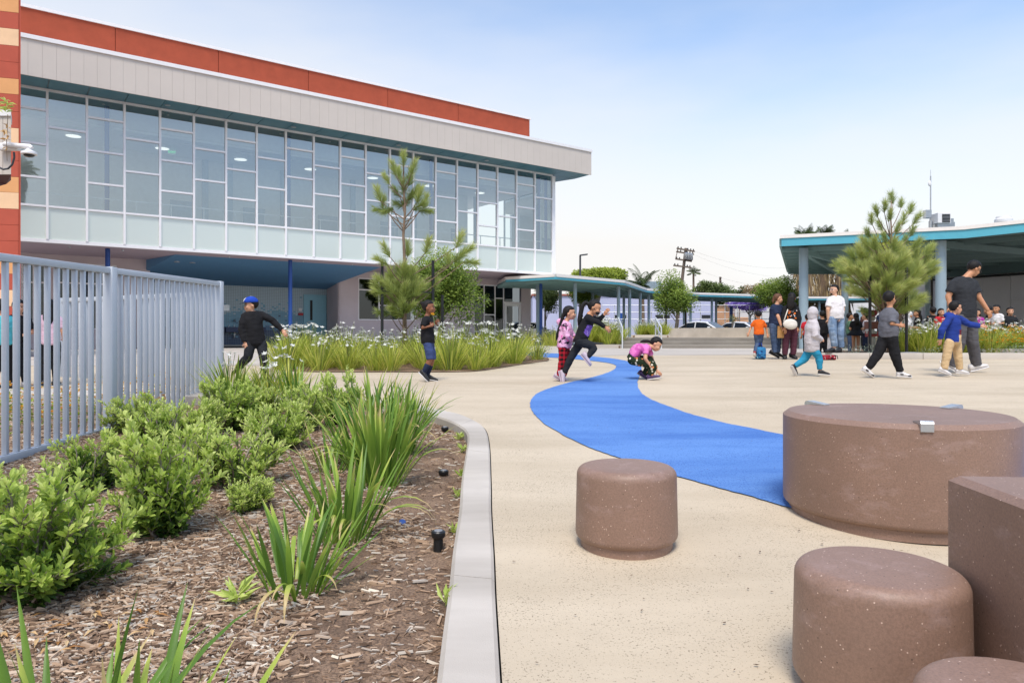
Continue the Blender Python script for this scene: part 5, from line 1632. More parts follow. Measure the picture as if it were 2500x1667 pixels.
for i in range(16):
    px = r_.uniform(1552, 1625); y = r_.uniform(32.8, 34.4)
    lily(X(px, y), y, r_.randrange(4), r_.uniform(0.9, 1.2), 'white flowered clump in the bed above the steps', 'flower clumps above the steps', z=TZ + 0.08, rz=r_.uniform(0, 6))
# handrails
for px, lab in ((1519, 'left galvanised handrail of the steps, by the flower bed'), (1614, 'middle galvanised handrail of the steps, behind the crouching girl'), (1954, 'galvanised handrail of the steps near the big column')):
    t = thing('handrail', lab, 'handrail', (X(px, 29.9), 29.9, G(ST)), group='handrails of the steps')
    xx = X(px, 29.9)
    lo = Vector((xx, 29.85, G(ST))); hi = Vector((xx + 0.06, 31.35, TZ)); ro = Vector((0, 0, 0.86)); rm = Vector((0, 0, 0.52))
    for p in (lo, hi):
        MB().tube([p, p + ro], 0.03, 8).build('rail_post', 'rail_metal', t, smooth=40)
    mid = lo.lerp(hi, 0.5)
    MB().tube([mid, mid + ro], 0.022, 8).build('rail_post', 'rail_metal', t, smooth=40)
    MB().tube([lo + ro, hi + ro], 0.034, 8).build('top_pipe', 'rail_metal', t, smooth=40)
    MB().tube([lo + rm, hi + rm], 0.03, 8).build('mid_pipe', 'rail_metal', t, smooth=40)

# ================================================================== covered walkway
plain('canopy_white', '#e4ded8', 0.6, var=0.03); plain('canopy_blue', '#54a9bd', 0.45, var=0.04); plain('canopy_under', '#7fa09f', 0.6, var=0.05)
plain('column_grey', '#8fa3ae', 0.45, var=0.04, vscale=2)
ZC_ = 3.85
fr_ = [Vector((X(1236, 38.0), 38.0, 0)), Vector((X(1356, 36.1), 36.1, 0)), Vector((X(1522, 40.2), 40.2, 0)), Vector((X(1577, 47.0), 47.0, 0)), Vector((X(1706, 51.7), 51.7, 0)), Vector((X(1854, 54), 54, 0)), Vector((X(1942, 57), 57, 0)), Vector((X(2110, 57), 57, 0)), Vector((X(2250, 54), 54, 0))]
off = [Vector((-0.6, 4.0, 0)), Vector((-2.4, 6.0, 0)), Vector((-2.6, 5.5, 0)), Vector((-2.0, 5.2, 0)), Vector((-1.4, 5, 0)), Vector((-0.6, 5, 0)), Vector((0, 5, 0)), Vector((0, 5, 0)), Vector((0, 5, 0))]
cw = thing('covered_walkway', 'low zigzag covered walkway with white roof and blue edge', 'walkway', (5, 42, 0.5))
for i in range(len(fr_) - 1):
    a, c = fr_[i], fr_[i + 1]; b_, d_ = a + off[i], c + off[i + 1]
    MB().prism([(p.x, p.y) for p in (a, c, d_, b_)], ZC_ + 0.02, ZC_ + 0.115).build('roof_deck', 'canopy_under', cw)
    dn = (c - a).normalized(); nn = Vector((dn.y, -dn.x, 0))
    MB().prism([(p.x, p.y) for p in (a + nn * 0.06, c + nn * 0.06, c, a)], ZC_, ZC_ + 0.12).build('fascia', 'canopy_blue', cw)
    MB().prism([(p.x, p.y) for p in (a + nn * 0.09, c + nn * 0.09, d_, b_)], ZC_ + 0.121, ZC_ + 0.27).build('roof_edge', 'canopy_white', cw)
    L = (c - a).length
    for k in range(1, 7):
        q = k / 7
        MB().bar(a.lerp(b_, q) + Vector((0, 0, ZC_ - 0.04)), c.lerp(d_, q) + Vector((0, 0, ZC_ - 0.04)), 0.07, 0.10).build('purlin', 'canopy_under', cw)
for px, y in ((1313, 39.4), (1404, 38.4), (1510, 41.0), (1537, 43.6), (1563, 46.5), (1584, 48.6), (1368, 43.2), (1447, 46.5), (1523, 49.5), (1670, 53), (1686, 52.2), (1738, 53.4), (1748, 56.5), (2000, 57.6)):
    MB().lathe((X(px, y), y, 0.4), [(0.095, 0), (0.095, ZC_ - 0.4 - 0.02)], 14).build('column', 'column_grey', cw, smooth=40)

# ================================================================== shade pavilion on the right
zA = 4.49
A = Vector((X(1908, 28), 28, zA)); Bp = Vector((X(2356, 25.66), 25.66, zA)); C_ = Bp + Vector((5.68, -2.34, 0.42)); D_ = Vector((X(1925, 39.4), 39.4, zA)); E_ = Vector((X(2049, 44), 44, zA)); F_ = E_ + Vector((14, 6, 0)); Gq = C_ + Vector((9, 22, 0))
pav = thing('shade_pavilion', 'large flat roofed shade pavilion with wide blue edge on grey columns', 'pavilion', (16, 30, 0.5))
def roofpoly(pts, dz0, dz1, name, mat):
    n = len(pts); vv = [p + Vector((0, 0, dz0)) for p in pts] + [p + Vector((0, 0, dz1)) for p in pts]
    MB().raw(vv, []) ; mb = MB()
    mb.raw(vv, [tuple(range(n))[::-1], tuple(range(n, 2 * n))] + [(k, (k + 1) % n, n + (k + 1) % n, n + k) for k in range(n)])
    mb.build(name, mat, pav)
plain('pavilion_under', '#52686a', 0.65, var=0.06)
Dm = D_.lerp(A, 0.0)
mid2 = Bp + (D_ - A) * 1.2
roofpoly([A, Bp, mid2, D_], 0.10, 0.24, 'roof_deck', 'pavilion_under')
roofpoly([Bp, C_, Gq, mid2], 0.10, 0.24, 'roof_deck', 'pavilion_under')
for a, c in ((A, Bp), (Bp, C_)):
    dn = (c - a); dn.z = 0; dn.normalize(); nn = Vector((dn.y, -dn.x, 0))
    roofpoly([a + nn * 0.08, c + nn * 0.08, c, a], 0.0, 0.30, 'fascia', 'canopy_blue')
    roofpoly([a + nn * 0.12 - dn * 0.05, c + nn * 0.12, c - nn * 0.3, a - nn * 0.3], 0.302, 0.43, 'roof_edge', 'canopy_white')
dn = (D_ - A).normalized(); nl = Vector((-dn.y, dn.x, 0))
roofpoly([A, D_, D_ + nl * 0.08, A + nl * 0.08], 0.0, 0.31, 'fascia', 'canopy_under')
dn = (mid2 - D_).normalized(); nl = Vector((-dn.y, dn.x, 0))
roofpoly([D_, mid2, mid2 + nl * 0.08, D_ + nl * 0.08], -0.1, 0.31, 'fascia', 'canopy_under')
for k in range(1, 10):                               # purlins run along the front edge
    q = k / 10
    p, e_ = A.lerp(D_, q), Bp.lerp(mid2, q)
    MB().bar(p + Vector((0, 0, 0.0)), e_ + Vector((0, 0, 0.0)), 0.12, 0.18).build('purlin', 'canopy_under', pav)
    p, e_ = Bp.lerp(mid2, q), C_.lerp(Gq, q)
    MB().bar(p + Vector((0, 0, 0.0)), e_ + Vector((0, 0, 0.0)), 0.12, 0.18).build('purlin', 'pavilion_under', pav)
for a, c in (((X(1962, 28.6), 28.6), (X(2063, 41), 41)), ((X(2297, 26.4), 26.4), (X(2297, 26.4) + 5.5, 40)), ((X(2297, 26.4), 26.4), (X(2297, 26.4) + 13, 33)), ((X(1962, 28.6), 28.6), (X(2297, 26.4) + 5.5, 40))):
    MB().bar(Vector((*a, zA - 0.12)), Vector((*c, zA - 0.12)), 0.16, 0.24).build('girder', 'pavilion_under' if a[0] > 14 else 'canopy_under', pav)
for (px, y, d) in ((1962, 28.6, 0.35), (2063, 41, 0.36), (2297, 26.4, 0.36), (2268, 36, 0.36), (2210, 43, 0.36)):
    MB().lathe((X(px, y), y, 0.4), [(d / 2, 0), (d / 2, zA - 0.4 - (0.001 if y < 30 else 0.02))], 28).build('column', 'column_grey', pav, smooth=40)
MB().tube([(X(2275, 35), 35, 0.4), (X(2275, 35), 35, zA)], 0.06, 10).build('downpipe', 'black_paint', pav, smooth=40)
# grey service building under and behind it
plain('grey_metal_wall', '#b3b1b3', 0.35, metal=0.1, var=0.05, vscale=0.5)
sb = thing('service_building', 'grey metal clad service building behind the shade pavilion', 'building', (24, 39, 0.4))
w0, w1 = Vector((X(2165, 43), 43, 0.4)), Vector((X(2700, 33.5), 33.5, 0.4))
u = (w1 - w0).normalized(); nb_ = Vector((-u.y, u.x, 0)); L = (w1 - w0).length
n = 8
for i in range(n):
    MB().box(w0 + u * (L * i / n + 0.006), u * (L / n - 0.012), nb_ * 5, (0, 0, 3.85)).build('wall_panel', 'grey_metal_wall', sb)
MB().box(w0 + Vector((0, 0, 3.86)) - nb_ * 0.05, u * L, nb_ * 5, (0, 0, 1.9)).build('upper_wall', 'pavilion_under', sb)
for px in (2470, 2210):
    k_ = (X(px, 1) * w0.y - w0.x) / (u.x - X(px, 1) * u.y)
    p = w0 + u * k_
    MB().box(p - nb_ * 0.02, u * 1.1, nb_ * 0.018, (0, 0, 2.45)).build('service_door', 'grey_metal_wall', sb)
    MB().box(p - nb_ * 0.05 + Vector((0, 0, 2.46)) - u * 0.06, u * 1.22, nb_ * 0.03, (0, 0, 0.06)).build('door_frame', 'grey_metal_wall', sb)
MB().tube([w0 - nb_ * 0.2 + Vector((0, 0, 3.75)), w1 - nb_ * 0.2 + Vector((0, 0, 3.75))], 0.06, 8).build('pipe', 'black_paint', sb, smooth=40)
# roof plant
yR = 38.0
def eq(px, py): return at(px, py, yR)
t = thing('radio_mast', 'thin pale radio mast standing on the pavilion roof', 'mast', (eq(2271, 0).x, yR, 5.0))
bx_ = eq(2272, 0).x
MB().tube([(bx_, yR, 5.0), (bx_, yR, eq(0, 540).z)], 0.10, 10).build('mast_base', 'steel', t, smooth=40)
MB().tube([(bx_, yR, eq(0, 540).z), (bx_, yR, eq(0, 430).z)], 0.035, 8).build('mast_pole', 'steel', t, smooth=40)
MB().tube([(bx_, yR, eq(0, 430).z), (bx_, yR, eq(0, 415).z)], 0.012, 6).build('whip', 'steel', t)
mb = MB(); mb.ball((bx_ - 0.05, yR, eq(0, 448).z), 0.09, 0.05, 0.16, 10, 8); mb.build('antenna_loop', 'white_metal', t, smooth='all')
MB().cbox((bx_ - 0.18, yR, eq(0, 533).z), 0.3, 0.3, 0.42).build('junction_box', 'steel', t)
t = thing('air_conditioner', 'pale boxy air conditioner with a fan grille on the pavilion roof', 'air conditioner', (eq(2295, 0).x, yR, 5.0))
bx_ = eq(2280, 0).x
MB().cbox((bx_ + 0.45, yR, eq(0, 549).z - 1.2), 0.9, 0.7, 1.3).build('stand', 'steel', t)
MB().bbox((bx_ - 0.05, yR - 0.45, eq(0, 548).z), (0.68, 0, 0), (0, 0.8, 0), (0, 0, 0.55), 0.02).build('housing', 'white_metal', t)
for j in range(6):
    MB().box((bx_ + 0.16, yR - 0.47, eq(0, 546).z + j * 0.075), (0.42, 0, 0), (0, 0.018, 0), (0, 0, 0.05)).build('grille_slat', 'black_paint', t)
MB().cbox((bx_ + 0.75, yR, eq(0, 549).z), 0.3, 0.5, 0.3).build('side_box', 'steel', t)
t = thing('roof_vent', 'round white vent on the right of the pavilion roof', 'vent', (eq(2445, 0).x, yR, 5.0))
MB().lathe((eq(2450, 0).x, yR, 5.0), [(0.35, 0), (0.35, eq(0, 545).z - 5.0), (0.42, eq(0, 543).z - 5), (0.42, eq(0, 536).z - 5), (0.36, eq(0, 534).z - 5), (0.34, eq(0, 529).z - 5), (0.05, eq(0, 528).z - 5)], 22).build('vent_drum', 'white_metal', t, smooth=35)

# ================================================================== trees and palms behind
y = 35.0; base = Vector((X(1651, y), y, TZ))
tree('street_tree', 'round light green young tree above the steps between black stakes', base, 3, (0.05, 0, at(0, 722, y).z - TZ, 1.28, 1.2, 1.25), 81, 'tree_leaf', 150, 0.11, 0.055, 0.06, nb=16)
for px, lab in ((1626, 'black stake left of the round young tree'), (1674, 'black stake right of the round young tree')):
    stake(X(px, 34.8), 34.8, TZ, at(0, 722, 34.8).z, lab, 'stakes of the round young tree', 0.07)
y = 36.5; base = Vector((X(1900, y), y, TZ))
tree('street_tree', 'dense green tree between the walkway and the pavilion', base, 3, (-0.05, 0, at(0, 722, y).z - TZ, 1.2, 1.1, 1.05), 82, 'tree_leaf', 190, 0.11, 0.06, 0.07, nb=15)
y = 46.0
tree('street_tree', 'dark tree behind the walkway beside the building corner', Vector((X(1332, y), y, 0.5)), 3, (0, 0, at(0, 728, y).z - 0.5, 1.0, 1.0, 1.25), 83, 'tree_leaf_dark', 200, 0.12, 0.06, 0.07, nb=10)
tree('street_tree', 'green tree behind the second walkway column', Vector((X(1420, 47), 47, 0.5)), 3, (0, 0, at(0, 722, 47).z - 0.5, 1.1, 1.0, 1.0), 84, 'tree_leaf', 170, 0.12, 0.06, 0.07, nb=10)
y = 64.0
tree('spreading_tree', 'wide bright green tree rising behind the walkway roof', Vector((X(1460, y), y, 0.5)), 6, (0, 0, at(0, 690, y).z - 0.5, 2.75, 2.2, 1.6), 85, 'tree_leaf_bright', 300, 0.2, 0.1, 0.2, nb=18)
tree('spreading_tree', 'reddish brown thin tree behind the far walkway roof', Vector((X(1845, y), y, 0.5)), 4, (0, 0, at(0, 714, y).z - 0.5, 1.5, 1.3, 1.0), 86, 'dry_frond', 60, 0.2, 0.1, 0.1, nb=9)
y = 80.0
tree('spreading_tree', 'dark olive trees grouped beyond the round young tree', Vector((X(1728, y), y, 0.5)), 4, (0, 0, at(0, 722, y).z - 0.5, 2.2, 1.6, 1.6), 87, 'tree_leaf_dark', 100, 0.3, 0.15, 0.15, nb=12)
tree('spreading_tree', 'small dark tree far behind the walkway', Vector((X(1805, y), y, 0.5)), 4, (0, 0, at(0, 722, y).z - 0.5, 1.1, 1.0, 0.9), 88, 'tree_leaf_dark', 80, 0.25, 0.12, 0.1, nb=7)
tree('slim_conifer', 'slim dark conifer far beyond the walkway', Vector((X(1718, 82), 82, 0.5)), 6, (0, 0, at(0, 705, 82).z - 0.5, 0.35, 0.35, 1.5), 89, 'tree_leaf_dark', 160, 0.22, 0.08, 0.1, nb=8)
tree('spreading_tree', 'purple flowering tree seen under the walkway roof', Vector((X(1830, 62), 62, 0.5)), 4, (0, 0, at(0, 742, 62).z - 0.5, 2.6, 1.5, 0.55), 90, 'purple_petal', 120, 0.16, 0.1, 0.12, nb=10)
tree('flowering_bush', 'small shrub in the parking strip beside the blue post', Vector((X(1788, 41), 41, 0.9)), 2, (0, 0, at(0, 778, 41).z - 0.9, 0.38, 0.35, 0.36), 93, 'tree_leaf_dark', 90, 0.08, 0.04, 0.03, nb=6)

def palm(name, label, base, z_head, n, L, seed, mat='tree_leaf_dark', skirt=0.0, r0=0.2, fan=False, group=None):
    global rng
    rng = random.Random(seed)
    t = thing(name, label, 'palm', base, 0, group)
    h = z_head - base.z
    MB().tube([(0, 0, -0.2), (0.03, 0, h * 0.5), (0, 0, h)], [r0 * 1.2, r0, r0 * 0.8], 9).build('trunk', 'bark', t, smooth=True, local=True)
    fr = MB()
    for i in range(n):
        az = rng.uniform(0, 6.28); el = rng.uniform(0.1, 1.5)
        pts = [p + Vector((0, 0, h)) for p in blade_pts(L * rng.uniform(0.8, 1.1), el, rng.uniform(0.7, 1.6), az, 6)]
        fr.tube(pts, [0.03, 0.025, 0.02, 0.016, 0.012, 0.008, 0.004], 4, cap=False); fr.tint.extend([0.5] * (28))
        for j in range(1 if not fan else 3, 7):
            for k in range(9):
                q = pts[j - 1].lerp(pts[j], k / 9); d = (pts[j] - pts[j - 1]).normalized()
                s_ = d.cross(Vector((0, 0, 1))).normalized()
                for sg in (-1, 1):
                    ll = L * (0.26 if not fan else 0.34) * math.sin(math.pi * (0.12 + 0.85 * (j - 1 + k / 9) / 6))
                    leaf(fr, q, d * 0.7 + s_ * sg + Vector((0, 0, -0.35)), ll, L * 0.022, rng.uniform(0.2, 0.8), nrm=Vector((0, 0, 1)))
    fr.build('fronds', mat, t, local=True)
    if skirt:
        sk = MB()
        for i in range(520):
            az = rng.uniform(0, 6.28); z = h - rng.random() ** 0.8 * skirt
            rr = r0 * 1.1 + 0.5 * (1 - (h - z) / skirt * 0.5) * rng.uniform(0.3, 1.0)
            leaf(sk, Vector((rr * math.cos(az), rr * math.sin(az), z)), Vector((math.cos(az) * 0.2, math.sin(az) * 0.2, -1)), rng.uniform(0.7, 1.3), 0.12, rng.uniform(0, 1), droop=0)
        sk.build('dry_skirt', 'dry_frond', t, local=True)
    return t
palm('feather_palm', 'feathery palm rising behind the walkway roof', Vector((X(1568, 66), 66, 0.5)), at(0, 700, 66).z, 18, 2.3, 101, 'tree_leaf_dark')
palm('fan_palm', 'tall fan palm beside the leaning power pole', Vector((X(1693, 95), 95, 0.5)), at(0, 668, 95).z, 30, 1.15, 102, 'tree_leaf_dark', fan=True, r0=0.16)
palm('fan_palm', 'small far fan palm left of the thin pole', Vector((X(1748, 130), 130, 0.5)), at(0, 702, 130).z, 24, 0.95, 103, 'tree_leaf_dark', fan=True, r0=0.14)
palm('feather_palm', 'low feathery palm far behind the walkway', Vector((X(1775, 85), 85, 0.5)), at(0, 718, 85).z, 12, 1.6, 104, 'tree_leaf')
for i, (px, y, z) in enumerate(((1968, 60, 588), (2008, 62, 586), (2052, 61, 600))):
    palm('fan_palm', ('fan palm with shaggy dry skirt, leftmost behind the pavilion', 'fan palm with shaggy dry skirt, middle one behind the pavilion', 'fan palm with shaggy dry skirt, rightmost behind the pavilion')[i], Vector((X(px, y), y, 0.5)), at(0, z, y).z, 34, 1.5, 110 + i, 'tree_leaf_dark', skirt=8.2, r0=0.45, fan=True)

# ================================================================== poles, lamp, cars, far buildings
plain('wood_pole', '#6a5d52', 0.9, var=0.2); plain('pole_dark', '#3b3d42', 0.5)
y = 50.0
t = thing('street_lamp', 'dark thin street lamp with one arm above the walkway', 'street lamp', (X(1415, y), y, 0.5))
px_ = X(1416.5, y)
MB().tube([(px_, y, 0.5), (px_, y, at(0, 624, y).z)], [0.1, 0.065], 10).build('lamp_post', 'pole_dark', t, smooth=40)
MB().bbox((px_ - 0.04, y - 0.1, at(0, 625, y).z), (0.56, 0, 0.07), (0, 0.2, 0), (0, 0, 0.09), 0.015).build('lamp_head', 'pole_dark', t)
y = 72.0
t = thing('power_pole', 'leaning wooden power pole with four crossarms and transformers', 'pole', (X(1656, y), y, 0.5))
b_, tp_ = at(1650, 813, y), at(1674.5, 606, y)
MB().tube([b_, tp_], [0.2, 0.14], 10).build('pole', 'wood_pole', t, smooth=40)
for (x1_, y1_, x2_, y2_) in ((1652, 606.6, 1696, 614), (1651, 614.5, 1694, 621), (1649, 632, 1689, 638), (1644, 648, 1687.5, 653.4)):
    MB().bar(at(x1_, y1_, y - 0.15), at(x2_, y2_, y - 0.15), 0.14, 0.14).build('crossarm', 'wood_pole', t)
    for q in (0.08, 0.25, 0.62, 0.78, 0.93):
        p = at(x1_ + (x2_ - x1_) * q, y1_ + (y2_ - y1_) * q, y - 0.15)
        MB().lathe(p + Vector((0, 0, 0.07)), [(0.05, 0), (0.07, 0.08), (0.04, 0.16)], 8).build('insulator', 'pole_dark', t, smooth=True)
for (px, py) in ((1675, 625), (1681, 626), (1687, 627)):
    p = at(px, py, y - 0.35); MB().lathe(p + Vector((0, 0, -0.35)), [(0.18, 0), (0.2, 0.03), (0.2, 0.62), (0.12, 0.7)], 12).build('transformer', 'steel', t, smooth=40)
for (xa, ya, xb, yb) in ((1656, 606, 1649, 632), (1692, 615, 1688, 637)):
    MB().bar(at(xa, ya, y - 0.3), at(xb, yb, y - 0.3), 0.06, 0.06).build('brace', 'wood_pole', t)
t = thing('power_pole', 'thin far power pole above the walkway roof', 'pole', (X(1758, 110), 110, 0.5))
MB().tube([(X(1758, 110), 110, 0.5), (X(1758.5, 110), 110, at(0, 676, 110).z)], 0.16, 8).build('pole', 'wood_pole', t, smooth=40)
for py in (678, 686, 695):
    MB().bar(at(1756, py, 109.8), at(1762, py, 109.8), 0.1, 0.1).build('crossarm', 'wood_pole', t)
t = thing('power_pole', 'dark power pole partly hidden by the big pavilion column', 'pole', (X(1950, 75), 75, 0.5))
MB().tube([(X(1950, 75), 75, 0.5), (X(1950, 75), 75, at(0, 660, 75).z)], 0.17, 8).build('pole', 'wood_pole', t, smooth=40)
for py in (672, 689, 708):
    MB().bar(at(1930, py, 74.8), at(1956, py - 0.5, 74.8), 0.12, 0.12).build('crossarm', 'wood_pole', t)
for i, (a, c) in enumerate((((1696, 614, 72), (2000, 640, 95)), ((1694, 622, 72), (2000, 668, 95)), ((1687, 653, 72), (2000, 690, 95)))):
    p, q = at(*a), at(*c)
    pts = [p.lerp(q, k / 10) - Vector((0, 0, 1.2 * 4 * (k / 10) * (1 - k / 10))) for k in range(11)]
    tag(MB().tube(pts, 0.005, 4).build('power_line', 'pole_dark', None), ('topmost', 'middle', 'lowest')[i] + ' power line strung from the leaning pole', 'wire', 'power lines')

plain('far_lavender', '#aeb3d0', 0.8, var=0.04, vscale=0.3); plain('far_white', '#d2d0cf', 0.8, var=0.05, vscale=0.3); plain('far_red', '#9a5a50', 0.8); plain('dirt_bank', '#a07a5c', 0.95, var=0.2, vscale=0.6)
y = 76.0
t = thing('far_hall', 'long pale lavender hall with a thin red roof edge beyond the walkway', 'building', (X(1580, y), y, 0.45))
MB().box((X(1300, y), y, 0.45), (X(1745, y) - X(1300, y), 0, 0), (0, 8, 0), (0, 0, at(0, 722, y).z - 0.45)).build('wall', 'far_lavender', t)
MB().box((X(1300, y) - 0.1, y - 0.15, at(0, 722, y).z), (X(1745, y) - X(1300, y) + 0.2, 0, 0), (0, 8.3, 0), (0, 0, 0.18)).build('roof_edge', 'far_red', t)
for px0, px1 in ((1500, 1530), (1600, 1635), (1713, 1734)):
    MB().box((X(px0, y), y - 0.05, at(0, 777, y).z), (X(px1, y) - X(px0, y), 0, 0), (0, 0.04, 0), (0, 0, 0.35)).build('window', 'dark_room', t)
MB().box((X(1508, y), y - 0.06, 0.6), (0.6, 0, 0), (0, 0.05, 0), (0, 0, 2.8)).build('door', 'column_blue', t)
mb = MB(); nn_ = 40
sx0, sx1 = X(1540, y), X(1620, y)
for k in range(nn_):
    MB().box((sx0 + (sx1 - sx0) * k / nn_, y + 1.0 + 0.06 * (k % 2), at(0, 722, y).z + 0.2), ((sx1 - sx0) / nn_ * 0.96, 0, 0), (0, 0.1, 0), (0, 0, at(0, 690, y).z - at(0, 722, y).z)).build('screen_rib', 'column_grey', t)
y = 84.0
t = thing('far_building', 'low white building behind the parked cars', 'building', (X(1880, y), y, 0.45))
MB().box((X(1795, y), y, 0.45), (X(2240, y) - X(1795, y), 0, 0), (0, 8, 0), (0, 0, at(0, 738, y).z - 0.45)).build('wall', 'far_white', t)
for px in (1990, 2040, 2090):
    MB().box((X(px, y), y - 0.05, at(0, 790, y).z), (1.4, 0, 0), (0, 0.04, 0), (0, 0, 1.6)).build('window', 'column_grey', t)
mb = MB(); mb.raw([(X(1740, 80), 80, 0.45), (X(1830, 80), 80, 0.45), (X(1825, 86), 86, at(0, 748, 86).z), (X(1745, 86), 86, at(0, 744, 86).z), (X(1790, 92), 92, at(0, 740, 92).z)], [(0, 1, 2, 3), (3, 2, 4)])
mb.build('dirt_slope', 'dirt_bank', None, kind='structure')
tree('flowering_bush', 'dark red flowering bush on the far slope', Vector((X(1845, 78), 78, 0.5)), 3, (0, 0, at(0, 752, 78).z - 0.5, 1.6, 1.0, 0.5), 91, 'dry_leaf' if False else 'purple_petal', 60, 0.16, 0.1, 0.08, nb=7)
o = MB().lathe((0, 0, 0), [(0.14, 0), (0.14, 2.9)], 14).build('blue_post', 'column_blue', None, smooth=40); o.location = (X(1785, 58), 58, 0.5)
tag(o, 'dark blue round post standing beyond the parked cars', 'post')
# chain link fence along the parking
t = thing('parking_fence', 'thin grey pipe fence along the parking behind the cars', 'fence', (X(1700, 56), 56, 0.5))
y = 60.5
for px in range(1470, 1900, 30):
    MB().tube([(X(px, y), y, 0.45), (X(px, y), y, at(0, 745, y).z)], 0.035, 6).build('post', 'rail_metal', t)
for py in (745, 762, 779):
    MB().tube([at(1470, py, y - 0.06), at(1880, py, y - 0.06)], 0.028, 6).build('rail', 'rail_metal', t)

# parked cars
plain('car_white', '#e2e3e4', 0.25, var=0.01); plain('car_grey', '#4c5055', 0.3, var=0.02); plain('tyre', '#1a1a1b', 0.9); plain('car_glass', '#20262b', 0.12); plain('head_light', '#cfd6da', 0.2); plain('car_red', '#8f1f1f', 0.3)
def car(label, loc, rz, paint):
    t = thing('parked_car', label, 'car', loc, rz, 'cars in the parking lot')
    prof = [(-2.25, 0.38), (-2.28, 0.62), (-2.15, 0.88), (-1.45, 0.96), (-0.75, 1.38), (-0.1, 1.46), (0.55, 1.40), (1.25, 1.00), (2.0, 0.84), (2.25, 0.66), (2.27, 0.40), (2.1, 0.26), (-2.1, 0.26)]
    bm = bmesh.new()
    secs = []
    for yv, sh, top in ((-0.86, 0.97, 0.0), (-0.80, 1.0, 0.55), (0.80, 1.0, 0.55), (0.86, 0.97, 0.0)):
        row = []
        for (x, z) in prof:
            zz = z; yy_ = yv
            if z > 0.97: yy_ = math.copysign(abs(yv) - (z - 0.96) * 0.42, yv)
            row.append(bm.verts.new((x * sh, yy_, zz if top else min(zz, 1.43) * 0.99)))
        secs.append(row)
    for a, c in zip(secs[:-1], secs[1:]):
        for k in range(len(prof)):
            q = (k + 1) % len(prof); bm.faces.new((a[k], a[q], c[q], c[k]))
    bm.faces.new(secs[0][::-1]); bm.faces.new(secs[-1])
    bmesh.ops.recalc_face_normals(bm, faces=bm.faces[:])
    mb = MB(); mb.from_bm(bm); bm.free(); mb.build('body', paint, t, smooth=50, local=True)
    for sg in (-1, 1):
        yv = sg * 0.79
        def sd(x, z): return (x, sg * (0.868 - max(0, z - 0.96) * 0.42), z)
        for pts in (((-1.3, 1.0), (-0.72, 1.33), (-0.2, 1.38), (-0.2, 1.0)), ((-0.12, 1.0), (-0.12, 1.39), (0.5, 1.34), (1.05, 1.02))):
            mb = MB(); q = [sd(*p) for p in pts]; mb.poly(q if sg < 0 else q[::-1]); mb.poly((q if sg < 0 else q[::-1])[::-1]); mb.build('side_window', 'car_glass', t, local=True)
        for x in (-1.4, 1.38):
            wheel = MB().tube([(x, sg * 0.66, 0.32), (x, sg * 0.87, 0.32)], 0.32, 20).build('wheel', 'tyre', t, smooth=40, local=True)
            MB().tube([(x, sg * 0.865, 0.32), (x, sg * 0.878, 0.32)], 0.2, 14).build('rim', 'steel', wheel, smooth=40, local=True)
        MB().bbox((2.05, sg * 0.62 - 0.16, 0.60), (0.19, 0, 0), (0, 0.32, 0), (0, 0, 0.14), 0.03).build('headlight', 'head_light', t, local=True)
        MB().bbox((-2.26, sg * 0.62 - 0.16, 0.68), (0.12, 0, 0), (0, 0.32, 0), (0, 0, 0.16), 0.03).build('tail_light', 'car_red', t, local=True)
        MB().bbox((0.75, sg * 0.95 - 0.09, 0.98), (0.14, 0, 0), (0, 0.18, 0), (0, 0, 0.12), 0.02).build('mirror', paint, t, local=True)
    for pts in (((1.22, 1.03), (0.58, 1.405)), ((-1.42, 0.985), (-0.78, 1.385))):
        (xa, za), (xb, zb) = pts; f = 1 if xa > 0 else -1
        mb = MB(); q = [(xa + 0.01 * f, -0.72, za), (xa + 0.01 * f, 0.72, za), (xb + 0.02 * f, 0.58, zb), (xb + 0.02 * f, -0.58, zb)]
        mb.poly(q if f > 0 else q[::-1]); mb.build('windscreen', 'car_glass', t, local=True)
    return t
car('white sedan parked beyond the walkway, left of the first columns', (X(1278, 47), 47, 0.485), R(20), 'car_white')
car('white car behind the first white sedan, mostly hidden by the building', (X(1282, 55), 55, 0.485), R(15), 'car_white')
car('white sedan parked left of the thick walkway column', (X(1715, 46), 46, 0.485), R(-38), 'car_white')
car('second white sedan parked right of the thick walkway column', (X(1810, 47.5), 47.5, 0.485), R(-42), 'car_white')
car('dark grey car parked behind the boy in orange', (X(1890, 48.5), 48.5, 0.485), R(-42), 'car_grey')
for i, (px, y) in enumerate(((1735, 39.2), (1775, 39.0), (1830, 39.3))):
    mound_at(LAN[:1], 0, px, y, 1.0, 'round green bush at the parking edge, ' + ('left', 'middle', 'right')[i] + ' of three', 'bush', 'bushes at the parking edge', dz=0.5, name='round_bush')
# shrubs between the walkway columns
for i, (px, y) in enumerate(((1352, 36.5), (1338, 38), (1368, 38.2), (1296, 37.5))):
    lily(X(px, y), y, i % 4, 1.5, 'dark grassy clump by the first walkway columns, ' + ('third', 'second', 'fourth', 'first')[i] + ' from the left', 'grassy clumps by the walkway', z=0.48, rz=i)

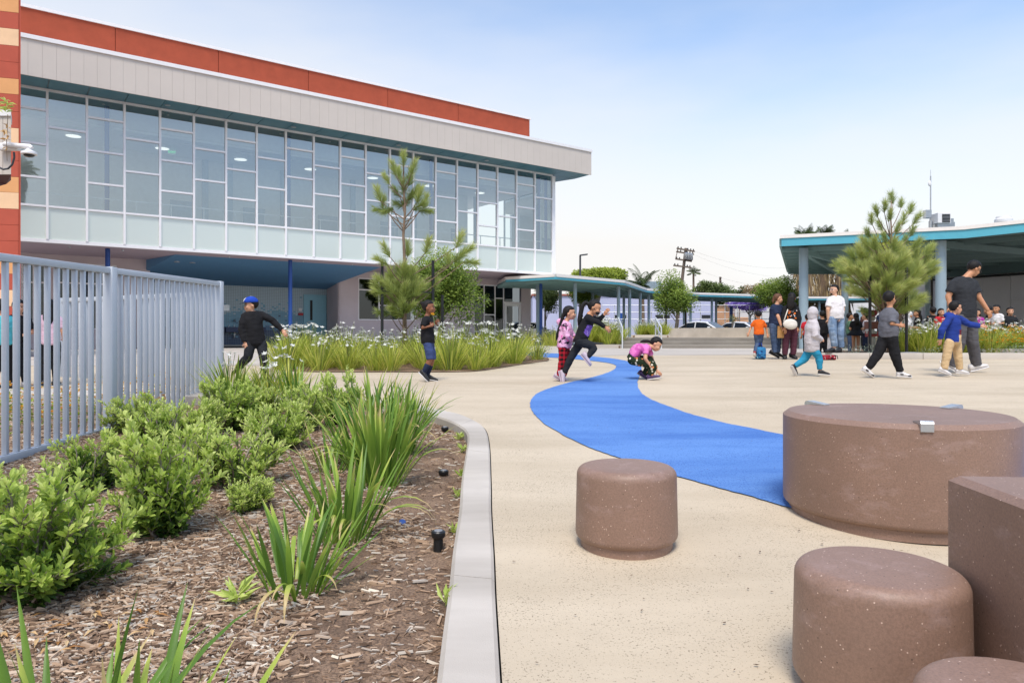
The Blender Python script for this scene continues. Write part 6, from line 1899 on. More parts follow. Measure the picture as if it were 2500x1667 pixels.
# ================================================================== canopy end, camera and vine at the left edge
y = 9.0
t = thing('entry_canopy', 'pale panelled canopy end with white coping at the left edge', 'canopy', at(5, 380, y))
plain('maroon_soffit', '#5d3a3e', 0.7)
xr = at(27, 0, y).x; ray = Vector((at(27, 0, y).x, y, 0)).normalized()
zt, zb = at(0, 284, y).z, at(0, 426, y).z
for k in range(5):
    xa = xr - (k + 1) * 0.105
    MB().prism([(xa + 0.004, y), (xr - k * 0.105, y), (xr - k * 0.105 + ray.x * 0.4, y + ray.y * 0.4), (xa + 0.004 + ray.x * 0.4, y + ray.y * 0.4)], zb, zt).build('fascia_panel', 'grey_panel', t)
MB().prism([(xr - 0.6, y - 0.02), (xr + 0.012, y - 0.02), (xr + 0.012 + ray.x * 0.45, y + ray.y * 0.45), (xr - 0.6 + ray.x * 0.45, y + ray.y * 0.45)], zt, zt + 0.075).build('coping', 'white_metal', t)
mb = MB(); mb.raw([(xr - 0.6, y, zb - 0.002), (xr, y, zb - 0.002), (xr + ray.x * 0.4, y + ray.y * 0.4, zb - 0.002), (xr - 0.6 + ray.x * .4, y + ray.y * 0.4, zb - 0.002), (xr - 0.6, y, zb - 0.28), (xr - 0.2, y + 0.2, zb - 0.08)], [(0, 1, 2, 3), (0, 4, 5, 1), (1, 5, 2), (4, 3, 2, 5), (0, 3, 4)]); mb.build('soffit', 'maroon_soffit', t)
yc = 8.9
t = thing('security_camera', 'white dome security camera on a bracket arm at the left edge', 'camera', at(30, 380, yc))
MB().bbox(at(-8, 366, yc), at(42, 366, yc) - at(-8, 366, yc), (0, 0.08, 0), (0, 0, 0.09), 0.015).build('bracket', 'white_metal', t, smooth=40)
mb = MB(); mb.tube([at(10, 352, yc - 0.03), at(40, 356, yc - 0.03), at(72, 358, yc - 0.03), at(78, 362, yc - 0.03)], [0.03, 0.032, 0.032, 0.026], 12); mb.build('arm', 'white_metal', t, smooth=40)
c = at(71, 378, yc - 0.03)
MB().lathe(c, [(0.03, 0.075), (0.03, 0.06), (0.055, 0.045), (0.088, 0.03), (0.09, 0.005), (0.07, -0.002)][::-1], 24).build('dome_cover', 'white_metal', t, smooth=40)
mb = MB(); mb.ball(c + Vector((0, 0, 0.0)), 0.062, 0.062, 0.035, 16, 10); mb.build('lens_dome', 'car_glass', t, smooth='all')
mb = MB(); mb.tube([at(34, 372, yc), at(35, 385, yc), at(30, 402, yc), at(20, 412, yc), at(8, 414, yc), at(-6, 407, yc)], 0.012, 8); mb.build('cable', 'pole_dark', t, smooth=40)
t = thing('hanging_vine', 'leafy vine trailing over the canopy end beside the camera', 'vine', at(17, 270, yc - 0.08))
rng = random.Random(8); mb = MB(); yv = yc - 0.12
for i in range(46):
    p = at(rng.uniform(-12, 26), rng.uniform(246, 276), yv + rng.uniform(-.1, .1)); a = rng.uniform(-0.6, 3.6)
    leaf(mb, p, Vector((math.cos(a), rng.uniform(-.6, .2), math.sin(a) * 0.5 - 0.2)), rng.uniform(0.06, 0.1), 0.024, rng.uniform(0.4, 1))
link('foliage', mb.mesh('foliage', 'shrub_leaf'), t); t.children[-1].matrix_parent_inverse = t.matrix_basis.inverted()
mb = MB(); mb.tube([at(19, 280, yv), at(18, 320, yv), at(16, 350, yv), at(17.5, 393, yv)], 0.004, 5); mb.build('twig', 'bark', t)
mb = MB()
for i in range(18):
    p = at(17 + rng.uniform(-3, 3), rng.uniform(308, 362), yv); a = rng.uniform(0, 6.28)
    leaf(mb, p, Vector((math.cos(a), -0.3, math.sin(a) * 0.7)), rng.uniform(0.06, 0.1), 0.028, 0.5)
mb.tint = []
mb.build('dry_leaves', 'dry_leaf', t)

# ================================================================== trees behind the camera, mirrored in the glass
palm('fan_palm', 'tall fan palm behind the camera, mirrored in the leftmost panes', Vector((8.5, -9, -0.2)), 14.5, 40, 2.0, 120, 'tree_leaf_dark', skirt=2.0, r0=0.22, fan=True)
tree('spreading_tree', 'round tree beside the yard, mirrored low in the glass', Vector((38, 15, 0.4)), 10, (0, 0, 7.5, 4.2, 4.0, 3.6), 121, 'tree_leaf', 130, 0.4, 0.2, 0.3, nb=14)
tree('spreading_tree', 'second round tree beside the yard, mirrored in the glass', Vector((31, 6, 0.2)), 10, (0, 0, 6.0, 3.6, 3.5, 3.0), 122, 'tree_leaf_dark', 130, 0.4, 0.2, 0.3, nb=14)
# ================================================================== people
def cloth(name, c, rough=0.85, var=0.12, kind=None, c2=None, c3=None, scale=14.0):
    m, nt, b = new_mat(name)
    if isinstance(c, str): c = hexc(c)
    p = coords(nt, 'Object')
    f = noise_tex(nt, p, 7.0, 4, 0.6)
    colr = ramp(nt, f, [(0.3, tuple(x * (1 - var) for x in c)), (0.7, tuple(x * (1 + var) for x in c))])
    if kind == 'plaid':
        sx = nt.nodes.new('ShaderNodeSeparateXYZ'); nt.links.new(p, sx.inputs[0])
        a = mth(nt, 'GREATER_THAN', mth(nt, 'FRACT', mth(nt, 'MULTIPLY', mth(nt, 'ADD', sx.outputs['X'], mth(nt, 'MULTIPLY', sx.outputs['Y'], 0.7)), scale)), 0.5)
        d = mth(nt, 'GREATER_THAN', mth(nt, 'FRACT', mth(nt, 'MULTIPLY', sx.outputs['Z'], scale)), 0.5)
        s_ = mth(nt, 'MULTIPLY', mth(nt, 'ADD', a, d), 0.5)
        colr = mixc(nt, s_, colr, hexc(c2))
    elif kind == 'blotch':
        n1 = noise_tex(nt, p, scale, 2, 0.5)
        colr = mixc(nt, ramp(nt, n1, [(0.56, (0, 0, 0)), (0.60, (1, 1, 1))]), colr, hexc(c2))
        if c3:
            n2 = noise_tex(nt, coords(nt, 'Object', 1.31), scale * 0.8, 2, 0.5)
            colr = mixc(nt, ramp(nt, n2, [(0.62, (0, 0, 0)), (0.65, (1, 1, 1))]), colr, hexc(c3))
    elif kind == 'floral':
        vo = nt.nodes.new('ShaderNodeTexVoronoi'); vo.inputs['Scale'].default_value = scale; nt.links.new(p, vo.inputs['Vector'])
        wn_ = nt.nodes.new('ShaderNodeTexWhiteNoise'); nt.links.new(vo.outputs['Color'], wn_.inputs['Vector'])
        dots = ramp(nt, vo.outputs['Distance'], [(0.26, (1, 1, 1)), (0.34, (0, 0, 0))])
        petals = mixc(nt, mth(nt, 'GREATER_THAN', wn_.outputs['Value'], 0.5), hexc(c2), hexc(c3))
        colr = mixc(nt, dots, colr, petals)
    elif kind == 'jean':
        n1 = noise_tex(nt, coords(nt, 'Object', (1, 1, 0.6)), 5.0, 4, 0.6)
        colr = mixc(nt, ramp(nt, n1, [(0.45, (0, 0, 0)), (0.7, (1, 1, 1))]), colr, hexc(c2))
    nt.links.new(colr, b.inputs['Base Color'])
    b.inputs['Roughness'].default_value = rough
    b.inputs['Specular IOR Level'].default_value = 0.2
    w1 = noise_tex(nt, coords(nt, 'Object', (1.0, 1.0, 1.8)), 9.0, 3, 0.55)
    bump(nt, b, w1, 0.55, 0.03)
    return m
for n_, c_ in (('skin_light', '#cd9a7c'), ('skin_tan', '#bf8a68'), ('skin_brown', '#875840'), ('skin_pale', '#d3a68b')):
    plain(n_, c_, 0.5, var=0.06, vscale=20, spec=0.35, coord='object')
    bb = MATS[n_].node_tree.nodes['Principled BSDF']; bb.inputs['Subsurface Weight'].default_value = 0.0
def hair_mat(name, c):
    m, nt, b = new_mat(name)
    f = noise_tex(nt, coords(nt, 'Object', (60, 60, 9)), 3.0, 3, 0.6)
    c = hexc(c)
    nt.links.new(ramp(nt, f, [(0.3, tuple(x * 0.4 for x in c)), (0.7, tuple(x * 1.2 for x in c))]), b.inputs['Base Color'])
    b.inputs['Roughness'].default_value = 0.55; b.inputs['Specular IOR Level'].default_value = 0.25
    bump(nt, b, f, 0.5, 0.01)
hair_mat('hair_black', '#1e1a19'); hair_mat('hair_brown', '#6b4a36')
cloth('c_black', '#1d1d20', var=0.2); cloth('c_black2', '#26282c', var=0.2); cloth('c_charcoal', '#303236'); cloth('c_navy', '#232c44'); cloth('c_navyshort', '#3a4870', var=0.15); cloth('c_blue', '#253b86')
cloth('c_white', '#d9d6d8', var=0.04); cloth('c_greywhite', '#bdb7ba', var=0.05); cloth('c_grey', '#63646c', var=0.1); cloth('c_teal', '#2c85a6'); cloth('c_orange', '#d8621f', var=0.08); cloth('c_jean_dark', '#3d4c66', kind='jean', c2='#5b6d8a')
cloth('c_jean', '#6c83a0', kind='jean', c2='#a9bacb'); cloth('c_maroon', '#4f2b37'); cloth('c_pinkprint', '#dfaacb', kind='blotch', c2='#2b2430', c3='#d46aa6', scale=17); cloth('c_plaid', '#b01c2c', kind='plaid', c2='#1c1416', scale=15)
cloth('c_pinkcamo', '#d976b4', kind='blotch', c2='#c55aa3', c3='#e6a4cf', scale=9); cloth('c_floral', '#23301f', kind='floral', c2='#d98a5a', c3='#e4d9c4', scale=17); cloth('c_beige', '#c7ab83', var=0.08); cloth('c_darkgrey', '#57565a', var=0.12); cloth('c_maroonpatch', '#6c1f30')
cloth('c_red', '#b52530'); cloth('c_magenta', '#a83792'); cloth('c_pinkpale', '#e3bfce', var=0.05); cloth('c_tealshirt', '#58b9c4'); cloth('c_lilac', '#b3a6d8'); cloth('c_purple', '#6b4fa3', kind='blotch', c2='#9a82c8', scale=25); cloth('c_capblue', '#2446a8', var=0.06); cloth('c_green', '#5b7a62'); cloth('c_brown', '#5d3b34'); cloth('c_tan', '#a67c4c')
cloth('c_graphic', '#1b1a1c', kind='blotch', c2='#d9702c', c3='#d8d3d6', scale=13); cloth('c_bagblue', '#2f6f9c', kind='blotch', c2='#1e3a66', c3='#8fc0dc', scale=16); cloth('c_bagred', '#8d2230', kind='blotch', c2='#1d1a1c', c3='#d8cfc8', scale=22)
plain('shoe_white', '#d6d3d2', 0.6, var=0.05, coord='object'); plain('shoe_black', '#1c1c1f', 0.55, var=0.1, coord='object'); plain('shoe_lilac', '#b7a9b4', 0.6, var=0.08, coord='object'); plain('shoe_purple', '#4b3561', 0.5, var=0.3, vscale=30, coord='object'); plain('shoe_red', '#8a2a24', 0.6, coord='object')
plain('eye_dark', '#15100e', 0.2); plain('lip', '#8f5148', 0.5); plain('mask_black', '#141416', 0.8); plain('glasses_frame', '#2a2320', 0.3); plain('bag_canvas', '#d2ccc2', 0.85, var=0.06)

QUEUE = []                                            # meshes to be fused by voxel remeshing, done together at the end
PAINT = {}
def fuse(obj_, voxel, it=5, extra=None):
    QUEUE.append((obj_, voxel, it, extra))

def paint(o, mat, test):
    """panels of another cloth: faces whose centre and normal pass the test"""
    PAINT.setdefault(o.name, []).append((mat, test))
def part_of(t, name):
    return next(c for c in t.children if c.name.split('.')[0] == name)

def loft(mb, rings, n=14):
    """closed skin over elliptical rings (centre, half-width vector, half-depth vector)"""
    b = len(mb.v)
    for c, rx, ry in rings:
        for k in range(n):
            a = 2 * math.pi * k / n
            mb.v.append(tuple(c + rx * math.cos(a) + ry * math.sin(a)))
    up = rings[-1][0] - rings[0][0]
    flip = rings[0][1].cross(rings[0][2]).dot(up) < 0
    def add(f):
        mb.f.append(tuple(f[::-1]) if flip else tuple(f)); mb.mi.append(mb.cur)
    for i in range(len(rings) - 1):
        for k in range(n):
            q = (k + 1) % n
            add((b + i * n + k, b + i * n + q, b + (i + 1) * n + q, b + (i + 1) * n + k))
    add([b + k for k in range(n)][::-1]); e = b + (len(rings) - 1) * n; add([e + k for k in range(n)])

def limb(mb, pts, rads, n=10, end=False):
    """tapered limb with rounded ends (end: the last one cut flat, like a cuff)"""
    P_ = [Vector(p) for p in pts]
    if end:
        a = (P_[0] - P_[1]).normalized() * rads[0] * 0.7
        mb.tube([P_[0] + a] + P_, [rads[0] * 0.5] + list(rads), n)
        return
    a = (P_[0] - P_[1]).normalized() * rads[0] * 0.7; z = (P_[-1] - P_[-2]).normalized() * rads[-1] * 0.7
    mb.tube([P_[0] + a] + P_ + [P_[-1] + z], [rads[0] * 0.5] + list(rads) + [rads[-1] * 0.5], n)

def frame(f, u):
    f = Vector(f).normalized(); u = Vector(u); s_ = f.cross(u).normalized(); u = s_.cross(f).normalized()
    return s_, f, u                                    # right, forward, up

def hand_mesh(mb, wrist, d, palm_n, size, curl=0.5, side=1):
    """palm and five bent fingers; d points along the hand, palm_n out of the back of the hand"""
    d = d.normalized(); pn = (palm_n - d * palm_n.dot(d)).normalized(); s_ = d.cross(pn).normalized() * side
    L = size
    c = wrist + d * L * 0.24
    rot = Matrix((s_ , d, pn)).transposed()
    mb.ball(c, L * 0.22, L * 0.29, L * 0.10, 10, 8, rot)
    for i, (o, ln) in enumerate(((-0.16, 0.40), (-0.055, 0.47), (0.05, 0.44), (0.15, 0.34))):
        p = wrist + d * L * 0.46 + s_ * L * o
        pts = [p]; a = 0.1
        for k in range(3):
            a += curl * (0.5 + 0.35 * k)
            p = p + (d * math.cos(a) - pn * math.sin(a)) * L * ln / 3
            pts.append(p)
        mb.tube(pts, [L * 0.055, L * 0.053, L * 0.047, L * 0.036], 6)
    p = wrist + d * L * 0.14 - s_ * L * 0.17
    q = p + (d * 0.6 - s_ * 0.8 - pn * 0.2).normalized() * L * 0.2
    mb.tube([p, q, q + (d * 0.9 - s_ * 0.1 - pn * 0.4).normalized() * L * 0.19], [L * 0.068, L * 0.058, L * 0.042], 6)

def foot_frame(a, toe, H, sc, face):
    """direction of the sole, its upward normal and its length, from ankle and toe tip"""
    L = 0.165 * H * sc
    d = (toe - a).normalized()
    up = Vector((0, 0, 1)) - d * d.z
    fh = Vector((face[0], face[1], 0)).normalized()
    if up.length < 0.45: up = up + (fh - d * fh.dot(d)) * 0.8
    up.normalize()
    th = R(24)
    fw = (d * math.cos(th) + up * math.sin(th)).normalized()
    up = (up * math.cos(th) - d * math.sin(th)).normalized()
    return fw, up, L

def shoe(t, a, toe, H, mat, sole, face, sc=1.0):
    """shoe from heel to toe; a ankle, toe tip"""
    fw, up, L = foot_frame(a, toe, H, sc, face)
    s_ = fw.cross(up).normalized()
    toe_b = toe
    heel = toe_b - fw * L
    W = L * 0.19
    rows = [(0.0, 0.10, 0.66, 0.26), (0.06, 0.17, 0.88, 0.37), (0.26, 0.185, 0.92, 0.38), (0.42, 0.17, 0.95, 0.31), (0.62, 0.16, 1.06, 0.23), (0.82, 0.13, 1.02, 0.18), (0.94, 0.10, 0.8, 0.14), (1.0, 0.08, 0.45, 0.09)]
    mb = MB(); rings = []
    for (q, hgt, w, h2) in rows:
        c = heel + fw * L * q + up * L * (0.07 + h2 / 2)
        rings.append((c, s_ * W * w, up * L * h2 / 2))
    loft(mb, rings, 12)
    o = mb.build('shoe', mat, t, smooth='all')
    mb = MB(); rings = []
    for (q, hgt, w, h2) in [(-0.01, 0, 0.70, 0)] + rows[1:-1] + [(1.0, 0, 0.6, 0)]:
        rings.append((heel + fw * L * q + up * L * 0.04, s_ * W * w * 1.06, up * L * 0.045))
    loft(mb, rings, 10)
    mb.build('sole', sole, o, smooth=50)
    return o

def person(label, J, H, st, vox=0.010, group=None):
    """J: world joints; st: style"""
    hd = J['hd']; nk = J['nk']
    base = Vector(((J['aL'].x + J['aR'].x) / 2, (J['aL'].y + J['aR'].y) / 2, min(J['tL'].z, J['tR'].z)))
    t = thing('person', label, 'person', base, 0, group)
    b = st.get('b', 1.0); hh = st.get('head', 0.155) * H     # head height
    sk = st['skin']
    sv = J['sR'] - J['sL']; hv = J['hR'] - J['hL']
    shc = (J['sR'] + J['sL']) / 2; hpc = (J['hR'] + J['hL']) / 2
    spine = (shc - hpc).normalized()
    face = Vector(st['face']).normalized()
    def ring_axes(v, ref):
        r_ = v.normalized(); f_ = r_.cross(spine)
        if f_.length < 0.1: f_ = Vector((0, -1, 0))
        f_.normalize(); r_ = spine.cross(f_).normalized()
        return r_, f_
    rs, fs = ring_axes(sv, face); rh, fh = ring_axes(hv, face)
    curve = Vector(st.get('curve', (0, 0, 0)))
    def torso(mb, grow, lo=-0.06, hi=1.20, wst=1.0, sw=1.0, skirt=0.0):
        prof = [(-0.13, .070, .060), (-0.06, .088, .066), (0.06, .093, .068), (0.25, .084 * wst, .064 * wst), (0.45, .080 * wst, .062 * wst), (0.68, .090, .068), (0.84, .096 * sw, .064), (0.95, .090 * sw, .054), (1.04, .068, .046), (1.13, .040, .038)]
        rr = []
        for (q, w, d) in prof:
            if q < lo or q > hi: continue
            c = hpc + (shc - hpc) * q + curve * math.sin(math.pi * max(0, min(1, q)))
            r_ = rh.lerp(rs, max(0, min(1, q))).normalized(); f_ = fh.lerp(fs, max(0, min(1, q))).normalized()
            g = grow + skirt * max(0.0, 0.3 - q)
            rr.append((c, r_ * (w * H * b + g), f_ * (d * H * b + g)))
        loft(mb, rr, 18)
    L_ = H * math.sqrt(b)
    ux0 = Vector(st.get('headup', (0, 0, 1))).normalized()
    # ---- body
    mb = MB()
    torso(mb, 0)
    limb(mb, [shc + spine * 0.02, nk, hd - ux0 * hh * 0.2], [0.036 * L_, 0.030 * L_, 0.029 * L_])
    for s_ in 'LR':
        limb(mb, [nk.lerp(shc, 0.5), J['s' + s_] * 0.86 + shc * 0.14], [0.032 * L_, 0.031 * L_])
    for s_ in 'LR':
        limb(mb, [J['s' + s_] * 0.9 + shc * 0.1, J['e' + s_], J['w' + s_]], [0.033 * L_, 0.025 * L_, 0.017 * L_])
        limb(mb, [J['h' + s_], J['k' + s_], J['k' + s_].lerp(J['a' + s_], 0.35), J['a' + s_]], [0.052 * L_, 0.034 * L_, 0.034 * L_, 0.022 * L_])
        fw_, up_, L0 = foot_frame(J['a' + s_], J['t' + s_], H, st.get('shoesc', 1.0), face)
        limb(mb, [J['a' + s_], J['t' + s_] - fw_ * L0 * 0.45 + up_ * L0 * 0.16], [0.020 * L_, 0.013 * L_])
    sx_, fx, ux = frame(face, st.get('headup', (0, 0, 1)))
    rot = Matrix((sx_, fx, ux)).transposed()
    def hp(x, y, z): return hd + sx_ * x * hh + fx * y * hh + ux * z * hh
    mb.ball(hp(0, -0.05, 0.10), 0.36 * hh, 0.44 * hh, 0.40 * hh, 16, 12, rot)
    mb.ball(hp(0, 0.10, -0.18), 0.29 * hh, 0.31 * hh, 0.33 * hh, 14, 10, rot)
    mb.ball(hp(0, 0.24, -0.40), 0.15 * hh, 0.13 * hh, 0.10 * hh, 10, 8, rot)
    mb.ball(hp(0, 0.43, -0.13), 0.055 * hh, 0.085 * hh, 0.07 * hh, 8, 6, rot)
    mb.ball(hp(0, 0.40, -0.29), 0.10 * hh, 0.05 * hh, 0.05 * hh, 8, 6, rot)
    for sg in (-1, 1):
        mb.ball(hp(0.36 * sg, -0.06, -0.08), 0.045 * hh, 0.09 * hh, 0.13 * hh, 8, 6, rot)
        mb.ball(hp(0.17 * sg, 0.30, -0.15), 0.12 * hh, 0.10 * hh, 0.11 * hh, 8, 6, rot)
    bo = mb.build('body', sk, t, smooth='all')
    hm = MB()
    for s_ in 'LR':
        d = J.get('f' + s_, J['w' + s_] + (J['w' + s_] - J['e' + s_]).normalized() * 0.1) - J['w' + s_]
        hand_mesh(hm, J['w' + s_] - d.normalized() * 0.004, d, Vector(st.get('pn', (0, -1, 0.2))), 0.10 * H * 1.05, st.get('curl', 0.45), -1 if s_ == 'L' else 1)
    fuse(bo, vox, 4, hm)
    # ---- face
    if st.get('detail', True):
        for sg in (-1, 1):
            e_ = MB(); e_.ball(hp(0.15 * sg, 0.365, -0.02), 0.06 * hh, 0.03 * hh, 0.030 * hh, 8, 6, rot); e_.build('eye', 'eye_dark', bo, smooth='all')
            e_ = MB(); e_.tube([hp(0.07 * sg, 0.40, 0.08), hp(0.16 * sg, 0.39, 0.10), hp(0.25 * sg, 0.335, 0.07)], 0.016 * hh, 5); e_.build('eyebrow', st.get('hairmat', 'hair_black'), bo, smooth='all')
        e_ = MB(); e_.ball(hp(0, 0.425, -0.30), 0.085 * hh, 0.028 * hh, 0.022 * hh, 8, 6, rot); e_.build('mouth', 'lip', bo, smooth='all')
    # ---- hair
    hair = st.get('hair')
    hmname = st.get('hairmat', 'hair_black')
    if hair:
        mb = MB()
        m_ = MB(); m_.ball((0, 0, 0), 1, 1, 1, 22, 16)
        fr_line = st.get('fringe', 0.42) - 0.12
        vv = []
        for v in m_.v:
            x, y, z = v
            sc = 1.0
            low = z < fr_line and y > 0.10 + 0.25 * max(0, z)        # the face stays clear
            neck = z < (-0.92 if y < -0.25 else (-0.30 if y > -0.02 else -0.62))
            if low or neck: sc = 0.80
            jig = 1 + 0.03 * mnoise.noise(Vector((x * 5, y * 5, z * 5 + hh)))
            vv.append(hp(0.405 * x * sc * jig, -0.075 + 0.475 * y * sc * jig, 0.115 + 0.455 * z * sc * jig))
        mb.raw(vv, m_.f)
        if hair == 'bun':
            mb.ball(hp(0, -0.50, 0.32), 0.17 * hh, 0.17 * hh, 0.17 * hh, 10, 8)
        if hair in ('long', 'ponytail'):
            pts = [Vector(p) for p in st['tail']]
            w = st.get('tailw', 0.16)
            n = len(pts)
            for i in range(1 if hair == 'ponytail' else 3):
                off_ = (i - (0 if hair == 'ponytail' else 1)) * 0.16 * hh
                pp = [p + sx_ * off_ * (1 - 0.3 * k / n) for k, p in enumerate(pts)]
                mb.tube(pp, [w * hh * (1.0 if k < n - 1 else 0.35) * (0.75 if k == 0 else 1.0) for k in range(n)], 10)
        o = mb.build('hair', hmname, t, smooth='all')
        fuse(o, 0.010 if H < 1.5 else 0.011, 2)
    # ---- top
    if st.get('top'):
        mb = MB(); lg = st.get('loose', 0.010)
        hem = st.get('hem', -0.06)
        torso(mb, lg, lo=hem, hi=st.get('neck', 1.16), wst=st.get('wst', 1.12), sw=1.02, skirt=st.get('flare', 0.02))
        for s_ in 'LR':                                 # slope from neck to shoulder
            limb(mb, [nk.lerp(shc, 0.72), J['s' + s_] * 0.86 + shc * 0.14], [0.034 * L_ + lg * 0.6, 0.032 * L_ + lg * 0.6])
        sl = st.get('sleeve', 1.0)                      # 0.5 short, 1 long
        for s_ in 'LR':
            s0 = J['s' + s_] * 0.9 + shc * 0.1
            if sl >= 0.9:
                limb(mb, [s0, s0.lerp(J['e' + s_], 0.5), J['e' + s_], J['w' + s_].lerp(J['e' + s_], 0.06)], [0.032 * L_ + lg * 0.7, 0.031 * L_ + lg, 0.027 * L_ + lg, 0.020 * L_ + lg * 0.8], end=True)
            elif sl > 0:
                limb(mb, [s0, s0.lerp(J['e' + s_], sl * 0.9), s0.lerp(J['e' + s_], min(1.0, sl * 1.5))], [0.033 * L_ + lg * 0.6, 0.032 * L_ + lg * 0.9, 0.031 * L_ + lg * 1.2], end=True)
        if st.get('hood') == 'up':
            mb.ball(hp(0, -0.10, 0.06), 0.44 * hh, 0.52 * hh, 0.53 * hh, 16, 12, rot); mb.ball(hp(0, -0.22, -0.25), 0.36 * hh, 0.34 * hh, 0.36 * hh, 14, 10, rot)
            limb(mb, [shc + spine * 0.01, hd - Vector((0, 0, hh * 0.3))], [0.06 * L_, 0.06 * L_])
        elif st.get('hood') == 'down':
            q = nk - fs * 0.0
            back = -Vector(face); back.z = 0; back.normalize()
            mb.ball(nk + back * 0.06 * H - Vector((0, 0, 0.02 * H)), 0.075 * H, 0.05 * H, 0.05 * H, 12, 8)
        o = mb.build('shirt' if sl < 0.9 else 'jacket', st['top'], t, smooth='all')
        fuse(o, vox * 1.15, 4)
        if st.get('collar'):
            pass
    # ---- trousers
    if st.get('legs'):
        mb = MB(); lg = st.get('lloose', 0.010)
        torso(mb, lg * 0.55, lo=-0.14, hi=0.26, wst=1.05)
        ln = st.get('leglen', 1.0)
        for s_ in 'LR':
            hq = J['h' + s_]; kq = J['k' + s_]; aq = J['a' + s_]
            if ln >= 0.9:
                e_ = kq.lerp(aq, 0.5 + 0.46 * ln)
                limb(mb, [hq, hq.lerp(kq, 0.94), kq.lerp(aq, 0.06), kq.lerp(aq, 0.45), e_], [0.054 * L_ + lg * 0.8, 0.042 * L_ + lg, 0.041 * L_ + lg, 0.036 * L_ + lg * 1.0, 0.027 * L_ + lg * st.get('cuff', 1.2)], end=True)
            else:
                e_ = hq.lerp(kq, 1.0 * ln * 1.4) if ln < 0.7 else kq.lerp(aq, 0.12)
                limb(mb, [hq, hq.lerp(kq, 0.6), e_], [0.052 * L_ + lg * 0.7, 0.047 * L_ + lg, 0.041 * L_ + lg * 1.2], end=True)
        o = mb.build('trousers' if ln >= 0.9 else 'shorts', st['legs'], t, smooth='all')
        fuse(o, vox * 1.15, 4)
    if st.get('socks'):
        for s_ in 'LR':
            mb = MB(); limb(mb, [J['k' + s_].lerp(J['a' + s_], 0.48), J['k' + s_].lerp(J['a' + s_], 0.75), J['a' + s_]], [0.036 * L_, 0.032 * L_, 0.028 * L_]); mb.build('sock', st['socks'], t, smooth='all')
    if st.get('shoes'):
        for s_ in 'LR':
            shoe(t, J['a' + s_], J['t' + s_], H, st['shoes'], st.get('sole', 'shoe_white'), face, sc=st.get('shoesc', 1.0))
    if st.get('mask'):
        mb = MB(); mb.ball(hp(0, 0.24, -0.26), 0.26 * hh, 0.22 * hh, 0.17 * hh, 14, 10, rot); mb.build('face_mask', 'mask_black', t, smooth='all')
        for sg in (-1, 1):
            mb = MB(); mb.tube([hp(0.24 * sg, 0.2, -0.2), hp(0.38 * sg, -0.02, -0.05)], 0.012 * hh, 5); mb.build('mask_loop', 'mask_black', t)
    if st.get('glasses'):
        for sg in (-1, 1):
            mb = MB()
            ring_ = [hp(0.15 * sg + 0.11 * math.cos(a * math.pi / 6), 0.43, -0.03 + 0.09 * math.sin(a * math.pi / 6)) for a in range(13)]
            mb.tube(ring_, 0.013 * hh, 5); mb.tube([hp(0.26 * sg, 0.42, 0.0), hp(0.39 * sg, 0.1, 0.0), hp(0.40 * sg, -0.08, -0.02)], 0.013 * hh, 5)
            mb.build('glasses', st['glasses'], t, smooth='all')
    t['_h'] = H
    return t, dict(hp=hp, hh=hh, rs=rs, fs=fs, shc=shc, hpc=hpc, spine=spine, t=t, sx=sx_, fx=fx, ux=ux, rot=rot)

def jset(ox, oy, Y, d, S=0.2551):
    """joints read off an enlargement of the photograph: (x, y, depth offset)"""
    return {k: at(ox + v[0] * S, oy + v[1] * S, Y + (v[2] if len(v) > 2 else 0.0)) for k, v in d.items()}

# ---- the boy in the blue cap
J = jset(500, 580, 10.6, dict(hd=(440, 645, 0), nk=(450, 712, 0), sL=(372, 748, -.04), sR=(545, 728, .06), eL=(350, 880, -.08), wL=(385, 1005, -.10), fL=(402, 1060, -.12), eR=(655, 800, .05), wR=(748, 890, .02), fR=(775, 935, .0),
    hL=(440, 1000, -.03), hR=(535, 1000, .04), kL=(415, 1145, -.08), aL=(315, 1240, .12), tL=(262, 1320, .10), kR=(570, 1170, -.05), aR=(575, 1325, .0), tR=(545, 1385, -.12)))
boy, I = person('boy in blue cap and open black jacket striding past the fence end', J, 1.28, dict(skin='skin_light', face=(-0.85, -0.5, -0.05), hair='short', fringe=0.2, top='c_black', sleeve=1.0, hem=-0.13, loose=0.018, legs='c_black2', lloose=0.016, shoes='shoe_black', sole='shoe_black', head=0.165))
hp = I['hp']; hh = I['hh']
mb = MB(); m_ = MB(); m_.ball((0, 0, 0), 1, 1, 1, 22, 14)
mb.raw([hp(0.435 * v[0], -0.03 + 0.50 * v[1], 0.19 + (0.42 * v[2] if v[2] > 0 else 0.05 * v[2])) for v in m_.v], m_.f)
cap = mb.build('cap', 'c_capblue', boy, smooth=60)
mb = MB(); rr = []
for k in range(7):
    q = k / 6; w = 0.36 * math.sqrt(max(0.02, 1 - q * q))
    rr.append((hp(0, 0.36 + 0.40 * q, 0.20 - 0.10 * q), I['sx'] * w * hh, I['ux'] * 0.018 * hh))
loft(mb, rr, 12); mb.build('cap_brim', 'c_navy', cap, smooth=60)
mb = MB(); mb.ball(hp(0, -0.03, 0.615), 0.03 * hh, 0.03 * hh, 0.02 * hh, 8, 6); mb.build('cap_button', 'c_white', cap, smooth='all')
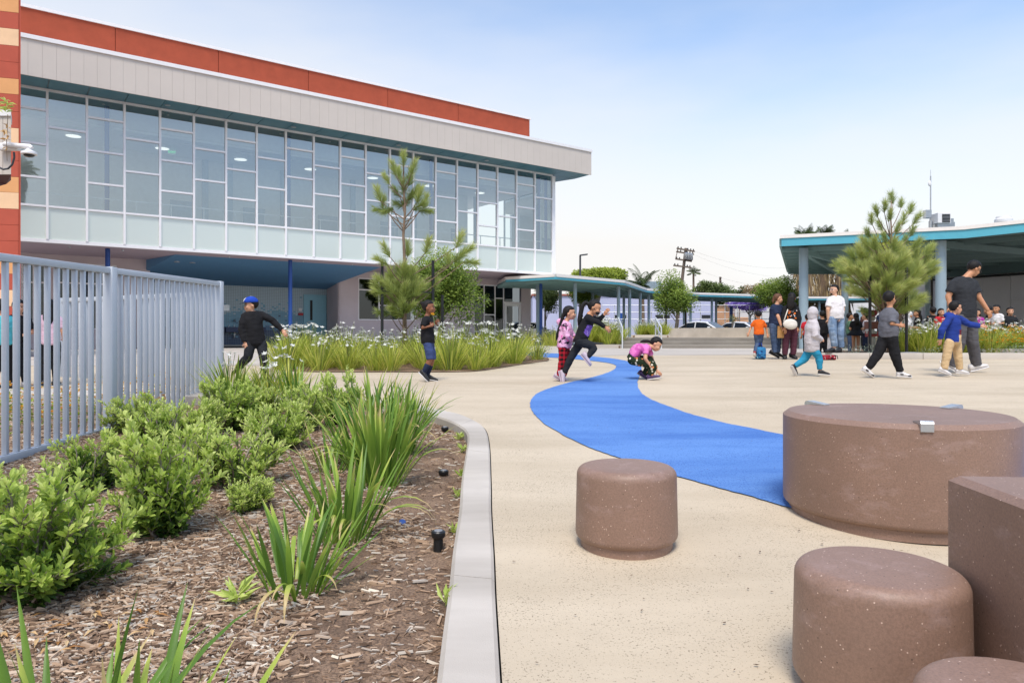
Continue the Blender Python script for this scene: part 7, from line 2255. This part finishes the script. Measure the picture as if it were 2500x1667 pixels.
# interlocked letters on the cap front
def on_cap(a, z): 
    ca, sa = math.cos(a), math.sin(a)
    zz = (z - 0.19) / 0.42; r_ = math.sqrt(max(0.05, 1 - zz * zz)) * 1.02
    return hp(0.435 * sa * r_, -0.03 + 0.50 * ca * r_, z)
for nm, strokes in (('cap_letter_l', [[(-0.16, 0.50), (-0.16, 0.27)], [(-0.16, 0.27), (0.10, 0.27)]]), ('cap_letter_a', [[(-0.08, 0.22), (0.06, 0.44)], [(0.06, 0.44), (0.20, 0.22)], [(-0.02, 0.31), (0.14, 0.31)]])):
    mb = MB()
    for (a, c) in strokes:
        mb.tube([on_cap(a[0] + (c[0] - a[0]) * k / 4, a[1] + (c[1] - a[1]) * k / 4) for k in range(5)], 0.022 * hh, 5)
    mb.build(nm, 'c_white', cap, smooth='all')
# black tee inside the open jacket
tee = MB()
for (q, w) in ((0.0, 0.055), (0.3, 0.05), (0.6, 0.05), (0.9, 0.045)):
    pass
# ---- child in black shirt and navy shorts
J = jset(900, 580, 10.65, dict(hd=(578, 668, 0), nk=(562, 742, 0), sL=(562, 785, .12), sR=(548, 785, -.12), eL=(575, 870, .15), wL=(632, 820, .08), fL=(655, 800, .05), eR=(515, 868, -.15), wR=(592, 845, -.14), fR=(632, 818, -.11),
    hL=(578, 1000, .06), hR=(560, 1000, -.06), kL=(615, 1150, .05), aL=(562, 1310, .06), tL=(660, 1378, .05), kR=(595, 1150, -.06), aR=(530, 1285, -.06), tR=(568, 1384, -.08)))
kid, I = person('child in black shirt and navy shorts walking past the flower bed', J, 1.22, dict(skin='skin_brown', face=(1, -0.12, 0.05), hair='bun', fringe=0.5, top='c_black', sleeve=0.5, hem=-0.06, loose=0.014, legs='c_navyshort', leglen=0.8, lloose=0.010, socks='c_navy', shoes='shoe_black', head=0.165, curl=0.9))
p = J['wR'] + (J['fR'] - J['wR']) * 1.0
plain('flower_stem_grey', '#7d8a5a', 0.7)
t = thing('yellow_flower', 'small yellow flower held by the child in the black shirt', 'flower', p)
MB().tube([p + Vector((0, -0.02, -0.04)), p + Vector((-0.01, -0.01, 0.06)), p + Vector((-0.03, 0, 0.12))], 0.004, 5).build('stem', 'flower_stem_grey', t)
rng = random.Random(2); mb = MB()
for k in range(9):
    a = k * 0.7; leaf(mb, p + Vector((-0.03, 0, 0.12 + 0.01 * (k % 3))), Vector((math.cos(a), math.sin(a), 0.4)), 0.035, 0.022, 0.5)
mb.tint = []; mb.build('petals', 'yellow_petal', t)
# ---- girl in the pink print hoodie
J = jset(900, 580, 10.75, dict(hd=(1925, 722, 0), nk=(1893, 792, 0), sL=(1905, 840, .12), sR=(1880, 840, -.12), eL=(1940, 920, .13), wL=(1965, 960, .06), fL=(1985, 970, .04), eR=(1905, 945, -.15), wR=(1950, 985, -.10), fR=(1975, 985, -.08),
    hL=(1880, 1045, .06), hR=(1860, 1045, -.06), kL=(1905, 1190, .05), aL=(1860, 1330, .06), tL=(1905, 1390, .04), kR=(1855, 1190, -.06), aR=(1822, 1330, -.06), tR=(1868, 1398, -.08)))
g1, I = person('girl in pink patterned hoodie and red checked trousers, long dark hair', J, 1.18, dict(skin='skin_light', face=(1, -0.15, 0.0), hair='long', fringe=0.5, tail=[at(900 + x * .2551, 580 + y * .2551, 10.75 + d) for x, y, d in ((1880, 680, 0), (1858, 760, 0), (1832, 850, 0), (1808, 930, 0), (1795, 985, 0))], tailw=0.13,
    top='c_pinkprint', sleeve=1.0, hem=-0.06, loose=0.02, hood='down', legs='c_plaid', lloose=0.010, shoes='shoe_lilac', sole='shoe_lilac', head=0.17, b=1.08))
# ---- girl leaping in black
J = jset(900, 580, 10.5, dict(hd=(2165, 672, 0), nk=(2105, 735, 0), sL=(2125, 765, .12), sR=(2095, 775, -.13), eL=(2200, 790, .16), wL=(2258, 735, .12), fL=(2290, 690, .1), eR=(2195, 808, -.16), wR=(2268, 858, -.15), fR=(2300, 890, -.15),
    hL=(2035, 990, .06), hR=(2010, 990, -.07), kL=(1935, 1150, .08), aL=(1868, 1300, .1), tL=(1850, 1412, .08), kR=(2165, 1045, -.08), aR=(2092, 1150, -.09), tR=(2118, 1232, -.10)))
g2, I = person('girl in black with a long ponytail and mask leaping over the blue path', J, 1.32, dict(skin='skin_tan', face=(0.9, -0.25, -0.35), headup=(0.3, 0, 1), hair='ponytail', fringe=0.52, tail=[at(900 + x * .2551, 580 + y * .2551, 10.5 + d) for x, y, d in ((2110, 640, 0), (2075, 622, 0), (2045, 655, 0), (2030, 720, 0), (2018, 790, 0), (2008, 850, 0))], tailw=0.17,
    top='c_black', sleeve=1.0, hem=-0.13, loose=0.010, legs='c_black2', lloose=0.005, cuff=0.9, shoes='shoe_lilac', sole='shoe_lilac', mask=True, head=0.16, b=0.95))
hpc, shc = I['hpc'], I['shc']
c1 = hpc.lerp(shc, 0.45) + Vector((0.06, -0.08, 0))
paint(part_of(g2, 'jacket'), 'c_purple', lambda c, n: (c - c1).length < 0.088 and n.x > 0.1 and n.y < 0.3)
# ---- crouching girl
J = jset(1280, 560, 10.95, dict(hd=(1262, 1098, 0), nk=(1205, 1120, 0), sL=(1185, 1130, .12), sR=(1165, 1135, -.12), eL=(1228, 1255, .14), wL=(1268, 1350, .10), fL=(1318, 1398, .08), eR=(1158, 1240, -.17), wR=(1202, 1298, -.16), fR=(1235, 1325, -.15),
    hL=(1035, 1240, .07), hR=(1025, 1248, -.07), kL=(1225, 1255, .10), aL=(1145, 1395, .08), tL=(1180, 1455, .06), kR=(1245, 1300, -.12), aR=(1200, 1395, -.10), tR=(1305, 1420, -.11)))
g3, I = person('girl in pink shirt and flowered trousers crouching to touch the paving', J, 1.22, dict(skin='skin_light', face=(0.75, -0.2, -0.62), headup=(0.6, 0, 0.8), hair='ponytail', fringe=0.5, tail=[at(1280 + x * .2551, 560 + y * .2551, 10.95 + d) for x, y, d in ((1225, 1080, 0), (1180, 1068, 0), (1140, 1068, 0), (1105, 1078, 0))], tailw=0.13,
    top='c_pinkcamo', sleeve=0.4, hem=0.0, loose=0.012, legs='c_floral', lloose=0.014, shoes='shoe_purple', head=0.165, curve=(-0.03, 0, 0.06), b=0.98, curl=0.25))
# ---- boy in orange, seen from behind
J = jset(1280, 560, 17.0, dict(hd=(2240, 815, 0), nk=(2243, 852, 0), sL=(2200, 882, 0), sR=(2287, 882, 0), eL=(2168, 942, .05), wL=(2148, 990, .0), fL=(2142, 1012, -.02), eR=(2318, 950, .05), wR=(2326, 1000, .02), fR=(2330, 1022, .0),
    hL=(2222, 1000, 0), hR=(2268, 1000, 0), kL=(2228, 1085, .05), aL=(2205, 1180, -.10), tL=(2208, 1222, -.02), kR=(2255, 1095, .08), aR=(2243, 1190, .10), tR=(2240, 1215, .25)))
o1, I = person('boy in orange shirt and jeans walking away toward the steps', J, 1.13, dict(skin='skin_tan', face=(0.25, 1, 0), hair='short', fringe=0.45, top='c_orange', sleeve=0.5, hem=-0.06, loose=0.012, legs='c_jean_dark', lloose=0.008, shoes='shoe_red', head=0.165, detail=False))
g = gp(1856, 17.0)
t = thing('backpack', 'blue patterned backpack standing on the paving beside the boy in orange', 'bag', g)
mb = MB(); mb.bbox(g + Vector((-0.12, -0.1, 0.0)), (0.24, 0, 0), (0, 0.17, 0), (0, 0, 0.29), 0.05); mb.build('bag_body', 'c_bagblue', t, smooth=50)
mb = MB(); mb.bbox(g + Vector((-0.09, -0.15, 0.02)), (0.18, 0, 0), (0, 0.06, 0), (0, 0, 0.14), 0.025); mb.build('front_pocket', 'c_bagblue', t, smooth=50)
mb = MB(); mb.tube([g + Vector((-0.05, 0, 0.28)), g + Vector((-0.02, 0, 0.38)), g + Vector((0.03, 0, 0.38)), g + Vector((0.05, 0, 0.28))], 0.012, 6); mb.build('handle', 'c_blue', t, smooth='all')
# ---- woman in navy with a clipboard
J = jset(1800, 560, 17.1, dict(hd=(392, 662, 0), nk=(380, 712, 0), sL=(338, 745, -.03), sR=(418, 742, .07), eL=(392, 838, -.14), wL=(422, 925, -.16), fL=(425, 960, -.16), eR=(430, 840, .15), wR=(432, 925, .12), fR=(430, 955, .1),
    hL=(342, 905, -.04), hR=(398, 905, .05), kL=(352, 1045, -.04), aL=(358, 1185, -.04), tL=(398, 1235, -.06), kR=(388, 1045, .05), aR=(388, 1180, .06), tR=(432, 1226, .04)))
w1_, I = person('woman in navy shirt and jeans with brown ponytail holding a clipboard', J, 1.62, dict(skin='skin_light', face=(0.95, -0.1, 0), hair='ponytail', hairmat='hair_brown', fringe=0.5, tail=[at(1800 + x * .2551, 560 + y * .2551, 17.1) for x, y in ((372, 640), (350, 655), (342, 690), (345, 712))], tailw=0.14,
    top='c_navy', sleeve=0.5, hem=-0.06, loose=0.016, legs='c_jean_dark', lloose=0.012, cuff=1.4, shoes='shoe_black', sole='shoe_black', head=0.138, b=1.12, curl=1.0))
p = at(1800 + 420 * .2551, 560 + 978 * .2551, 16.9)
t = thing('clipboard', 'tan clipboard held low by the woman in navy', 'clipboard', p)
MB().bbox(p + Vector((-0.09, 0, -0.15)), (0.18, 0.05, 0), (-0.002, 0.008, 0), (0.01, 0, 0.28), 0.003).build('board', 'c_tan', t)
MB().bbox(p + Vector((-0.03, -0.012, 0.11)), (0.06, 0.015, 0), (0, 0.012, 0), (0, 0, 0.03), 0.003).build('clip', 'steel', t)
# ---- woman in black jacket with a white bag
J = jset(1800, 560, 17.0, dict(hd=(520, 655, 0), nk=(515, 712, 0), sL=(455, 752, 0), sR=(568, 752, 0), eL=(440, 855, -.05), wL=(452, 945, -.10), fL=(460, 975, -.12), eR=(592, 860, -.03), wR=(575, 945, -.08), fR=(570, 975, -.08),
    hL=(475, 925, 0), hR=(550, 925, 0), kL=(465, 1065, .0), aL=(455, 1205, 0), tL=(455, 1243, -.14), kR=(540, 1065, .0), aR=(535, 1205, 0), tR=(568, 1243, -.13)))
w2_, I = person('woman with long dark hair in black jacket and maroon trousers, white shoulder bag', J, 1.64, dict(skin='skin_tan', face=(0.2, 1, 0), hair='long', fringe=0.45, tail=[at(1800 + x * .2551, 560 + y * .2551, 16.86) for x, y in ((520, 640), (512, 690), (505, 735), (500, 770))], tailw=0.22,
    top='c_black', sleeve=1.0, hem=-0.06, loose=0.02, hood='down', legs='c_maroon', lloose=0.016, cuff=1.3, shoes='shoe_black', sole='shoe_black', head=0.138, b=1.05, detail=False))
c2 = I['hpc'].lerp(I['shc'], 0.55)
paint(part_of(w2_, 'jacket'), 'c_graphic', lambda c, n: abs(c.x - c2.x) < 0.12 and abs(c.z - c2.z) < 0.14 and n.y < -0.3)
p = at(1800 + 506 * .2551, 560 + 905 * .2551, 16.78)
t = thing('shoulder_bag', 'white slouchy shoulder bag hanging behind the woman in maroon trousers', 'bag', p)
mb = MB(); mb.ball(p, 0.17, 0.06, 0.12, 16, 10); mb.ball(p + Vector((0.02, 0, -0.03)), 0.15, 0.07, 0.10, 16, 10); mb.build('bag_body', 'bag_canvas', t, smooth='all')
mb = MB(); mb.tube([p + Vector((-0.15, 0, 0.06)), J['sL'] + Vector((0.06, -0.11, 0.05)), J['sL'] + Vector((0.1, 0.02, 0.085))], 0.014, 6); mb.build('strap', 'bag_canvas', t, smooth='all')
# ---- man in white T-shirt standing on the kerb
J = jset(1800, 560, 17.05, dict(hd=(926, 578, 0), nk=(935, 632, 0), sL=(882, 668, -.05), sR=(998, 665, .05), eL=(866, 765, -.10), wL=(870, 858, -.06), fL=(878, 890, -.04), eR=(1012, 770, -.02), wR=(985, 848, -.10), fR=(955, 858, -.10),
    hL=(905, 845, -.04), hR=(980, 845, .05), kL=(915, 990, -.06), aL=(930, 1125, -.02), tL=(850, 1163, -.16), kR=(985, 995, .0), aR=(992, 1130, .08), tR=(935, 1165, -.10)))
for k in ('tL', 'tR'): J[k].z = G(17) + 0.165
m1_, I = person('man in white T-shirt and washed jeans standing with a hand in his pocket', J, 1.68, dict(skin='skin_pale', face=(-0.92, -0.35, 0.02), hair='short', fringe=0.42, top='c_white', sleeve=0.5, hem=-0.10, loose=0.022, wst=1.2, legs='c_jean', lloose=0.018, cuff=1.7, shoes='shoe_black', sole='shoe_black', glasses='steel', head=0.14, b=1.14))
mb = MB(); mb.ball(I['hp'](0, 0.30, -0.42), 0.12 * I['hh'], 0.10 * I['hh'], 0.09 * I['hh'], 8, 6, I['rot']); mb.build('beard', 'hair_black', m1_, smooth='all')
mb = MB(); mb.tube([J['wR'] + (J['eR'] - J['wR']).normalized() * q for q in (0.0, 0.045)], 0.036, 12); mb.build('wristwatch', 'shoe_black', m1_, smooth=50)
# ---- child in white hooded top and teal trousers
J = jset(1800, 560, 11.55, dict(hd=(728, 805, 0), nk=(722, 868, 0), sL=(690, 905, .05), sR=(745, 900, -.10), eL=(700, 1000, .15), wL=(770, 1060, .14), fL=(805, 1055, .12), eR=(742, 1010, -.16), wR=(808, 1060, -.08), fR=(832, 1062, -.04),
    hL=(705, 1140, .06), hR=(722, 1140, -.06), kL=(640, 1245, .06), aL=(545, 1310, .07), tL=(562, 1402, .06), kR=(782, 1225, -.06), aR=(790, 1345, -.07), tR=(885, 1398, -.08)))
w3_, I = person('child in hooded white top and teal trousers walking with the hood up', J, 1.12, dict(skin='skin_light', face=(0.75, 0.65, 0), hair=None, top='c_greywhite', sleeve=1.0, hem=-0.13, loose=0.028, hood='up', wst=1.2, legs='c_teal', lloose=0.014, cuff=0.7, shoes='shoe_black', head=0.175, b=1.05, detail=False))
# ---- boy in grey T-shirt and black trousers
J = jset(2100, 560, 11.2, dict(hd=(282, 662, 0), nk=(285, 728, 0), sL=(232, 790, .06), sR=(318, 788, -.08), eL=(240, 900, .15), wL=(320, 925, .15), fL=(370, 925, .14), eR=(305, 905, -.16), wR=(380, 918, -.14), fR=(415, 918, -.13),
    hL=(245, 1005, .05), hR=(300, 1005, -.06), kL=(172, 1185, .04), aL=(70, 1335, .06), tL=(128, 1425, .05), kR=(330, 1180, -.06), aR=(385, 1365, -.06), tR=(492, 1422, -.08)))
b2_, I = person('boy in grey T-shirt and loose black trousers taking a long step', J, 1.36, dict(skin='skin_tan', face=(0.8, 0.55, 0), hair='short', fringe=0.4, top='c_grey', sleeve=0.62, hem=-0.13, loose=0.018, wst=1.2, legs='c_black', lloose=0.020, cuff=0.9, shoes='shoe_white', sole='shoe_white', head=0.16, b=1.08))
for s_ in 'LR':
    fw_, up_, L0 = foot_frame(J['a' + s_], J['t' + s_], 1.36, 1.0, Vector((1, 0, 0))); sd_ = fw_.cross(up_).normalized()
    if sd_.y > 0: sd_ = -sd_
    for q, h_ in ((0.3, 0.20), (0.78, 0.15)):
        mb = MB(); mb.ball(J['t' + s_] - fw_ * L0 * (1 - q) + up_ * L0 * h_ + sd_ * L0 * 0.15, L0 * 0.14, L0 * 0.05, L0 * 0.06, 10, 6, Matrix((fw_, sd_, up_)).transposed()); mb.build('shoe_panel', 'shoe_black', b2_, smooth='all')
# ---- small boy in the blue hooded top
J = jset(2100, 560, 11.5, dict(hd=(915, 750, 0), nk=(892, 812, 0), sL=(850, 850, -.10), sR=(945, 850, .08), eL=(778, 965, -.14), wL=(768, 1055, -.12), fL=(765, 1095, -.10), eR=(1048, 908, .06), wR=(1158, 925, -.02), fR=(1215, 932, -.04),
    hL=(855, 1075, -.05), hR=(920, 1075, .05), kL=(828, 1210, -.06), aL=(802, 1340, -.06), tL=(868, 1402, -.10), kR=(938, 1215, .05), aR=(955, 1345, .06), tR=(1042, 1388, .03)))
b3_, I = person('small boy in blue hooded top with glasses, arm stretched out', J, 1.18, dict(skin='skin_light', face=(0.97, 0.1, -0.05), hair='short', fringe=0.4, top='c_blue', sleeve=1.0, hem=-0.06, loose=0.022, hood='down', legs='c_beige', lloose=0.016, cuff=1.4, shoes='shoe_white', glasses='glasses_frame', head=0.175, curl=0.3))
hpc, shc = I['hpc'], I['shc']
jk = part_of(b3_, 'jacket')
paint(jk, 'c_maroonpatch', lambda c, n: c.x > hpc.x + 0.045 and hpc.z + 0.11 < c.z < hpc.z + 0.19 and c.x < hpc.x + 0.16)
paint(jk, 'c_beige', lambda c, n: c.x > hpc.x + 0.035 and hpc.z - 0.2 < c.z <= hpc.z + 0.11 and c.x < hpc.x + 0.2)
paint(jk, 'c_beige', lambda c, n: c.z < hpc.z - 0.005 and abs(c.x - hpc.x) < 0.2)
# ---- man in dark T-shirt
J = jset(2100, 560, 12.2, dict(hd=(1090, 375, 0), nk=(1035, 440, 0), sL=(900, 500, -.02), sR=(1085, 505, .02), eL=(842, 645, -.02), wL=(862, 740, -.06), fL=(880, 785, -.08), eR=(1135, 650, -.04), wR=(1222, 775, -.08), fR=(1250, 835, -.08),
    hL=(960, 825, -.04), hR=(1040, 825, .05), kL=(945, 1080, -.05), aL=(890, 1320, .02), tL=(925, 1372, -.02), kR=(1072, 1070, .05), aR=(1115, 1305, .12), tR=(1228, 1320, .1)))
m2_, I = person('tall man in dark grey T-shirt looking down, walking behind the small boy', J, 1.88, dict(skin='skin_tan', face=(0.85, 0.15, -0.55), headup=(0.5, 0, 0.85), hair='short', fringe=0.4, top='c_charcoal', sleeve=0.5, hem=-0.06, loose=0.02, wst=1.08, legs='c_darkgrey', lloose=0.020, cuff=1.6, shoes='shoe_white', glasses='glasses_frame', head=0.132, b=1.10), vox=0.012)
# lunch bag on the paving
g = gp(2022, 16.6)
t = thing('lunch_bag', 'small red and black patterned bag lying at the kerb', 'bag', g)
mb = MB(); mb.bbox(g + Vector((-0.17, -0.08, 0.0)), (0.33, 0, 0), (0, 0.16, 0), (0, 0, 0.12), 0.03); mb.build('bag_body', 'c_bagred', t, smooth=50)
mb = MB(); mb.tube([g + Vector((0.1, -0.05, 0.115)), g + Vector((0.17, -0.09, 0.1)), g + Vector((0.18, -0.09, 0.03))], 0.01, 6); mb.build('strap', 'c_black', t, smooth='all')

# ---- standing figures farther off and behind the fence
def stand(label, px, y, zhead, H, face, st, group, lean=0.0, arms=0, zbase=None, vox=0.016):
    """a simple upright figure: height H, feet on zbase"""
    f = Vector((math.cos(face), math.sin(face), 0)); r_ = Vector((f.y, -f.x, 0))
    x = X(px, y); z0 = G(y) if zbase is None else zbase
    o = Vector((x, y, z0)); U = Vector((0, 0, 1))
    J = dict(hd=o + U * H * 0.905 + f * 0.015 * H, nk=o + U * H * 0.825, sL=o + U * H * 0.775 - r_ * 0.105 * H, sR=o + U * H * 0.775 + r_ * 0.105 * H,
             hL=o + U * H * 0.50 - r_ * 0.052 * H, hR=o + U * H * 0.50 + r_ * 0.052 * H, kL=o + U * H * 0.275 - r_ * 0.056 * H + f * 0.01, kR=o + U * H * 0.275 + r_ * 0.056 * H + f * 0.02,
             aL=o + U * H * 0.045 - r_ * 0.058 * H, aR=o + U * H * 0.045 + r_ * 0.058 * H, tL=o + U * 0.012 - r_ * 0.065 * H + f * 0.105 * H, tR=o + U * 0.012 + r_ * 0.07 * H + f * 0.105 * H)
    for s_, sg in (('L', -1), ('R', 1)):
        if arms == 0:
            J['e' + s_] = o + U * H * 0.615 + r_ * sg * 0.13 * H - f * 0.01; J['w' + s_] = o + U * H * 0.48 + r_ * sg * 0.135 * H + f * 0.04 * H
        elif arms == 1:
            J['e' + s_] = o + U * H * 0.61 + r_ * sg * 0.13 * H; J['w' + s_] = o + U * H * 0.61 + r_ * sg * 0.06 * H + f * 0.15 * H
        else:
            up_ = s_ == 'R'
            J['e' + s_] = o + U * H * (0.86 if up_ else 0.61) + r_ * sg * 0.17 * H; J['w' + s_] = o + U * H * (0.95 if up_ else 0.61) + r_ * sg * (0.10 if up_ else 0.06) * H + f * (0.05 if up_ else 0.14) * H
    s2 = dict(st); s2['face'] = tuple(f)
    if s2.get('hair') in ('long', 'ponytail'):
        b0 = J['hd'] - f * 0.05 * H
        if s2['hair'] == 'long': s2['tail'] = [b0, b0 - U * 0.07 * H - f * 0.02 * H, b0 - U * 0.14 * H - f * 0.03 * H, b0 - U * 0.2 * H - f * 0.03 * H]; s2.setdefault('tailw', 0.2)
        else: s2['tail'] = [b0 - f * 0.02 * H, b0 - f * 0.08 * H, b0 - f * 0.1 * H - U * 0.06 * H, b0 - f * 0.1 * H - U * 0.12 * H]
    s2['detail'] = st.get('detail', math.sin(face) < 0.5)
    return person(label, J, H, s2, vox=vox, group=group)
K = 'children behind the fence'
stand('child in teal shirt at the picture edge behind the fence', 4, 9.6, 0, 1.22, 2.6, dict(skin='skin_tan', hair='short', top='c_tealshirt', sleeve=0.9, legs='c_black', shoes='shoe_black', head=0.165), K, arms=1)
stand('child in dark shirt facing forward behind the fence', 45, 9.9, 0, 1.22, -0.9, dict(skin='skin_light', hair='long', top='c_black', sleeve=0.5, legs='c_black2', shoes='shoe_white', head=0.165), K, arms=1)
stand('girl in pale pink shirt with long hair, back turned, behind the fence', 122, 10.0, 0, 1.22, 1.9, dict(skin='skin_light', hair='long', top='c_pinkpale', sleeve=0.5, hem=-0.13, legs='c_black', shoes='shoe_black', head=0.165), K, arms=0)
W = 'children crowding behind the far flower bed'
crowd = [
 ('child in red shirt half hidden behind the white hooded child', 1972, 18.6, 1.12, 1.2, 'c_red', 'short', 'skin_tan', 'c_black', 0),
 ('child in black hooded top between white hood and white T-shirt', 2008, 19.0, 1.22, 1.4, 'c_black', 'short', 'skin_tan', 'c_black', 0),
 ('child in lilac top carrying a bag beside the man in white', 2022, 20.4, 1.10, 1.0, 'c_lilac', 'long', 'skin_light', 'c_white', 1),
 ('child in green shirt left of the girl in the black dress', 2074, 20.6, 1.20, -0.4, 'c_green', 'short', 'skin_tan', 'c_jean_dark', 1),
 ('girl in black dress with long hair seen from behind', 2090, 19.9, 1.18, 1.5, 'c_black', 'long', 'skin_tan', None, 1),
 ('child in pale shirt left of the water valve', 2114, 20.3, 1.20, 2.4, 'c_greywhite', 'short', 'skin_light', 'c_navy', 1),
 ('child with brown top behind the water valve', 2112, 22.5, 1.42, 2.0, 'c_brown', 'short', 'skin_tan', 'c_black', 0),
 ('boy in navy shirt behind the boy in grey', 2153, 20.8, 1.42, 0.3, 'c_navy', 'short', 'skin_tan', 'c_black', 1),
 ('smiling girl in dark top right of the boy in grey', 2192, 21.0, 1.38, -1.4, 'c_black', 'long', 'skin_light', 'c_black', 1),
 ('child in a white head covering among the flowers', 2218, 21.2, 1.28, -1.0, 'c_white', 'hood', 'skin_tan', 'c_white', 1),
 ('girl in black top turning left before the pavilion column', 2240, 21.4, 1.34, 2.8, 'c_black', 'long', 'skin_tan', 'c_black', 1),
 ('child in black seen from behind left of the pavilion column', 2278, 21.6, 1.42, 1.4, 'c_black', 'short', 'skin_tan', 'c_black', 0),
 ('child with a red front before the pavilion column', 2297, 21.2, 1.36, -1.6, 'c_red', 'long', 'skin_light', 'c_black', 1),
 ('child in magenta top right of the tall man', 2386, 21.0, 1.34, -2.4, 'c_magenta', 'long', 'skin_light', 'c_black', 1),
 ('child in black raising an arm right of the tall man', 2414, 21.4, 1.44, 2.6, 'c_black', 'short', 'skin_tan', 'c_black', 2),
 ('curly haired boy in white T-shirt at the far right', 2433, 21.0, 1.46, -2.6, 'c_white', 'short', 'skin_tan', 'c_navy', 1),
 ('girl in black striped top at the far right edge', 2466, 20.8, 1.38, -1.9, 'c_black2', 'ponytail', 'skin_light', 'c_black', 1),
 ('child in dark top near the service building wall', 2330, 23.0, 1.40, -0.6, 'c_navy', 'short', 'skin_tan', 'c_black', 0)]
for (lab, px, y, H, fa, top, hair, skin, legs, arms) in crowd:
    st = dict(skin=skin, top=top, sleeve=0.5 if top in ('c_red', 'c_white', 'c_green', 'c_greywhite') else 1.0, legs=legs, shoes='shoe_black', head=0.165, hair=hair if hair != 'hood' else None)
    if hair == 'hood': st['hood'] = 'up'
    if legs is None: st.update(hem=-0.13, flare=0.35, sleeve=0.5)
    stand(lab, px, y, 0, H, fa, st, W, arms=arms)

# ---- fuse all the queued meshes
dg_objs = []
for (o, voxel, it, extra) in QUEUE:
    m = o.modifiers.new('fuse', 'REMESH'); m.mode = 'VOXEL'; m.voxel_size = voxel; m.use_smooth_shade = True
    s_ = o.modifiers.new('relax', 'SMOOTH'); s_.factor = 0.5; s_.iterations = it
dg = bpy.context.evaluated_depsgraph_get()
for (o, voxel, it, extra) in QUEUE:
    mats_ = [m for m in o.data.materials]
    me = bpy.data.meshes.new_from_object(o.evaluated_get(dg))
    if extra is not None:
        bm = bmesh.new(); bm.from_mesh(me)
        base_i = len(bm.verts)
        vs2 = [bm.verts.new(v) for v in extra.v]
        for f in extra.f:
            nf = bm.faces.new([vs2[i] for i in f]); nf.smooth = True
        bm.to_mesh(me); bm.free()
    me.materials.clear()
    for m in mats_: me.materials.append(m)
    if o.name.split('.')[0] in ('shirt', 'jacket', 'trousers', 'shorts'):
        n = len(me.vertices); co = np.empty(n * 3); no = np.empty(n * 3)
        me.vertices.foreach_get('co', co); me.vertices.foreach_get('normal', no)
        co = co.reshape(-1, 3); no = no.reshape(-1, 3)
        w_ = np.array([mnoise.noise(Vector((c[0] * 7, c[1] * 7, c[2] * 13))) + 0.5 * mnoise.noise(Vector((c[0] * 19, c[1] * 19, c[2] * 30))) for c in co])
        co += no * (w_ * 0.0075)[:, None]
        me.vertices.foreach_set('co', co.ravel())
    for (pm, test) in PAINT.get(o.name, []):
        me.materials.append(MATS[pm]); mi = len(me.materials) - 1
        for f in me.polygons:
            if test(f.center, f.normal): f.material_index = mi
    me.polygons.foreach_set('use_smooth', [True] * len(me.polygons))
    nm = o.data.name
    old = o.data
    o.modifiers.clear()
    o.data = me
    bpy.data.meshes.remove(old)
for o in bpy.data.objects:
    if '_h' in o: del o['_h']
